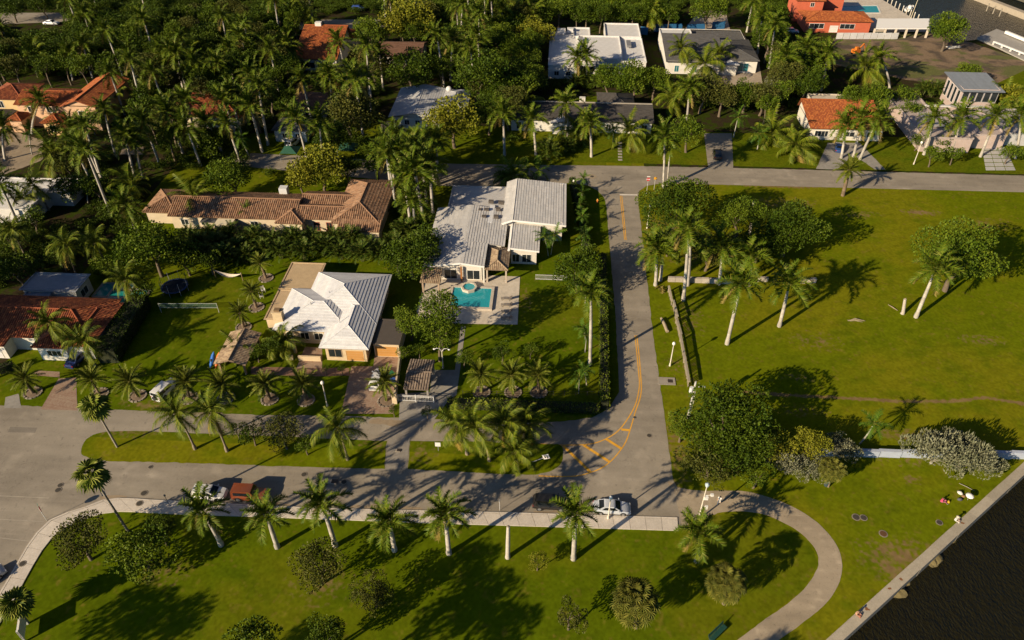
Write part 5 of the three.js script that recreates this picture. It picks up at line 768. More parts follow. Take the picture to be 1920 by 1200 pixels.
{ const [b, t] = upright(1290, 784, 1296, 714); const T = thing('utility_pole', 'pale utility pole with a transformer standing in the big dark tree', 'utility pole', b), h = t[1], g = new GB(); g.col = [0.5, 0.49, 0.46]; g.tube([[0, 0, 0], [0, h, 0]], [0.2, 0.14], 8); g.mesh('pole', vcGrain, T); const c = new GB(); c.col = [0.55, 0.56, 0.57]; c.tube([[-0.4, h - 2, 0], [-0.4, h - 1.1, 0]], [0.27], 9); c.mesh('transformer', vc, T); const a = new GB(); a.col = [0.6, 0.6, 0.6]; a.beam([0, h - 1, 0], [1.1, h - 0.9, 0], 0.07); a.box(1.25, h - 0.92, 0, 0.45, 0.14, 0.22); a.mesh('lamp_arm', vc, T); const w = new GB(); w.col = [0.45, 0.45, 0.42]; w.tube([[0.16, 0.3, 0.1], [0.25, h * 0.5, 0.15], [0.15, h - 1, 0.1]], [0.035], 5); w.mesh('conduit', vc, T); }
{ const [b, t] = upright(1406, 440, 1413, 378); const T = thing('bare_palm_trunk', 'tall bare pale trunk with no crown among the park trees', 'tree trunk', b), g = new GB(), d = sub(t, b); g.col = [0.47, 0.43, 0.37]; g.tube([[0, -0.2, 0], mix([0, 0, 0], d, 0.5), d], [0.28, 0.26, 0.2], 8); g.mesh('trunk', barkMat, T); const k = new GB(); k.col = [0.3, 0.25, 0.18]; k.tube([d, add(d, [0.03, 0.12, 0])], [0.17, 0.1], 8); k.mesh('broken_top', barkMat, T); }
{ const [b, t] = upright(952, 1045, 953, 987); const T = thing('bare_palm_trunk', 'bare pale palm trunk standing in the row along the pavement', 'tree trunk', b), g = new GB(), d = sub(t, b); g.col = [0.55, 0.5, 0.43]; g.tube([[0, -0.1, 0], [0, 0.5, 0], mix([0, 0, 0], d, 0.5), d], [0.36, 0.28, 0.27, 0.2], 9); g.mesh('trunk', barkMat, T); const k = new GB(); k.col = [0.22, 0.18, 0.13]; k.tube([d, add(d, [0.02, 0.1, 0])], [0.18, 0.09], 8); k.mesh('broken_top', barkMat, T); }
{ const [b, t] = upright(1692, 588, 1697, 561); const T = thing('palm_stump', 'short pale palm stump beside the leaning park palm', 'tree stump', b), g = new GB(), d = sub(t, b); g.col = [0.5, 0.45, 0.39]; g.tube([[0, -0.1, 0], [0, 0.4, 0], d], [0.42, 0.3, 0.24], 8); g.mesh('trunk', barkMat, T); const k = new GB(); k.col = [0.28, 0.22, 0.15]; k.tube([d, add(d, [0.1, 0.2, 0])], [0.22, 0.08], 6); k.mesh('broken_top', barkMat, T); }
{ const a = W(1665, 572), b = W(1683, 583); const T = thing('fallen_frond', 'dry fallen palm stalk lying by the stump', 'branch', a), g = new GB(), d = sub(b, a); g.col = [0.3, 0.24, 0.15]; g.tube([[0, 0.1, 0], add(mix([0, 0, 0], d, 0.5), [0, 0.12, 0]), add(d, [0, 0.08, 0])], [0.06, 0.12, 0.05], 6); g.mesh('stalk', barkMat, T); }
{ const a = W(1602, 601), T = thing('fallen_branches', 'pile of dry fallen branches on the open park grass', 'branch', a); for (let i = 0; i < 6; i++) { const g = new GB(), t = rr(-0.25, 0.3); g.col = [0.36, 0.30, 0.19]; g.tube([[rr(-1.3, -0.8), 0.08, rr(-0.3, 0.3)], [0, 0.15 + 0.05 * i, t], [rr(0.8, 1.8), 0.08, t + rr(-0.4, 0.4)]], [0.05, 0.07, 0.02], 5); g.mesh('branch', barkMat, T); } }
{ const a = W(1245, 612), T = thing('cut_log', 'cut pale log lying on the verge beside the park fence', 'log', a), g = new GB(); g.col = [0.36, 0.29, 0.2]; g.tube([[-0.3, 0.28, -1.8], [0.1, 0.3, 0], [0.35, 0.28, 1.6]], [0.24, 0.3, 0.3], 8); g.mesh('bark', barkMat, T); const e = new GB(); e.col = [0.5, 0.4, 0.27]; e.tube([[0.35, 0.28, 1.6], [0.36, 0.28, 1.63]], [0.27], 8); e.mesh('cut_face', vcGrain, T); }
{ const a = W(1235, 545), T = thing('brush_pile', 'heap of dry palm litter at the end of the park fence', 'brush pile', a); for (let i = 0; i < 9; i++) { const m = part('dry_frond', KIND.royal.dead, frondMat, T); m.scale.setScalar(0.5); m.position.set(rr(-0.8, 0.8), 0.9, rr(-0.5, 0.5)); m.rotation.y = i * 0.9; } }
const font = await new FontLoader().loadAsync('fonts/droid/droid_sans_bold.typeface.json');
function text(str, size, col, parent, x, y, z, ry = 0) { const g = new TextGeometry(str, { font, size, depth: 0.012, curveSegments: 3 }); g.computeBoundingBox(); g.translate(-(g.boundingBox.max.x + g.boundingBox.min.x) / 2, -(g.boundingBox.max.y + g.boundingBox.min.y) / 2, 0); const m = part('lettering', g, std({ color: lin(...col) }), parent); m.position.set(x, y, z); m.rotation.y = ry; return m; }
function signPost(name, b, h, label, shape, col, turn = 0) {
  const T = thing(name, label, 'sign', b, turn), g = new GB(); g.col = [0.5, 0.5, 0.48]; g.tube([[0, -0.05, 0], [0, h, 0]], [0.04], 6); g.mesh('post', vc, T); const p = new GB(); p.col = col;
  const n = shape === 'oct' ? 8 : 4, r = shape === 'oct' ? 0.42 : shape === 'diamond' ? 0.5 : 0.42, o = shape === 'oct' ? Math.PI / 8 : shape === 'diamond' ? 0 : Math.PI / 4; const c = h - 0.35; const P = (k, z) => [Math.cos(k / n * 6.28318 + o) * r, c + Math.sin(k / n * 6.28318 + o) * r, z];
  for (let k = 0; k < n; k++) { p.tri([0, c, 0.08], P(k, 0.08), P(k + 1, 0.08)); p.tri([0, c, 0.05], P(k + 1, 0.05), P(k, 0.05)); p.quad(P(k, 0.05), P(k + 1, 0.05), P(k + 1, 0.08), P(k, 0.08)); } p.mesh('panel', vc, T); T.userData.c = c; return T; }
{ const [b, h] = up2(1212, 364, 1214, 333); const T = signPost('stop_sign', b, Math.max(2.6, h), 'red octagonal stop sign at the junction with the top street', 'oct', [0.45, 0.02, 0.025]); text('STOP', 0.24, [0.8, 0.8, 0.8], T, 0, T.userData.c, 0.085); const s = new GB(); s.col = [0.65, 0.65, 0.65]; s.box(0, T.userData.c + 0.62, 0.05, 0.7, 0.18, 0.03); s.mesh('street_name_plate', vc, T); }
{ const [b, h] = up2(1226, 356, 1226, 331); signPost('yellow_warning_sign', b, Math.max(2.4, h), 'tall yellow warning sign behind the stop sign', 'square', [0.62, 0.30, 0.01]); }
{ const b = W(88, 976), T = signPost('stop_sign', b, 2.7, 'red and white stop sign by the pavement corner', 'oct', [0.45, 0.03, 0.03], 2.3); text('STOP', 0.24, [0.8, 0.8, 0.8], T, 0, T.userData.c, 0.085); const s = new GB(); s.col = [0.1, 0.3, 0.2]; s.box(0, T.userData.c + 0.62, 0.05, 0.8, 0.2, 0.03); s.mesh('street_name_plate', vc, T); }
{ const b = W(993, 868), T = thing('arrow_sign', 'small white sign with black arrows on a leaning post in the median', 'sign', b), g = new GB(), t = [2.0, 2.0, 0.6]; g.col = [0.6, 0.6, 0.58]; g.tube([[0, 0, 0], t], [0.05], 6); g.mesh('post', vc, T); const p = new GB(); p.col = [0.75, 0.75, 0.73]; p.box(t[0] + 0.2, t[1] + 0.15, t[2], 0.85, 0.85, 0.05, 0, 0.35); const m = p.mesh('panel', vc, T); const a = new GB(); a.col = [0.02, 0.02, 0.02]; for (const s of [-0.16, 0.16]) { a.box(t[0] + 0.2 + s, t[1] + 0.24, t[2] + 0.04, 0.13, 0.4, 0.03, 0, 0.35); a.box(t[0] + 0.2 + s + 0.08, t[1] + 0.04, t[2] + 0.04, 0.13, 0.3, 0.03, 0, -0.4); } a.mesh('arrow_marks', vc, m); }
{ const [b, h] = up2(822, 846, 824, 821); const T = thing('white_board_sign', 'blank white board sign under the median palms', 'sign', b), g = new GB(); g.col = [0.72, 0.70, 0.68]; g.box(0, 1.4, 0, 0.75, 0.75, 0.06); g.mesh('panel', vc, T); const p = new GB(); p.col = [0.4, 0.4, 0.4]; p.tube([[0, 0, -0.05], [0, 1.5, -0.05]], [0.035], 5); p.mesh('post', vc, T); }
{ const b = W(317, 947), T = thing('meter_post', 'thin dark post with a small round head beside the white parked hatchback', 'post', b), g = new GB(); g.col = [0.1, 0.1, 0.1]; g.tube([[0, 0, 0], [0, 1.9, 0]], [0.035], 6); g.mesh('shaft', vc, T); const c = new GB(); c.col = [0.08, 0.08, 0.08]; c.ball([0, 2.0, 0], 0.15, 0.2, 0.12); c.mesh('head', vc, T); }
{ const b = W(935 + 2, 957), T = thing('meter_post', 'thin pale post at the kerb beyond the topless trunk', 'post', b), g = new GB(); g.col = [0.6, 0.6, 0.6]; g.tube([[0, 0, 0], [0, 2.2, 0]], [0.03], 6); g.mesh('shaft', vc, T); const c = new GB(); c.col = [0.5, 0.5, 0.5]; c.box(0, 2.0, 0, 0.3, 0.45, 0.04, 1.3); c.mesh('plate', vc, T); }
{ const b = W(1120, 380), T = thing('fire_hydrant', 'small yellow and red fire hydrant on the corner verge', 'hydrant', b), g = new GB(); g.col = [0.55, 0.16, 0.03]; g.lathe([0, 0, 0], [[0.2, 0], [0.2, 0.08], [0.14, 0.12], [0.14, 0.7]], 9); g.mesh('barrel', vc, T); const c = new GB(); c.col = [0.62, 0.36, 0.06]; c.lathe([0, 0, 0], [[0.18, 0.7], [0.16, 0.82], [0, 0.92]], 9); c.mesh('cap', vc, T); for (const s of [-1, 1]) { const n = new GB(); n.col = [0.6, 0.3, 0.05]; n.tube([[0.1 * s, 0.5, 0], [0.24 * s, 0.5, 0]], [0.07], 7); n.mesh('outlet', vc, T); } }
{ const b = W(50, 1186), T = thing('park_notice_board', 'white park notice board seen edge on below the corner palm', 'sign', b, -1.15), g = new GB(); g.col = [0.72, 0.70, 0.66]; g.box(0, 1.4, 0, 2.4, 1.6, 0.22); g.mesh('board', vc, T); for (const s of [-1, 1]) { const p = new GB(); p.col = [0.66, 0.64, 0.6]; p.box(1.1 * s, 1.15, 0, 0.2, 2.3, 0.2); p.mesh('post', vc, T); } }
for (const [x, y, r, l] of [[1605, 970, 0.42, 'round drain cover with pale rim, one of a pair in the grass'], [1619, 971, 0.38, 'round drain cover touching its pale rimmed twin in the grass'], [1656, 1001, 0.42, 'rusty round cover in a bare ring beside the footpath'], [1761, 980, 0.34, 'dark round cover in the grass near the sea wall'], [570, 890, 0.34, 'dark manhole cover in the road near a second one'], [599, 891, 0.34, 'dark manhole cover in the road beside its twin'], [645, 904, 0.34, 'dark manhole cover beside the grated drain'], [262, 945, 0.36, 'round cover set in the pavement beyond the bend'], [270, 925, 0.38, 'round cover in the asphalt close to the kerb'], [43, 1058, 0.34, 'round cover in the shaded pavement at the corner'], [113, 910, 0.32, 'dark cover in the wide western crossing'], [109, 919, 0.36, 'larger dark cover in the wide western crossing'], [1217, 817, 0.3, 'small round cover in the bend of the road'], [1190, 783, 0.2, 'small dark cover between the yellow lines'], [186, 787, 0.28, 'round cover in the quiet lane beside the median tip'], [282, 876, 0.25, 'small cover in the road below the median']]) {
  const b = W(x, y), T = thing('manhole_cover', l, 'manhole cover', [b[0], y > 930 && x < 265 || x === 43 ? 0.13 : 0.03, b[2]]), g = new GB(), rust = x === 1656; g.col = rust ? [0.12, 0.055, 0.02] : [0.055, 0.048, 0.04]; g.lathe([0, 0, 0], [[r, 0.01], [r, 0.03], [0, 0.032]], 14); g.mesh('lid', vcGrain, T); const k = new GB(); k.col = [0.26, 0.22, 0.17]; k.lathe([0, 0, 0], [[r * 1.3, 0], [r * 1.3, 0.016], [r * 1.01, 0.018]], 14); k.mesh('rim', vcGrain, T); }
{ const b = W(1110, 331), T = thing('manhole_cover', 'manhole with a wide pale concrete collar at the junction', 'manhole cover', [b[0], 0.02, b[2]]), g = new GB(); g.col = [0.06, 0.05, 0.04]; g.lathe([0, 0, 0], [[0.4, 0.01], [0.4, 0.04], [0, 0.042]], 14); g.mesh('lid', vcGrain, T); const k = new GB(); k.col = [0.34, 0.28, 0.2]; k.lathe([0, 0, 0], [[1.1, 0], [1.1, 0.016], [0.42, 0.018]], 16); k.mesh('collar', vcGrain, T); }
for (const [x, y, w, d, l] of [[1250, 715, 2.6, 1.6, 'concrete drain inlet with a square iron grate on the road verge'], [746, 845, 0.7, 0.5, 'small iron drain grate in the median crossing strip'], [624, 903, 1.2, 0.9, 'dark grated storm drain in the road']]) { const b = W(x, y), T = thing('drain_inlet', l, 'drain', [b[0], 0.03, b[2]]), g = new GB(); g.col = [0.34, 0.3, 0.25]; g.box(0, 0.03, 0, w, 0.08, d); g.mesh('slab', vcGrain, T); const k = new GB(); k.col = [0.05, 0.035, 0.025]; for (let i = 0; i < 5; i++) k.box(w * 0.2 - 0.32 * Math.min(1, w) + i * 0.16 * Math.min(1, w), 0.085, 0, 0.09 * Math.min(1, w), 0.05, Math.min(0.7, d * 0.8)); k.mesh('grate', vc, T); }
{ const b = W(1345, 1190), T = thing('park_bench', 'dark green slatted park bench beside the footpath', 'bench', b, 0.75); for (let i = 0; i < 5; i++) { const g = new GB(); g.col = [0.02, 0.075, 0.06]; g.box(0, 0.45, -0.22 + i * 0.11, 2.6, 0.04, 0.09); g.mesh('seat_slat', vcGloss, T); } for (let i = 0; i < 4; i++) { const g = new GB(); g.col = [0.02, 0.075, 0.06]; g.box(0, 0.56 + i * 0.11, -0.30 - i * 0.03, 2.6, 0.09, 0.04); g.mesh('back_slat', vcGloss, T); } for (const s of [-1, 0, 1]) { const g = new GB(); g.col = [0.02, 0.03, 0.03]; g.box(1.15 * s, 0.22, 0, 0.07, 0.44, 0.5); g.beam([1.15 * s, 0.44, -0.27], [1.15 * s, 0.95, -0.42], 0.06); g.mesh('leg', vc, T); } }
// garden things
{ const a = W(303, 586), b = W(411, 586), T = thing('volleyball_net', 'white edged volleyball net across the garden lawn', 'net'); for (const p of [a, b]) { const g = new GB(); g.col = [0.5, 0.5, 0.48]; g.tube([p, add(p, [0, 2, 0])], [0.045], 6); g.mesh('post', vc, T); } for (const y of [1.05, 1.95]) { const g = new GB(); g.col = [0.45, 0.5, 0.46]; g.beam(add(a, [0, y, 0]), add(b, [0, y, 0]), 0.03, 0.05); g.mesh('tape', vc, T); } const n = new GB(); n.col = [0.12, 0.22, 0.16]; for (let i = 0; i <= 40; i++) { const p = mix(a, b, i / 40); n.beam(add(p, [0, 1.05, 0]), add(p, [0, 1.95, 0]), 0.02); } for (let i = 1; i < 6; i++) n.beam(add(a, [0, 1.05 + i * 0.15, 0]), add(b, [0, 1.05 + i * 0.15, 0]), 0.02); n.mesh('mesh_net', vc, T); }
{ const a = W(405, 520), b = W(456, 527), T = thing('hammock', 'white hammock slung between two posts at the edge of the lawn', 'hammock'); for (const p of [a, b]) { const g = new GB(); g.col = [0.25, 0.18, 0.1]; g.tube([p, add(p, [0, 1.9, 0])], [0.07], 6); g.mesh('post', vc, T); } const g = new GB(); g.col = [0.62, 0.55, 0.45]; for (let i = 0; i < 10; i++) { const f = (t) => { const p = mix(a, b, t), w = 0.5 * Math.sin(Math.PI * t) + 0.03, y = 1.6 - 1.0 * Math.sin(Math.PI * t); return [[p[0], y + w * 0.4, p[2] - w], [p[0], y, p[2]], [p[0], y + w * 0.4, p[2] + w]]; }; const A = f(i / 10), B = f((i + 1) / 10); g.quad(A[1], B[1], B[0], A[0]); g.quad(A[2], B[2], B[1], A[1]); } g.mesh('cloth', vc, T); }
{ const c = W(330, 544), T = thing('trampoline', 'round dark trampoline with a safety net in the shaded corner of the lawn', 'trampoline', c), g = new GB(); g.col = [0.015, 0.02, 0.03]; g.lathe([0, 0, 0], [[2, 0.9], [0, 0.9]], 18); g.mesh('jumping_mat', vc, T); const r = new GB(); r.col = [0.03, 0.06, 0.16]; r.lathe([0, 0, 0], [[2.3, 0.88], [2.3, 0.96], [2, 0.96], [2, 0.9]], 18); r.mesh('rim_pad', vc, T); for (let i = 0; i < 8; i++) { const a = i * 0.785, p = new GB(); p.col = [0.35, 0.37, 0.42]; p.tube([[Math.cos(a) * 2.3, 0, Math.sin(a) * 2.3], [Math.cos(a) * 2.3, 2.6, Math.sin(a) * 2.3]], [0.035], 5); p.mesh('net_pole', vc, T); } const n = new GB(); n.col = [0.03, 0.04, 0.07]; for (let i = 0; i < 36; i++) { const a = i * 0.1745; n.beam([Math.cos(a) * 2.25, 0.95, Math.sin(a) * 2.25], [Math.cos(a) * 2.25, 2.5, Math.sin(a) * 2.25], 0.025); } n.mesh('safety_net', vc, T); }
function chair(x, y, turn, label, col, group) { const b = W(x, y), T = thing('garden_chair', label, 'chair', b, turn, group), add3 = (n, ...bx) => { const g = new GB(); g.col = col; for (const q of bx) g.box(...q); g.mesh(n, vc, T); }; add3('seat', [0, 0.4, 0, 0.6, 0.06, 0.6]); add3('backrest', [0, 0.75, -0.32, 0.6, 0.7, 0.06]); for (const [i, k] of [[-1, -1], [1, -1], [-1, 1], [1, 1]]) add3('leg', [0.26 * i, 0.2, 0.26 * k, 0.06, 0.4, 0.06]); for (const i of [-1, 1]) add3('armrest', [0.32 * i, 0.58, 0, 0.08, 0.05, 0.6]); }
chair(494, 547, 0.6, 'white garden chair on the mulch beside the tan annex', [0.72, 0.7, 0.66], 'white garden chairs'); chair(491, 558, 2, 'white garden chair on the mulch beside the tan annex', [0.72, 0.7, 0.66], 'white garden chairs');
for (const [x, y] of [[948, 562], [948, 574], [948, 586], [948, 598]]) { const b = W(x, y), T = thing('sun_lounger', 'dark slatted sun lounger on the pool terrace', 'sun lounger', [b[0], 0.05, b[2]], 0, 'sun loungers on the pool terrace'); for (let i = 0; i < 6; i++) { const g = new GB(); g.col = [0.24, 0.21, 0.18]; g.box(-0.7 + i * 0.22, 0.3, 0, 0.18, 0.05, 0.65); g.mesh('slat', vc, T); } const k = new GB(); k.col = [0.12, 0.1, 0.09]; k.box(0.85, 0.5, 0, 0.7, 0.06, 0.65, 0, 0.6); k.mesh('backrest', vc, T); for (const [i, j] of [[-1, -1], [1, -1], [-1, 1], [1, 1]]) { const l = new GB(); l.col = [0.1, 0.1, 0.1]; l.box(0.65 * i, 0.15, 0.28 * j, 0.06, 0.3, 0.06); l.mesh('leg', vc, T); } }
for (const [x, y, c, l, dz] of [[402, 686, [0.01, 0.11, 0.42], 'blue kayak standing on end against the garden pavilion', 0], [412, 687, [0.62, 0.14, 0.01], 'orange kayak standing on end against the garden pavilion', 0]]) { const b = W(x, y), T = thing('kayak', l, 'kayak', b), g = new GB(); g.col = c; g.tube([[-0.4, 0.1, 0.6], [-0.2, 0.6, 0.35], [0.05, 1.3, 0], [0.2, 2.0, -0.35], [0.3, 2.5, -0.6]], [0.05, 0.3, 0.4, 0.3, 0.05], 9); g.mesh('hull', vcGloss, T); const k = new GB(); k.col = [0.03, 0.03, 0.03]; k.ball([-0.02, 1.35, 0.3], 0.2, 0.38, 0.14); k.mesh('cockpit', vc, T); }
for (const [x, y, c, l] of [[735, 708, [0.02, 0.16, 0.06], 'green wheeled bin behind the drive palm'], [738, 720, [0.02, 0.08, 0.36], 'blue wheeled bin behind the drive palm']]) { const b = W(x, y), T = thing('wheeled_bin', l, 'bin', b), g = new GB(); g.col = c; g.tube([[0, 0.1, 0], [0, 1.0, 0]], [0.32, 0.42], 4); g.mesh('body', vc, T); const k = new GB(); k.col = c.map((v) => v * 0.8); k.box(0, 1.05, 0, 0.75, 0.1, 0.75, 0.785); k.mesh('lid', vc, T); for (const s of [-1, 1]) { const w = new GB(); w.col = [0.02, 0.02, 0.02]; w.tube([[0.25 * s, 0.12, -0.25], [0.32 * s, 0.12, -0.25]], [0.12], 8); w.mesh('wheel', vc, T); } }
{ const b = W(1549, 910), T = thing('park_bin', 'dark bin leaning on the small yellow palm', 'bin', b), g = new GB(); g.col = [0.03, 0.05, 0.06]; g.tube([[0, 0, 0], [0, 0.9, 0]], [0.3, 0.34], 9); g.mesh('body', vc, T); const k = new GB(); k.col = [0.09, 0.16, 0.18]; k.lathe([0, 0, 0], [[0.36, 0.9], [0.34, 1], [0, 1.05]], 9); k.mesh('lid', vc, T); }
for (const [x, y, l, k] of [[548, 296, 'green tent canopy near the white pickup', 0.75], [655, 290, 'dark green canopy between the garden palms', 0.8]]) { const b = W(x, y), T = thing('green_canopy', l, 'canopy', b), g = new GB(); g.col = [0.012, 0.075, 0.045]; const w = 2.6 * k, A = [-w, 2, w], B = [w, 2, w], C = [w, 2, -w], D = [-w, 2, -w], E = [0, 3, 0]; g.tri(A, B, E).tri(B, C, E).tri(C, D, E).tri(D, A, E); g.mesh('canvas', vc, T); for (const p of [A, B, C, D]) { const q = new GB(); q.col = [0.3, 0.3, 0.3]; q.tube([[p[0], 0, p[2]], p], [0.04], 5); q.mesh('pole', vc, T); } }
{ const b = W(1603, 102), T = thing('orange_excavator', 'small orange excavator at the edge of the bare plot', 'excavator', b, 0.5), g = new GB(); g.col = [0.6, 0.16, 0.01]; g.box(0, 1.1, 0, 2.2, 1.0, 1.5); g.box(-0.2, 1.9, 0.3, 0.9, 0.9, 0.8); g.mesh('body', vc, T); for (const s of [-1, 1]) { const t = new GB(); t.col = [0.05, 0.045, 0.04]; t.box(0, 0.3, 0.75 * s, 2.6, 0.6, 0.4); t.mesh('track', vc, T); } const a = new GB(); a.col = [0.6, 0.16, 0.01]; a.beam([0.9, 1.3, 0], [2.6, 2.8, 0], 0.25); a.beam([2.6, 2.8, 0], [3.6, 1.2, 0], 0.2); a.mesh('arm', vc, T); const k = new GB(); k.col = [0.2, 0.1, 0.05]; k.box(3.6, 0.9, 0, 0.5, 0.6, 0.7); k.mesh('bucket', vc, T); }
{ const c = W(1788, 90), T = thing('white_planks', 'stack of white planks on the bare plot', 'planks', c); for (let i = 0; i < 4; i++) { const g = new GB(); g.col = [0.66, 0.64, 0.6]; g.box(0, 0.15 + (i % 2) * 0.2, -0.8 + i * 0.5, 4.2, 0.18, 0.4, 0.15 + i * 0.06); g.mesh('plank', vcGrain, T); } }
for (let i = 0; i < 7; i++) { const c = W(1162 + i * 0.15, 268 + i * 5.3), T = thing('stepping_stone', 'square pale stepping stone in the garden path to the ranch house', 'stepping stone', [c[0], 0.01, c[2]], 0, 'stepping stones across the front lawn'), g = new GB(); g.col = [0.36, 0.33, 0.29]; g.box(0, 0.03, 0, 0.95, 0.06, 0.7, rr(-0.06, 0.06)); g.mesh('stone_face', vcGrain, T); }
// rocks under the sea wall
for (const [x, y, s, d] of [[1757, 1032, 1.5, 2.6], [1752, 1040, 1.2, 3.2], [1690, 1088, 1.2, 2.2], [1684, 1096, 1.5, 3], [1770, 1010, 0.8, 2], [1700, 1078, 0.9, 1.9], [1790, 1000, 0.7, 2.2], [1620, 1150, 0.7, 1.8], [1640, 1130, 0.8, 2.2]]) { const p = W(x, y), c = add([p[0], -1.45, p[2]], waterSide, 0.2), T = thing('shore_rock', 'weedy yellow-brown rock breaking the water under the sea wall', 'rock', c, rr(0, 6), 'rocks under the sea wall'), ic = new THREE.IcosahedronGeometry(s * 0.62, 2), q = ic.attributes.position; for (let i = 0; i < q.count; i++) { const v = [q.getX(i), q.getY(i), q.getZ(i)], n = 0.65 + 0.7 * fbm(v[0] * 1.6 + x, v[2] * 1.6 + v[1] * 1.3 + y, 3); q.setXYZ(i, v[0] * n * 1.3, v[1] * n * 0.65, v[2] * n); } ic.computeVertexNormals(); part('rock_body', ic, std({ color: lin(0.15, 0.12, 0.05), roughness: 0.95 }), T); const wd2 = new GB(); wd2.col = [0.05, 0.05, 0.012]; for (let i = 0; i < 14; i++) { const a = rr(0, 6.28), r = s * rr(0.3, 0.75); wd2.tri([Math.cos(a) * r, 0.15, Math.sin(a) * r], [Math.cos(a) * (r + 0.25), 0.1, Math.sin(a) * (r + 0.2)], [Math.cos(a + 0.2) * (r + 0.1), 0.32, Math.sin(a + 0.2) * r]); } wd2.mesh('weed', vc, T); }

// ---------- vehicles ----------
function loft(secs) { const g = new THREE.BufferGeometry(), n = secs[0].length, p = secs.flat(2), idx = []; for (let i = 0; i + 1 < secs.length; i++) for (let k = 0; k + 1 < n; k++) { const a = i * n + k; idx.push(a, a + n, a + 1, a + 1, a + n, a + n + 1); } for (const e of [0, secs.length - 1]) for (let k = 1; k + 1 < n; k++) idx.push(e * n, e * n + k + (e ? 0 : 1), e * n + k + (e ? 1 : 0)); g.setIndex(idx); g.setAttribute('position', new THREE.Float32BufferAttribute(p, 3)); return toCreasedNormals(g, 0.7); }
const rubber = std({ color: lin(0.018, 0.018, 0.018), roughness: 0.9 }), rimMat = std({ color: lin(0.35, 0.35, 0.36), metalness: 0.6, roughness: 0.35 }), lampWhite = std({ color: lin(0.6, 0.6, 0.58), roughness: 0.1 }), lampRed = std({ color: lin(0.3, 0.012, 0.01), roughness: 0.15 });
const carGlass = std({ color: lin(0.012, 0.016, 0.02), roughness: 0.04 });
const SHAPE = {
  sedan: { L: 4.85, w: 0.91, deck: [[-2.42, 0.62], [-2.34, 0.86], [-1.6, 0.98], [-1.2, 0.97], [0.75, 0.95], [1.6, 0.86], [2.2, 0.72], [2.42, 0.5]], cab: [-1.75, 1.12, -0.95, 0.30, 0.94, 1.44], wheel: 0.33, ax: [-1.45, 1.42] },
  suv: { L: 4.5, w: 0.92, deck: [[-2.25, 0.7], [-2.2, 1.0], [-1.5, 1.06], [0.9, 1.06], [1.6, 1.0], [2.1, 0.86], [2.25, 0.55]], cab: [-2.15, 1.25, -1.85, 0.45, 1.03, 1.66], wheel: 0.36, ax: [-1.35, 1.38] },
  boxy: { L: 4.4, w: 0.9, deck: [[-2.2, 0.8], [-2.18, 1.12], [-1.4, 1.14], [0.7, 1.14], [1.0, 1.12], [2.05, 1.04], [2.2, 0.6]], cab: [-2.16, 0.85, -2.1, 0.5, 1.12, 1.86], wheel: 0.4, ax: [-1.3, 1.4] },
};
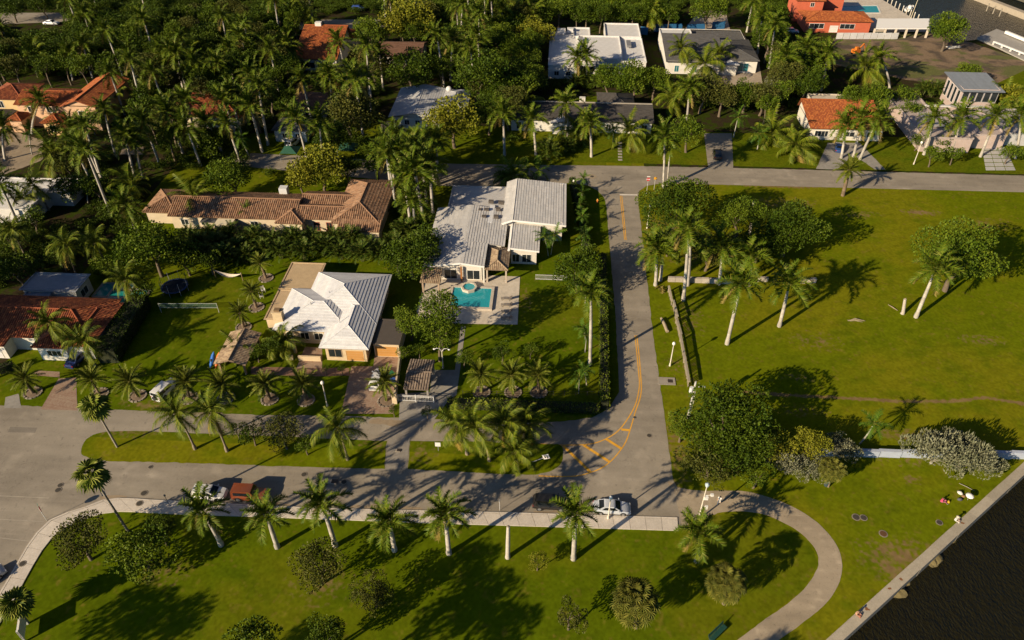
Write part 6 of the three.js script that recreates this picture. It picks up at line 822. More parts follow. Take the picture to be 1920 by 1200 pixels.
function car(shape, pos, turn, col, label, o = {}) {
  const S = SHAPE[shape], T = thing(o.name ?? 'parked_car', label, o.cat ?? 'car', pos, turn), paint = new THREE.MeshPhysicalMaterial({ color: lin(...col), roughness: 0.35, metalness: o.metal ?? 0.1, clearcoat: 0.8, clearcoatRoughness: 0.08, side: THREE.DoubleSide });
  const ends = (x) => { const t = Math.abs(x) / (S.L / 2); return S.w * (1 - 0.16 * Math.max(0, (t - 0.72) / 0.28) ** 2); };
  part('body', loft(S.deck.map(([x, h]) => { const w = ends(x), b = 0.24; return [[x, b, -w * 0.9], [x, b + 0.12, -w], [x, Math.max(b + 0.2, h - 0.16), -w], [x, h - 0.03, -w + 0.1], [x, h + 0.02, 0], [x, h - 0.03, w - 0.1], [x, Math.max(b + 0.2, h - 0.16), w], [x, b + 0.12, w], [x, b, w * 0.9]]; })), paint, T);
  const [a0, a1, b0, b1, y0, y1] = S.cab, w0 = S.w - 0.06, w1 = S.w - (shape === 'boxy' ? 0.12 : 0.24);
  const cabin = part('cabin', loft([[a0, y0, w0], [b0, y1 - 0.04, w1], [b0 + 0.15, y1, w1 - 0.05], [b1 - 0.2, y1, w1 - 0.05], [b1, y1 - 0.05, w1], [a1, y0, w0]].map(([x, y, w]) => [[x, y0 - 0.1, -w0], [x, y, -w], [x, y + 0.012, 0], [x, y, w], [x, y0 - 0.1, w0]])), paint, T);
  const lerp = (p, q, t) => p + (q - p) * t, pane = (name, ...q) => { const g = new GB(); g.quad(...q); g.mesh(name, carGlass, T); };
  const f = (t, s, k, off) => [lerp(a1, b1, t) + off, lerp(y0, y1 - 0.05, t) + 0.02, s * lerp(w0, w1, t) * k];
  pane('windscreen', f(0.1, -1, 0.88, 0.025), f(0.1, 1, 0.88, 0.025), f(0.93, 1, 0.86, 0.025), f(0.93, -1, 0.86, 0.025));
  const r = (t, s, k, off) => [lerp(a0, b0, t) - off, lerp(y0, y1 - 0.05, t) + 0.02, s * lerp(w0, w1, t) * k];
  pane('rear_window', r(0.15, -1, 0.86, 0.025), r(0.15, 1, 0.86, 0.025), r(0.9, 1, 0.84, 0.025), r(0.9, -1, 0.84, 0.025));
  for (const s of [-1, 1]) for (const [u, v] of [[0.12, 0.5], [0.53, 0.9]]) { const q = (k, t) => [lerp(lerp(a0, a1, k), lerp(b0, b1, k), t), lerp(y0, y1 - 0.04, t), s * (lerp(w0, w1, t) + 0.018)]; pane('side_window', q(u, 0.12), q(v, 0.12), q(v, 0.84), q(u, 0.84)); }
  for (const x of S.ax) for (const s of [-1, 1]) { const w = new THREE.Group(); w.name = 'wheel'; w.position.set(x, S.wheel, s * (S.w - 0.08)); T.add(w); const g = new GB(); g.tube([[0, 0, -0.11], [0, 0, 0.11]], [S.wheel], 14); g.mesh('tyre', rubber, w); const k = new GB(); k.tube([[0, 0, s * 0.1], [0, 0, s * 0.125]], [S.wheel * 0.62], 12); k.mesh('rim', rimMat, w); const ar = new GB(); ar.col = [0.01, 0.01, 0.01]; ar.tube([[0, 0.02, s * 0.075], [0, 0.02, s * 0.088]], [S.wheel * 1.16], 14); ar.mesh('wheel_arch', vc, w); }
  const h = S.deck[S.deck.length - 2][1] - 0.14, hr = S.deck[1][1] - 0.16;
  for (const s of [-1, 1]) { let g = new GB(); g.box(S.L / 2 - 0.16, h - 0.02, s * 0.62, 0.2, 0.15, 0.34); g.mesh('headlight', lampWhite, T); g = new GB(); g.box(-S.L / 2 + 0.07, hr, s * 0.68, 0.12, 0.17, 0.26); g.mesh('tail_light', lampRed, T); g = new GB(); g.box(a1 - 0.25, y0 + 0.1, s * (S.w + 0.1), 0.12, 0.14, 0.22); g.mesh('mirror', paint, T); }
  let g = new GB(); g.box(S.L / 2 - 0.06, 0.38, 0, 0.14, 0.2, S.w * 1.66); g.mesh('front_bumper', o.bumper ?? paint, T); g = new GB(); g.box(-S.L / 2 + 0.06, 0.42, 0, 0.14, 0.2, S.w * 1.66); g.mesh('rear_bumper', o.bumper ?? paint, T);
  if (o.dark) { const q = new GB(); q.quad([b0 + 0.5, y1 + 0.022, 0.5], [b1 - 0.3, y1 + 0.022, 0.5], [b1 - 0.3, y1 + 0.022, -0.5], [b0 + 0.5, y1 + 0.022, -0.5]); q.mesh('sunroof', carGlass, cabin); }
  if (o.rack) { for (const s of [-1, 1]) { const q = new GB(); q.beam([b0 + 0.2, y1 + 0.05, s * (w1 - 0.12)], [b1 - 0.2, y1 + 0.05, s * (w1 - 0.12)], 0.05); q.mesh('roof_rail', rubber, cabin); } for (let i = 0; i < 3; i++) { const q = new GB(); q.beam([lerp(b0, b1, 0.2 + i * 0.3), y1 + 0.06, -w1 + 0.1], [lerp(b0, b1, 0.2 + i * 0.3), y1 + 0.06, w1 - 0.1], 0.06); q.mesh('roof_bar', rubber, cabin); } }
  if (o.spare) { const q = new GB(); q.tube([[-S.L / 2 - 0.02, 0.95, 0], [-S.L / 2 - 0.24, 0.95, 0]], [0.38], 14); q.mesh('spare_wheel', rubber, T); }
  return T;
}
const kerbZ = (x, y) => W(x, y);
{ const a = W(391, 941); car('suv', [a[0] - 0.1, 0.012, a[2] - 0.9], 0.02, [0.72, 0.72, 0.72], 'white hatchback parked at the kerb behind the second royal palm'); }
{ const a = W(466, 943); car('boxy', [a[0], 0.012, a[2] - 0.95], 0.01, [0.19, 0.048, 0.016], 'copper orange boxy off-roader parked at the kerb', { spare: true }); }
{ const a = W(1031, 959); car('suv', [a[0], 0.012, a[2] - 0.9], 0, [0.012, 0.012, 0.014], 'black car parked at the kerb half hidden by a palm'); }
{ const a = W(1147, 968); car('sedan', [a[0], 0.012, a[2] - 0.95], 0, [0.56, 0.59, 0.64], 'silver-blue sedan parked at the kerb behind the globe lamp', { metal: 0.2 }); }
{ const a = W(313, 736); car('boxy', [a[0], 0, a[2]], 1.28, [0.7, 0.7, 0.7], 'white off-roader parked on the grass between two date palms', { spare: true }); }
{ const a = W(703, 716); car('suv', [a[0] + 0.5, 0.03, a[2]], 1.5, [0.7, 0.69, 0.67], 'white car on the brick drive behind a palm'); }
{ const a = W(150, 674); car('sedan', [a[0], 0.01, a[2]], 1.4, [0.02, 0.04, 0.16], 'dark blue car beside the red tiled bungalow'); }
{ const a = W(551, 272); car('boxy', [a[0], 0.01, a[2]], 1.3, [0.7, 0.7, 0.7], 'white pickup parked under the tall palms', { cat: 'pickup', rack: true }); }
{ const a = W(1483, 62); car('suv', [a[0], 0.02, a[2]], 0, [0.7, 0.7, 0.7], 'white car parked in front of the coral red house'); }
{ const a = W(1344, 294); car('suv', [a[0], 0.03, a[2]], 1.5, [0.02, 0.02, 0.022], 'black car on the shaded drive beside the ranch house'); }
{ const a = W(1572, 280); car('sedan', [a[0], 0.03, a[2]], 1.3, [0.02, 0.06, 0.2], 'blue car on the curved drive of the terracotta roofed house'); }
{ const a = W(742, 252); car('suv', [a[0], 0.03, a[2]], 1.5, [0.015, 0.02, 0.035], 'dark car on the long drive by the pale roofed house'); }
{ const a = W(-2, 1090); car('sedan', [a[0] - 1.5, 0.012, a[2] + 0.4], 0.95, [0.45, 0.46, 0.48], 'silver car parked on the western crossing by the pavement'); }
{ const a = W(97, 46); car('sedan', [a[0], 0.04, a[2]], 0, [0.75, 0.75, 0.75], 'small white car on the shaded far street'); }
{ const a = W(672, 20); car('suv', [a[0], 0.04, a[2]], 0, [0.03, 0.08, 0.35], 'blue car on the far street beyond the orange roofed house'); }

// ---------- people ----------
function person(pos, turn, joints, bones, head, label, hairCol, hat) {
  const T = thing('person', label, 'person', pos, turn), N = 52, R = 1.02, mc = new MarchingCubes(N, vc, false, false, 40000); mc.isolation = 0; const B = bones.map(([a, b, r0, r1, c]) => [joints[a], joints[b], r0, r1, c]);
  const dist = (x, y, z, [a, b, r0, r1]) => { const d = sub(b, a), t = Math.max(0, Math.min(1, dot(sub([x, y, z], a), d) / dot(d, d))); return Math.hypot(x - a[0] - d[0] * t, y - a[1] - d[1] * t, z - a[2] - d[2] * t) - (r0 + (r1 - r0) * t); };
  const cy = 0.9, F = mc.field; for (let k = 0; k < N; k++) for (let j = 0; j < N; j++) for (let i = 0; i < N; i++) { const x = (i - N / 2) / (N / 2) * R, y = (j - N / 2) / (N / 2) * R + cy, z = (k - N / 2) / (N / 2) * R; let d = 1; for (const b of B) { const e = dist(x, y, z, b), h = Math.max(0, 0.04 - Math.abs(d - e)) / 0.04; d = Math.min(d, e) - h * h * 0.01; } F[i + j * N + k * N * N] = -d; }
  mc.update(); const g = new GB(), p = mc.positionArray, n = mc.normalArray;
  for (let i = 0; i < mc.count; i += 3) { const q = [0, 1, 2].map((k) => [p[(i + k) * 3] * R, p[(i + k) * 3 + 1] * R + cy, p[(i + k) * 3 + 2] * R]), m = [0, 1, 2].map((k) => nrm([n[(i + k) * 3], n[(i + k) * 3 + 1], n[(i + k) * 3 + 2]])); let best = 9; for (const b of B) { const e = dist(...mix(mix(q[0], q[1], 0.5), q[2], 0.33), b); if (e < best) { best = e; g.col = b[4]; } } g.tri(...q, ...m); }
  const skin = [0.42, 0.25, 0.16]; g.col = skin; const H = joints.head; g.ball(H, 0.085, 0.115, 0.1, 10, 8); g.ball(add(H, [0, -0.015, 0.1]), 0.018, 0.03, 0.025, 5, 4); for (const s of [-1, 1]) { g.col = skin; g.ball(add(H, [0.086 * s, -0.01, 0]), 0.015, 0.03, 0.02, 5, 4); g.col = [0.02, 0.02, 0.02]; g.ball(add(H, [0.035 * s, 0.012, 0.088]), 0.012, 0.009, 0.01, 5, 4); }
  g.col = [0.3, 0.1, 0.09]; g.ball(add(H, [0, -0.055, 0.088]), 0.025, 0.008, 0.01, 6, 4); g.col = skin;
  for (const [w, e] of [['wristL', 'elbowL'], ['wristR', 'elbowR']]) { const d = nrm(sub(joints[w], joints[e])), o = nrm(cross(d, [0, 0, 1])); g.tube([joints[w], add(joints[w], d, 0.09)], [0.035, 0.04], 6); for (let i = 0; i < 4; i++) { const s = add(add(joints[w], d, 0.085), o, (i - 1.5) * 0.02), l = [0.07, 0.08, 0.075, 0.06][i]; g.tube([s, add(s, d, l * 0.5), add(add(s, d, l * 0.85), [0, 0, 0.02])], [0.011, 0.01, 0.008], 5); } const th = add(add(joints[w], d, 0.03), o, 0.035); g.tube([th, add(add(th, d, 0.035), o, 0.03), add(add(th, d, 0.065), o, 0.035)], [0.012, 0.012, 0.009], 5); }
  g.mesh('body', vc, T); const hr = new GB(); hr.col = hairCol; hr.ball(add(H, [0, 0.035, -0.022]), 0.098, 0.105, 0.105, 9, 7); hr.mesh('hair', vc, T);
  if (hat) { const k = new GB(); k.col = hat; k.lathe(add(H, [0, 0.06, 0]), [[0.24, 0], [0.12, 0.03], [0.11, 0.1], [0, 0.12]], 12); k.mesh('sun_hat', vc, T); }
  return T;
}
const standJ = { head: [0, 1.62, 0.02], neck: [0, 1.45, 0], chest: [0, 1.28, 0], hip: [0, 0.95, 0], shL: [-0.19, 1.4, 0], shR: [0.19, 1.4, 0], elbowL: [-0.26, 1.12, -0.04], elbowR: [0.26, 1.12, 0.06], wristL: [-0.25, 0.88, 0.06], wristR: [0.25, 0.9, 0.2], thL: [-0.1, 0.9, 0], thR: [0.1, 0.9, 0], knL: [-0.1, 0.5, 0.12], knR: [0.1, 0.5, -0.02], anL: [-0.1, 0.09, 0.2], anR: [0.1, 0.1, -0.28], toL: [-0.1, 0.04, 0.36], toR: [0.1, 0.04, -0.14] };
const sitJ = { head: [0, 0.72, 0.06], neck: [0, 0.56, 0.02], chest: [0, 0.4, 0], hip: [0, 0.12, -0.05], shL: [-0.19, 0.5, 0], shR: [0.19, 0.5, 0], elbowL: [-0.28, 0.27, 0.06], elbowR: [0.28, 0.27, 0.06], wristL: [-0.16, 0.26, 0.3], wristR: [0.16, 0.26, 0.3], thL: [-0.1, 0.11, 0], thR: [0.1, 0.11, 0], knL: [-0.17, 0.36, 0.4], knR: [0.17, 0.36, 0.4], anL: [-0.13, 0.08, 0.62], anR: [0.13, 0.08, 0.62], toL: [-0.14, 0.05, 0.78], toR: [0.14, 0.05, 0.78] };
const ledgeJ = { ...sitJ, knL: [-0.15, 0.14, 0.44], knR: [0.15, 0.14, 0.44], anL: [-0.15, -0.3, 0.5], anR: [0.15, -0.28, 0.48], toL: [-0.15, -0.36, 0.64], toR: [0.15, -0.34, 0.62] };
const bonesOf = (top, legs, skin = [0.42, 0.25, 0.16], sleeve = true, shoe = [0.3, 0.3, 0.3]) => [['chest', 'hip', 0.15, 0.14, top], ['neck', 'chest', 0.08, 0.14, top], ['neck', 'head', 0.05, 0.05, skin], ['shL', 'shR', 0.065, 0.065, top], ['shL', 'elbowL', 0.058, 0.044, sleeve ? top : skin], ['shR', 'elbowR', 0.058, 0.044, sleeve ? top : skin], ['elbowL', 'wristL', 0.042, 0.03, skin], ['elbowR', 'wristR', 0.042, 0.03, skin], ['thL', 'knL', 0.09, 0.06, legs], ['thR', 'knR', 0.09, 0.06, legs], ['knL', 'anL', 0.058, 0.04, legs], ['knR', 'anR', 0.058, 0.04, legs], ['anL', 'toL', 0.042, 0.035, shoe], ['anR', 'toR', 0.042, 0.035, shoe]];
{ const b = W(1347, 946); person([b[0], 0.02, b[2]], -0.6, standJ, bonesOf([0.7, 0.68, 0.65], [0.68, 0.66, 0.62]), null, 'person in white clothes walking along the footpath', [0.05, 0.03, 0.02]); }
{ const b = W(1765, 941); person([b[0], 0.02, b[2]], 1.2, sitJ, bonesOf([0.5, 0.06, 0.14], [0.35, 0.08, 0.15]), null, 'person in pink sitting on the grass beside picnic things', [0.05, 0.03, 0.02]); }
{ const b = add(W(1790, 975, 0.22), waterSide, 0.1); person([b[0], 0.24, b[2]], 0.9, ledgeJ, bonesOf([0.6, 0.58, 0.54], [0.5, 0.48, 0.44]), null, 'person in pale clothes sitting on the sea wall near the picnic', [0.1, 0.07, 0.04], [0.6, 0.55, 0.42]); }
{ const b = W(1606, 1152, 0.22); person([b[0], 0.24, b[2]], 0.9, ledgeJ, bonesOf([0.42, 0.25, 0.16], [0.32, 0.09, 0.06], undefined, false), null, 'shirtless person in red shorts sitting on the sea wall', [0.04, 0.03, 0.02]); }
{ const b = W(1814, 937), T = thing('picnic_parasol', 'small white parasol open on the grass by the sea wall', 'parasol', b), g = new GB(); g.col = [0.78, 0.77, 0.74]; g.lathe([0, 0, 0], [[0.5, 0.8], [0.4, 0.95], [0.2, 1.06], [0, 1.1]], 10); g.mesh('canopy', vc, T); const k = new GB(); k.col = [0.4, 0.4, 0.4]; k.tube([[0, 0, 0], [0, 1.06, 0]], [0.025], 5); k.mesh('pole', vc, T); for (let i = 0; i < 10; i++) { const a = i * 0.628, r = new GB(); r.col = [0.6, 0.6, 0.6]; r.beam([0, 1.04, 0], [Math.cos(a) * 0.48, 0.79, Math.sin(a) * 0.48], 0.015); r.mesh('rib', vc, T); } }
for (const [x, y, c, l, s] of [[1799, 926, [0.6, 0.58, 0.54], 'pale bag lying on the grass by the parasol', 0.5], [1799, 938, [0.08, 0.08, 0.1], 'dark bag on the grass by the parasol', 0.45], [1778, 942, [0.55, 0.33, 0.02], 'yellow pouch on the grass beside the person in pink', 0.35], [1806, 932, [0.25, 0.14, 0.06], 'brown basket next to the white parasol', 0.4]]) { const b = W(x, y), T = thing('picnic_bag', l, 'bag', b, rr(0, 3)), g = new GB(); g.col = c; g.ball([0, s * 0.4, 0], s * 0.8, s * 0.45, s * 0.5, 8, 6); g.mesh('bag_body', vc, T); const h = new GB(); h.col = c.map((v) => v * 0.6); h.tube([[-s * 0.4, s * 0.75, 0], [0, s * 1.1, 0], [s * 0.4, s * 0.75, 0]], [0.02], 5); h.mesh('handle', vc, T); }
{ const b = W(1813, 914), T = thing('drift_branch', 'grey branch lying on the grass by the sea wall', 'branch', b), g = new GB(); g.col = [0.3, 0.28, 0.22]; g.tube([[-0.8, 0.06, -0.6], [0, 0.1, 0], [0.7, 0.06, 0.55]], [0.05, 0.06, 0.03], 5); g.mesh('stick', barkMat, T); }
const KEEP = [[560, 55, 690, 150], [715, 70, 805, 112], [560, 165, 628, 215], [522, 212, 580, 275], [728, 155, 875, 240], [1015, 40, 1218, 140], [1230, 45, 1420, 140], [985, 170, 1235, 260], [1512, 185, 1660, 262], [1670, 130, 1890, 320], [1490, -10, 1760, 78], [285, 335, 722, 432], [810, 335, 1070, 520], [0, 150, 228, 262], [-20, 330, 150, 405], [50, 505, 175, 570], [0, 560, 215, 700], [225, 500, 500, 760], [1560, 60, 1930, 165], [480, 480, 760, 700], [350, 190, 445, 240], [-10, 24, 115, 50], [600, 30, 700, 55], [480, 250, 570, 310], [700, 235, 940, 345], [1180, 250, 1930, 330], [1260, 100, 1440, 165], [1290, 15, 1380, 65], [20, 250, 85, 330], [225, 270, 275, 295], [1090, 175, 1185, 200], [500, 340, 560, 365], [190, 535, 260, 570]];
const SITES = [[-123, -170, 'peach villa'], [-68, -214, 'orange roofed house'], [-45, -215, 'red-brown shingle roof'], [-62, -175, 'small brown shingle house'], [-32, -178, 'pale low roofed house'], [11, -220, 'white modern house'], [43, -220, 'charcoal roofed house'], [6, -175, 'long ranch house'], [69, -176, 'terracotta roofed house'], [-85, -172, 'dark red tiled house'], [-115, -128, 'white flat roofed house'], [-58, -126, 'brown tiled house'], [-85, -96, 'red tiled bungalow'], [88, -252, 'coral red waterfront house'], [-184, -227, 'small far orange roof']];
const nearest = (x, z) => { let near = null, dm = 1e9; for (const [hx, hz, hn] of SITES) { const d = Math.hypot(x - hx, z - hz); if (d < dm) { dm = d; near = hn; } } return near; };

// ---------- planting ----------
// palms on the near lawn
for (const [bx, by, tx, ty, l] of [[415, 1022, 386, 968, 'royal palm on the lawn in front of the white hatchback'], [520, 1026, 503, 975, 'royal palm on the lawn in front of the orange off-roader'], [629, 1024, 607, 955, 'royal palm in the pavement row beyond the grated drain'], [740, 1032, 732, 988, 'short royal palm shading its own foot in the pavement row'], [842, 1038, 836, 975, 'royal palm next to the bare trunk in the pavement row'], [1075, 1048, 1078, 975, 'royal palm leaning over the black car'], [1306, 1052, 1312, 1010, 'royal palm at the bend of the footpath below the lantern']])
  palm('royal', bx, by, tx, ty, l, 'royal palms along the pavement', { r: 0.29, s: 1.02, bend: 0.6 });
palm('fan', 240, 996, 170, 888, 'tall thin fan palm leaning from the corner lawn over the road', 'tall fan palms at the crossing', { r: 0.17, s: 1.25, bend: 0.1 });
palm('fan', 220, 838, 176, 762, 'tall thin fan palm rising from the tip of the median', 'tall fan palms at the crossing', { r: 0.17, s: 1.3, bend: 0.1 });
palm('fan', 54, 1168, 28, 1132, 'fan palm behind the park notice board', null, { s: 1.2, r: 0.12 });
palm('sabal', 1192, 1176, 1190, 1128, 'larger shaggy round fan palm alone on the lawn', 'shaggy fan palms on the lawn', { s: 1.28, r: 0.28 });
palm('sabal', 1357, 1132, 1361, 1092, 'smaller shaggy round fan palm inside the footpath bend', 'shaggy fan palms on the lawn', { s: 1.1, r: 0.25 });
palm('sabal', 1553, 913, 1560, 880, 'small yellow-green fan palm with a bin at its foot', null, { s: 0.85, r: 0.14, far: true });
// palms on the median
for (const [bx, by, tx, ty, l] of [[366, 842, 332, 775, 'coconut palm on the median nearest the tall fan palm'], [426, 846, 396, 772, 'coconut palm on the median beside the low dark shrubs'], [652, 862, 634, 803, 'coconut palm alone near the concrete crossing strip of the median'], [876, 852, 858, 795, 'coconut palm beside the white board sign on the median'], [918, 864, 892, 800, 'coconut palm leaning west in the crowded median clump'], [962, 850, 948, 795, 'coconut palm in the middle of the crowded median clump'], [972, 888, 966, 848, 'low coconut palm at the kerb beside the arrow sign'], [992, 838, 986, 797, 'coconut palm at the hatched end of the median']]) palm('coco', bx, by, tx, ty, l, 'coconut palms on the median', { s: rr(0.98, 1.12), bend: 0.7 });
// stocky date palms in stone edged beds
for (const [bx, by, tx, ty, l] of [[62, 737, 45, 710, 'date palm in a stone edged bed before the red tiled bungalow'], [187, 739, 172, 712, 'date palm in a stone edged bed beside the red bungalow drive'], [258, 743, 242, 714, 'date palm in a stone edged bed left of the white off-roader'], [355, 747, 347, 716, 'date palm in a stone edged bed right of the white off-roader'], [424, 747, 414, 722, 'date palm in a stone edged bed below the garden pavilion'], [506, 749, 496, 720, 'date palm in a stone edged bed before the white roofed house'], [574, 751, 567, 720, 'date palm in a stone edged bed beside the globe lamp'], [724, 752, 720, 716, 'date palm on the edge of the brick drive'], [903, 736, 901, 703, 'date palm of three inside the front hedge'], [962, 736, 959, 703, 'date palm of three inside the front hedge'], [1010, 736, 1008, 703, 'date palm of three inside the front hedge']])
  palm('date', bx, by, tx, ty, l, 'date palms in stone beds', { ring: true, s: rr(1, 1.12) });
for (const [bx, by, tx, ty, l] of [[457, 614, 449, 586, 'date palm beside the volleyball lawn'], [499, 522, 488, 494, 'date palm beside the white garden chairs'], [481, 577, 471, 546, 'date palm by the tan annex wall']]) palm('date', bx, by, tx, ty, l, null, { ring: true, s: 0.85 });
palm('date', 1580, 367, 1592, 318, 'big date palm with a stout orange trunk at the top street', null, { s: 1.25, r: 0.42, bend: 0.2 });
// park palms
for (const [bx, by, tx, ty, l, k] of [[1281, 563, 1290, 440, 'tallest royal palm rising from the end of the stone wall'], [1289, 535, 1294, 460, 'royal palm just behind the stone wall'], [1229, 535, 1231, 478, 'royal palm beside the road at the brush pile'], [1238, 526, 1242, 480, 'royal palm behind its twin at the roadside'], [1348, 533, 1354, 478, 'royal palm at the east end of the stone wall'], [1405, 535, 1408, 495, 'royal palm under the bare trunk'], [1363, 645, 1386, 545, 'royal palm leaning east in the open park'], [1461, 612, 1477, 545, 'royal palm with a long twin shadow in the park'], [1717, 595, 1750, 516, 'royal palm leaning into the round park tree']]) palm('royal', bx, by, tx, ty, l, 'royal palms in the park', { bend: 0.45, s: rr(1.2, 1.35), r: 0.3 });
palm('royal', 1243, 353, 1246, 268, 'tall slim royal palm at the top street junction', 'twin palms at the junction', { r: 0.24, s: 1.25 }); palm('royal', 1250, 351, 1256, 285, 'shorter slim royal palm at the top street junction', 'twin palms at the junction', { r: 0.18, s: 0.8 });
palm('royal', 1106, 684, 1108, 562, 'very tall royal palm inside the roadside hedge', null, { r: 0.26, s: 1.1 });
palm('small', 1612, 832, 1637, 798, 'small curved palm behind the pale blue wall', null, { s: 1.2, bend: -0.6, r: 0.13 });
// slender palms inside the roadside hedge
for (const [x, y] of [[1090, 362], [1089, 385], [1090, 408], [1088, 430], [1090, 462], [1098, 545], [1097, 570], [1098, 640], [1097, 660], [1085, 738], [1100, 722]]) palm('small', x, y, x + rr(-4, 4), y - rr(18, 28), 'slender young palm with a propped stem inside the roadside hedge', 'young palms inside the hedge', { s: rr(0.9, 1.15), far: true });
for (const [x, y] of [[1033, 478], [1028, 480]]) palm('small', x, y, x + (x > 1030 ? 6 : -6), y - 32, 'twin stemmed palm beside the pool house gable', 'twin stemmed palm', { s: 1.35, far: true });
// garden palms around the houses
for (const [bx, by, tx, ty, l] of [[128, 667, 92, 605, 'leaning palm over the red tiled roof'], [179, 686, 158, 640, 'yellowish palm beside the red bungalow drive'], [262, 567, 235, 525, 'leaning yellow palm by the shaded pools'], [92, 394, 62, 345, 'palm before the white flat roofed house'], [48, 481, 24, 430, 'drooping palm west of the flat roofed annex'], [70, 395, 45, 372, 'palm crossing the white flat roof'], [145, 520, 125, 462, 'palm behind the flat roofed annex'], [205, 505, 178, 456, 'bent palm behind the flat roofed annex'], [540, 662, 532, 640, 'small palm at the cream porch'], [452, 668, 448, 655, 'small palm before the garden pavilion']]) palm('coco', bx, by, tx, ty, l, null, { s: 1.05, far: false });
const FARP = [[85, 142, 68, 102], [137, 150, 128, 108], [174, 145, 158, 92], [262, 160, 246, 112], [317, 158, 305, 105], [352, 175, 334, 108], [346, 172, 326, 112], [361, 152, 352, 112], [343, 287, 318, 222], [418, 291, 394, 240], [470, 300, 452, 262], [482, 240, 468, 150], [503, 272, 486, 172], [492, 285, 472, 210], [524, 180, 509, 105], [537, 140, 528, 100], [543, 138, 540, 95], [633, 167, 622, 136], [682, 264, 668, 162], [697, 222, 690, 160], [833, 162, 821, 78], [845, 152, 848, 82], [883, 142, 881, 62], [902, 130, 900, 100], [946, 292, 944, 224], [1278, 132, 1278, 92], [1320, 152, 1322, 120], [1288, 224, 1292, 176], [1375, 258, 1383, 224], [1420, 280, 1424, 256], [1441, 128, 1452, 58], [1470, 182, 1474, 115], [1498, 162, 1511, 98], [1539, 170, 1551, 112], [1668, 165, 1657, 118], [1625, 160, 1624, 125], [1577, 297, 1585, 245], [1600, 294, 1613, 234], [1612, 299, 1640, 238], [1518, 302, 1494, 272], [1732, 290, 1750, 232], [1783, 285, 1801, 232], [1838, 294, 1864, 228], [1903, 297, 1914, 230], [1149, 278, 1150, 248], [1181, 280, 1182, 246], [1109, 294, 1107, 240], [1065, 257, 1063, 205], [1085, 262, 1085, 248], [1005, 290, 1000, 235], [985, 225, 985, 195], [245, 380, 245, 348], [165, 380, 165, 345], [450, 425, 458, 402], [378, 400, 365, 372], [590, 290, 596, 250], [795, 420, 780, 330], [800, 380, 790, 300], [770, 420, 760, 350], [815, 340, 800, 280], [780, 440, 775, 390], [770, 390, 755, 300], [785, 360, 778, 285], [812, 400, 806, 320], [822, 345, 818, 275], [755, 330, 745, 270], [965, 345, 965, 330], [990, 340, 990, 322], [1010, 338, 1010, 325], [375, 190, 365, 130], [420, 190, 410, 130], [440, 160, 430, 100], [470, 140, 455, 80], [550, 60, 545, 30], [580, 70, 577, 30], [990, 60, 985, 10], [1000, 70, 997, 30], [1160, 50, 1158, 10], [1340, 130, 1348, 100], [300, 220, 290, 190], [230, 190, 225, 165], [215, 215, 210, 195], [200, 240, 203, 222], [60, 290, 55, 250], [110, 330, 100, 290], [10, 300, 5, 250], [150, 300, 140, 255], [60, 250, 70, 200], [100, 245, 102, 225], [560, 245, 555, 205], [1450, 270, 1450, 250], [1260, 210, 1262, 185], [1080, 160, 1082, 118], [1100, 160, 1100, 115], [1880, 210, 1885, 185], [960, 30, 955, 0], [1225, 60, 1222, 20], [1400, 60, 1410, 10], [740, 350, 735, 300], [1420, 100, 1428, 40]];
for (const [bx, by, tx, ty] of FARP) { const tall = ty < by - 40, kind = tall ? 'royal' : by > 230 && (palmNo % 3) ? 'small' : 'coco', at = W(bx, by), where = bx > 700 && bx < 860 && by > 250 ? 'dense grove beside the grey pool house' : at[2] > -172 && at[0] > 20 ? 'front gardens east of the junction on the top street' : at[2] > -172 && at[0] > -20 ? 'front lawn of the long ranch house' : 'gardens around the ' + nearest(at[0], at[2]); const l = { royal: 'tall pale trunked palm', small: 'slender short palm', coco: 'bushy yellow-green palm' }[kind] + ' in the ' + where;
  palm(kind, bx, by, tx, ty, l, l, { far: true, s: tall ? rr(1.25, 1.45) : rr(1.4, 1.8), r: tall ? 0.3 : 0.14 }); }
// more tall palms rising through the wooded gardens
for (let i = 0, n = 0; n < 58 && i < 900; i++) { const x = rr(-10, 960), y = rr(30, 470), s = ppm(x, y); if ((y > 300 && x > 800) || (y > 420 && x > 290) || KEEP.some(([a, b, c, d]) => x > a - 6 && x < c + 6 && y > b - 4 && y < d + 10)) continue; const b = W(x, y), h = rr(7.5, 13), l = 'tall pale trunked palm in the gardens around the ' + nearest(b[0], b[2]); palmAt('royal', b, [b[0] + rr(-0.8, 0.8), h, b[2] + rr(-0.8, 0.8)], l, l, { far: true, s: rr(1.05, 1.4), r: 0.27 }); n++; }
// clumping palms: the dense screen between the two houses
for (let i = 0; i < 17; i++) areca(478 + i * 18.5 + rr(-5, 5), 462 + (i % 2) * 20 + rr(-5, 5) + (i > 9 ? 8 : 0), rr(0.95, 1.2), 'feathery clumping palm in the tall screen behind the white roofed house', 'clumping palm screen');
for (let i = 0; i < 10; i++) areca(360 + i * 13 + rr(-5, 5), 452 + (i % 3) * 22 + rr(-6, 6), rr(0.85, 1.1), 'feathery clumping palm before the brown tiled house', 'clumping palms before the brown tiled house');
for (const [x, y, s] of [[1028, 300, 1.3], [1060, 285, 1.0], [1095, 160, 1.2], [1120, 165, 1.0], [1080, 165, 1.1], [1728, 180, 1.1], [1745, 182, 1.1], [1765, 180, 1.0], [1785, 178, .9], [1500, 260, .9], [1015, 170, .9], [945, 345, .9]]) areca(x, y, s, 'broad clumping palm in a garden north of the top street', 'clumping palms north of the top street');
for (const [x, y] of [[775, 400], [790, 440], [760, 450], [800, 330]]) areca(x, y, 1.25, 'clumping palm at the foot of the grove beside the pool house', 'clumping palms of the grove');

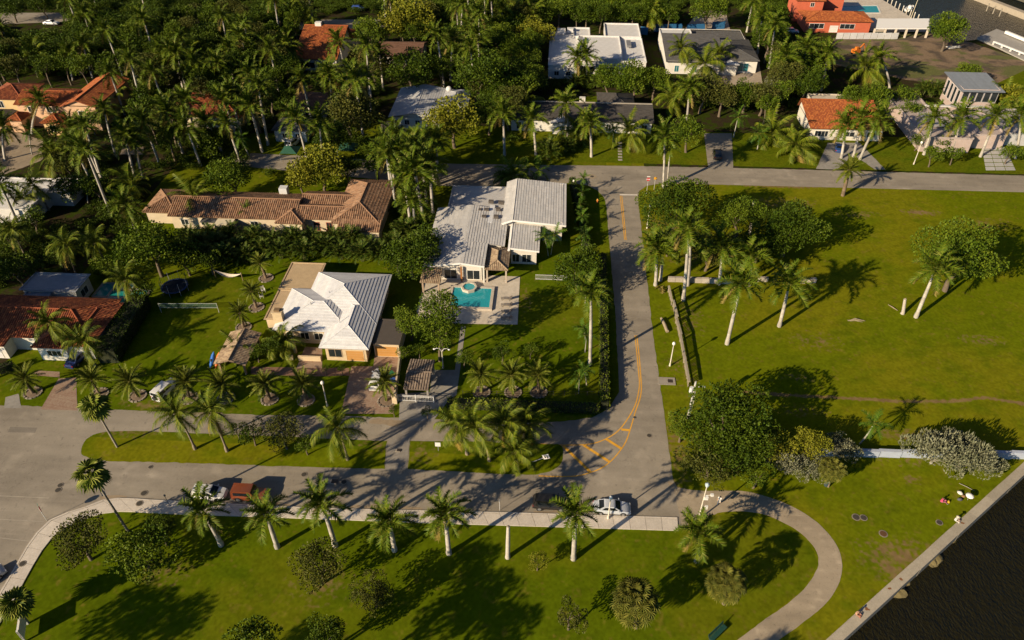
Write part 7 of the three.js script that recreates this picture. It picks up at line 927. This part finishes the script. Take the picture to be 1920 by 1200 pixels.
// single leafy trees, crown centre and radius from the photograph
const LT = [
  ['dark', 1268, 388, 66, 'round dense tree behind the tallest park palm'], ['mid', 1388, 402, 46, 'leafy tree around the bare trunk in the park'], ['dark', 1480, 432, 52, 'dense tree east of the bare trunk with a long shadow'], ['dark', 1425, 455, 40, 'dark tree between the park palms'], ['olive', 1330, 470, 40, 'dull green undergrowth tree behind the stone wall'], ['mid', 1255, 450, 30, 'low roadside tree among the palms'], ['mid', 1800, 483, 70, 'big round tree alone in the open park'],
  ['dark', 1362, 795, 82, 'large dark tree around the utility pole'], ['mid', 1280, 800, 34, 'leafy branch mass beside the road at the utility pole'], ['dark', 1385, 848, 58, 'dark tree south of the utility pole'], ['olive', 1330, 868, 50, 'brownish green bush under the large dark tree'], ['mid', 1420, 890, 30, 'low leafy bush at the footpath corner'],
  ['yellow', 1450, 838, 36, 'bright yellow-green bush beside the dark tree'], ['yellow', 1513, 832, 38, 'bright yellow-green bush next to the silvery bushes'],
  ['silver', 1478, 872, 34, 'silvery bush in front of the yellow-green bushes'], ['silver', 1520, 878, 30, 'low silvery bush at the west end of the blue wall'], ['silver', 1580, 845, 32, 'silvery bush spilling over the blue wall'], ['silver', 1755, 850, 44, 'wide silvery bush covering the middle of the blue wall'], ['silver', 1805, 858, 46, 'tall silvery bush at the centre of the great clump'], ['silver', 1845, 868, 32, 'silvery bush at the east end of the great clump'], ['silver', 1790, 835, 36, 'silvery bush behind the great clump'],
  ['olive', 150, 1015, 50, 'dull brownish bush beside the curved pavement'], ['mid', 265, 1040, 58, 'broad leaved tree at the foot of the tall fan palm'], ['dark', 300, 995, 36, 'dark bush behind the broad leaved tree'], ['olive', 597, 1062, 46, 'dark twiggy tree on the lawn below the third palm'], ['olive', 700, 1112, 38, 'thin twiggy tree on the lawn'], ['dark', 612, 1190, 44, 'dark bush at the southern edge of the lawn'], ['olive', 1068, 1156, 36, 'small brown-green tree alone on the lawn'], ['yellow', 1008, 1052, 20, 'young staked sapling with sparse leaves'],
  ['dark', 472, 812, 26, 'small dark tree on the median'], ['olive', 530, 812, 36, 'spreading small tree on the median'], ['mid', 572, 832, 22, 'bushy little tree on the median'], ['mid', 443, 805, 18, 'low shrub between median palms'],
  ['mid', 824, 575, 44, 'big leafy green tree beside the swimming pool', { hc: 9 }], ['mid', 820, 618, 42, 'leafy green tree in front of the big pool tree', { hc: 6.5 }], ['mid', 768, 605, 36, 'lighter green tree beside the big dark pool tree'], ['dark', 770, 480, 46, 'dark tree at the corner of the pool house'], ['dark', 800, 455, 34, 'dark tree against the grey roof'], ['dark', 745, 480, 34, 'dark tree behind the white roof'], ['dark', 1083, 508, 44, 'dark leafy tree at the garden railing'], ['dark', 1100, 480, 26, 'small dark tree inside the roadside hedge'], ['dark', 942, 660, 22, 'dark shrub on the pool house lawn'], ['mid', 995, 655, 16, 'shrub behind the three date palms'], ['mid', 870, 670, 18, 'shrub beside the concrete strip'],
  ['mid', 535, 640, 18, 'shrub at the cream porch'], ['dark', 505, 650, 24, 'dark shrub beside the porch path'], ['mid', 480, 660, 18, 'shrub by the garden pavilion'], ['mid', 760, 660, 16, 'shrub beside the thatched shelter'], ['mid', 785, 655, 14, 'shrub behind the thatched shelter'], ['mid', 738, 768, 10, 'clipped shrub at the white gate'], ['dark', 800, 772, 12, 'dark shrub outside the white gate'], ['mid', 610, 690, 9, 'border shrub under the cream wall'], ['mid', 640, 690, 9, 'border shrub beside the garage door'],
  ['mid', 285, 465, 58, 'round green tree beyond the trampoline'], ['yellow', 600, 318, 50, 'tall yellow-green bamboo like tree behind the brown tiled house'], ['yellow', 562, 335, 32, 'yellow-green tree west of the bamboo like tree'], ['mid', 432, 335, 40, 'fresh green tree behind the brown tiled roof'], ['yellow', 850, 228, 48, 'airy yellow-green tree on the lawn of the top street'], ['olive', 655, 215, 52, 'olive brown tree beside the small brown house'], ['olive', 700, 118, 42, 'olive tree below the brown shingle roof'], ['dark', 768, 128, 44, 'dark tree between the brown roof and the pale roof'], ['dark', 905, 150, 56, 'wide dark tree behind the top street'], ['dark', 962, 158, 46, 'dark tree west of the white modern house'], ['yellow', 768, 40, 46, 'yellow-green tree beyond the brown shingle roof'], ['mid', 690, 60, 34, 'green tree beside the orange roof'],
  ['mid', 1190, 148, 38, 'leafy tree before the white modern house'], ['mid', 1140, 145, 34, 'leafy tree under the stepped parapets'], ['mid', 1228, 152, 32, 'leafy tree between the two modern houses'], ['mid', 1292, 248, 36, 'leafy tree beside the shaded drive'], ['olive', 1318, 172, 38, 'olive tree before the charcoal roofed house'], ['olive', 1355, 180, 36, 'olive tree beside the pale court'], ['dark', 1400, 175, 34, 'dark tree east of the pale court'], ['olive', 1432, 180, 34, 'grey-green tree in the gardens east of the court'], ['silver', 1462, 160, 26, 'grey leaved tree among tall palms'], ['mid', 1645, 182, 30, 'leafy tree above the terracotta roof'], ['mid', 1600, 185, 32, 'leafy tree behind the terracotta roof'], ['mid', 1692, 180, 24, 'leafy tree leaning on the pink house'], ['mid', 1780, 56, 36, 'round green tree at the canal edge'], ['mid', 1815, 132, 22, 'bush behind the grey metal pavilion'], ['yellow', 1895, 185, 26, 'yellow-green bush by the grey metal pavilion'], ['mid', 1750, 290, 20, 'front garden bush before the pink house'], ['mid', 1790, 288, 18, 'front garden bush between palms at the pink house'], ['mid', 1895, 285, 20, 'front garden bush at the slab drive'], ['mid', 1155, 15, 30, 'green tree behind the white modern house'], ['mid', 1225, 20, 32, 'green tree behind the blue screens'], ['mid', 1330, 20, 36, 'green tree in the sandy court'], ['yellow', 1005, 60, 34, 'yellow-green tree west of the white modern house'], ['mid', 1440, 40, 36, 'green tree north of the charcoal roofed house'], ['dark', 705, 305, 30, 'dark tree over the western end of the top street'], ['dark', 745, 300, 34, 'dark tree beside the long drive'], ['mid', 790, 345, 30, 'green tree at the corner of the pool house'], ['dark', 650, 320, 26, 'dark tree beyond the brown tiled roof'], ['dark', 392, 268, 30, 'dark tree in front of the dark red tiled house'], ['mid', 168, 224, 26, 'green tree against the front of the peach villa'], ['dark', 100, 248, 22, 'dark tree below the peach villa balconies'], ['dark', 128, 352, 28, 'dark tree covering the east end of the white flat roof'], ['dark', 178, 350, 32, 'dark tree east of the white flat roof'], ['dark', 60, 412, 28, 'dark tree below the white flat roof'], ['dark', 15, 440, 30, 'dark tree at the western edge below the white flat roof'], ['dark', 30, 505, 36, 'dark tree west of the flat roofed annex'], ['dark', 112, 478, 30, 'dark tree north of the flat roofed annex'], ['mid', 200, 500, 26, 'green tree between the annex and the garden pools'], ['dark', 20, 75, 24, 'dark tree below the far street'], ['dark', 70, 78, 24, 'dark tree beside the small far orange roof'], ['dark', 150, 62, 26, 'dark tree at the bend of the far street'], ['dark', 20, 14, 24, 'dark tree beyond the far street'], ['dark', 80, 10, 24, 'dark tree above the far street'], ['dark', 600, 292, 24, 'dark tree over the shaded end of the top street'], ['mid', 690, 278, 24, 'green tree beside the dark green canopy'], ['dark', 820, 318, 20, 'dark bush at the corner of the top street behind the pool house'], ['mid', 1722, 264, 15, 'bush against the front wall of the pink house'], ['mid', 1772, 264, 15, 'bush between the palms at the pink house front'], ['mid', 1705, 205, 22, 'leafy tree beside the pink parapet'], ['dark', 345, 482, 36, 'dark tree behind the trampoline'], ['dark', 392, 488, 26, 'dark tree beside the hammock'], ['dark', 268, 545, 26, 'dark bushy tree between the garden pools and the trampoline'], ['olive', 120, 300, 30, 'olive tree by the gravel court'],
];
for (const [k, x, y, r, l, opt] of LT) tree(k, x, y, r, l, null, opt ? opt : r / ppm(x, y, 4) > 3.2 && y > 740 && k !== 'silver' ? { k: 0.66 } : k === 'silver' ? { name: 'silvery_bush', cat: 'bush', k: 0.62, clear: 0.1, bark: [0.3, 0.28, 0.22] } : {});
// trees south of the view whose shadows lie on the lawn
for (const [x, y, r] of [[235, 1150, 3.6], [300, 1175, 3.4], [870, 1060, 2.6], [890, 1110, 3.2], [840, 1160, 3.4], [925, 1190, 3], [560, 1215, 3], [1440, 1235, 2.6]]) { const g = W(x, y), hc = 10.5, o = hc / Math.tan(SUN_EL); treeAt('mid', g[0] - Math.cos(SUN_AZ) * o, g[2] + Math.sin(SUN_AZ) * o, r, hc, 'tree south of the lawn casting its shadow on it', 'trees south of the lawn'); }
// trees beyond the western edge that shade the red bungalow
for (const [x, z, r] of [[-100, -76, 5], [-93, -71, 4], [-104, -84, 5], [-97, -87, 4.5], [-110, -92, 5], [-106, -73, 4.5]]) treeAt('dark', x, z, r, 11, 'tall tree west of the red tiled bungalow shading its roof', 'shade trees west of the bungalow');
// hedges
hedge([8.9, 0, -77.2], [9.9, 0, -116], 1.3, 1.7, 'long clipped green hedge along the road'); hedge([-14.3, 0, -76.6], [8.2, 0, -76.9], 1.4, 1.3, 'clipped front hedge before three date palms');
hedge(W(205, 682), W(268, 575), 3.2, 2.9, 'tall clipped hedge between the red bungalow and the volleyball lawn', 'hedge', PAL.dark);
hedge(W(1072, 345), W(1100, 470), 1.2, 1.8, 'dark hedge east of the grey pool house', 'hedge', PAL.dark);
hedge(W(0, 700), W(30, 690), 1.2, 1.4, 'low dark hedge before the red tiled bungalow', 'hedge', PAL.dark);
// the wooded gardens: fill the gaps between roofs, lawns and drives
let filled = 0;
for (let y = 6; y < 560; y += 0) { const step = 16.4 + y * 0.06; y += step;
  for (let x = -20 + rnd() * 20; x < 1700; x += step * rr(1.4, 2.1)) {
    const py = y + rr(-6, 6), px2 = x + rr(-8, 8); if (py > 300 && px2 > 830) continue; if (py > 200 && px2 > 960) continue; if (py > 430 && px2 > 290) continue;
    if (filled >= 178) break; const r = rr(3, 4.9), q = ppm(px2, py, 4) * r; if (KEEP.some(([a, b, c, d]) => px2 > a - q * 0.75 && px2 < c + q * 0.75 && py > b - q * 0.5 && py < d + q * 0.75)) continue;
    filled++; const kind = pick(['dark', 'dark', 'dark', 'mid', 'mid', 'olive', 'dark']), at = W(px2, py, 4), near = nearest(at[0], at[2]);
    const word = { dark: 'dark green dense tree', mid: 'fresh green leafy tree', olive: 'olive brown airy tree' }[kind] + ' in the gardens around the ' + near; tree(kind, px2, py, q, word, word, { v: filled, clear: 2.6 });
  } }
// ground cover under the trees, and the woods beyond the last gardens
function mass(name, label, geo, list) { const m = new THREE.InstancedMesh(geo, crownMat, list.length), q = new THREE.Quaternion(), up = V(0, 1, 0); list.forEach(([x, y, z, s, t], i) => m.setMatrixAt(i, new THREE.Matrix4().compose(V(x, y, z), q.setFromAxisAngle(up, i * 2.4), V(s, s * t, s)))); m.name = name; m.castShadow = m.receiveShadow = true; m.userData.kind = 'stuff'; tag(m, label, name === 'undergrowth' ? 'bushes' : 'wood'); scene.add(m); }
{ const L = []; for (let y = 4; y < 560; y += 7 + y * 0.028) for (let x = -30; x < 1500; x += (7 + y * 0.028) * rr(1.3, 2.2)) { const a = x + rr(-6, 6), b = y + rr(-4, 4); if ((b > 300 && a > 810) || (b > 205 && a > 960) || (b > 440 && a > 200) || (b > 290 && b < 345 && a > 690)) continue; const s = rr(0.7, 1.4), q = ppm(a, b) * s * 1.7; if (KEEP.some(([k, l, c, d]) => a > k - q && a < c + q && b > l - q * 0.3 && b < d + q * 1.2)) continue; const p = W(a, b); L.push([p[0], s * 0.7, p[2], s, rr(0.7, 1.1)]); }
  mass('undergrowth', 'dark leafy undergrowth covering the ground of the wooded gardens', crownGeo('dark', 1.5, 1)[0], L); console.log('undergrowth', L.length); }
mass('distant_wood', 'dark distant wood beyond the last gardens', crownGeo('dark', 5, 2)[0], Array.from({ length: 60 }, (_, i) => [-230 + (i % 30) * 15 + rr(-5, 5), 5, -292 - Math.floor(i / 30) * 14 - rr(0, 8), rr(0.9, 1.2), 1.1]).filter((p) => p[0] < 70));
console.log('palms', palmNo, 'trees', treeNo, 'filled', filled);
renderer.render(scene, camera);
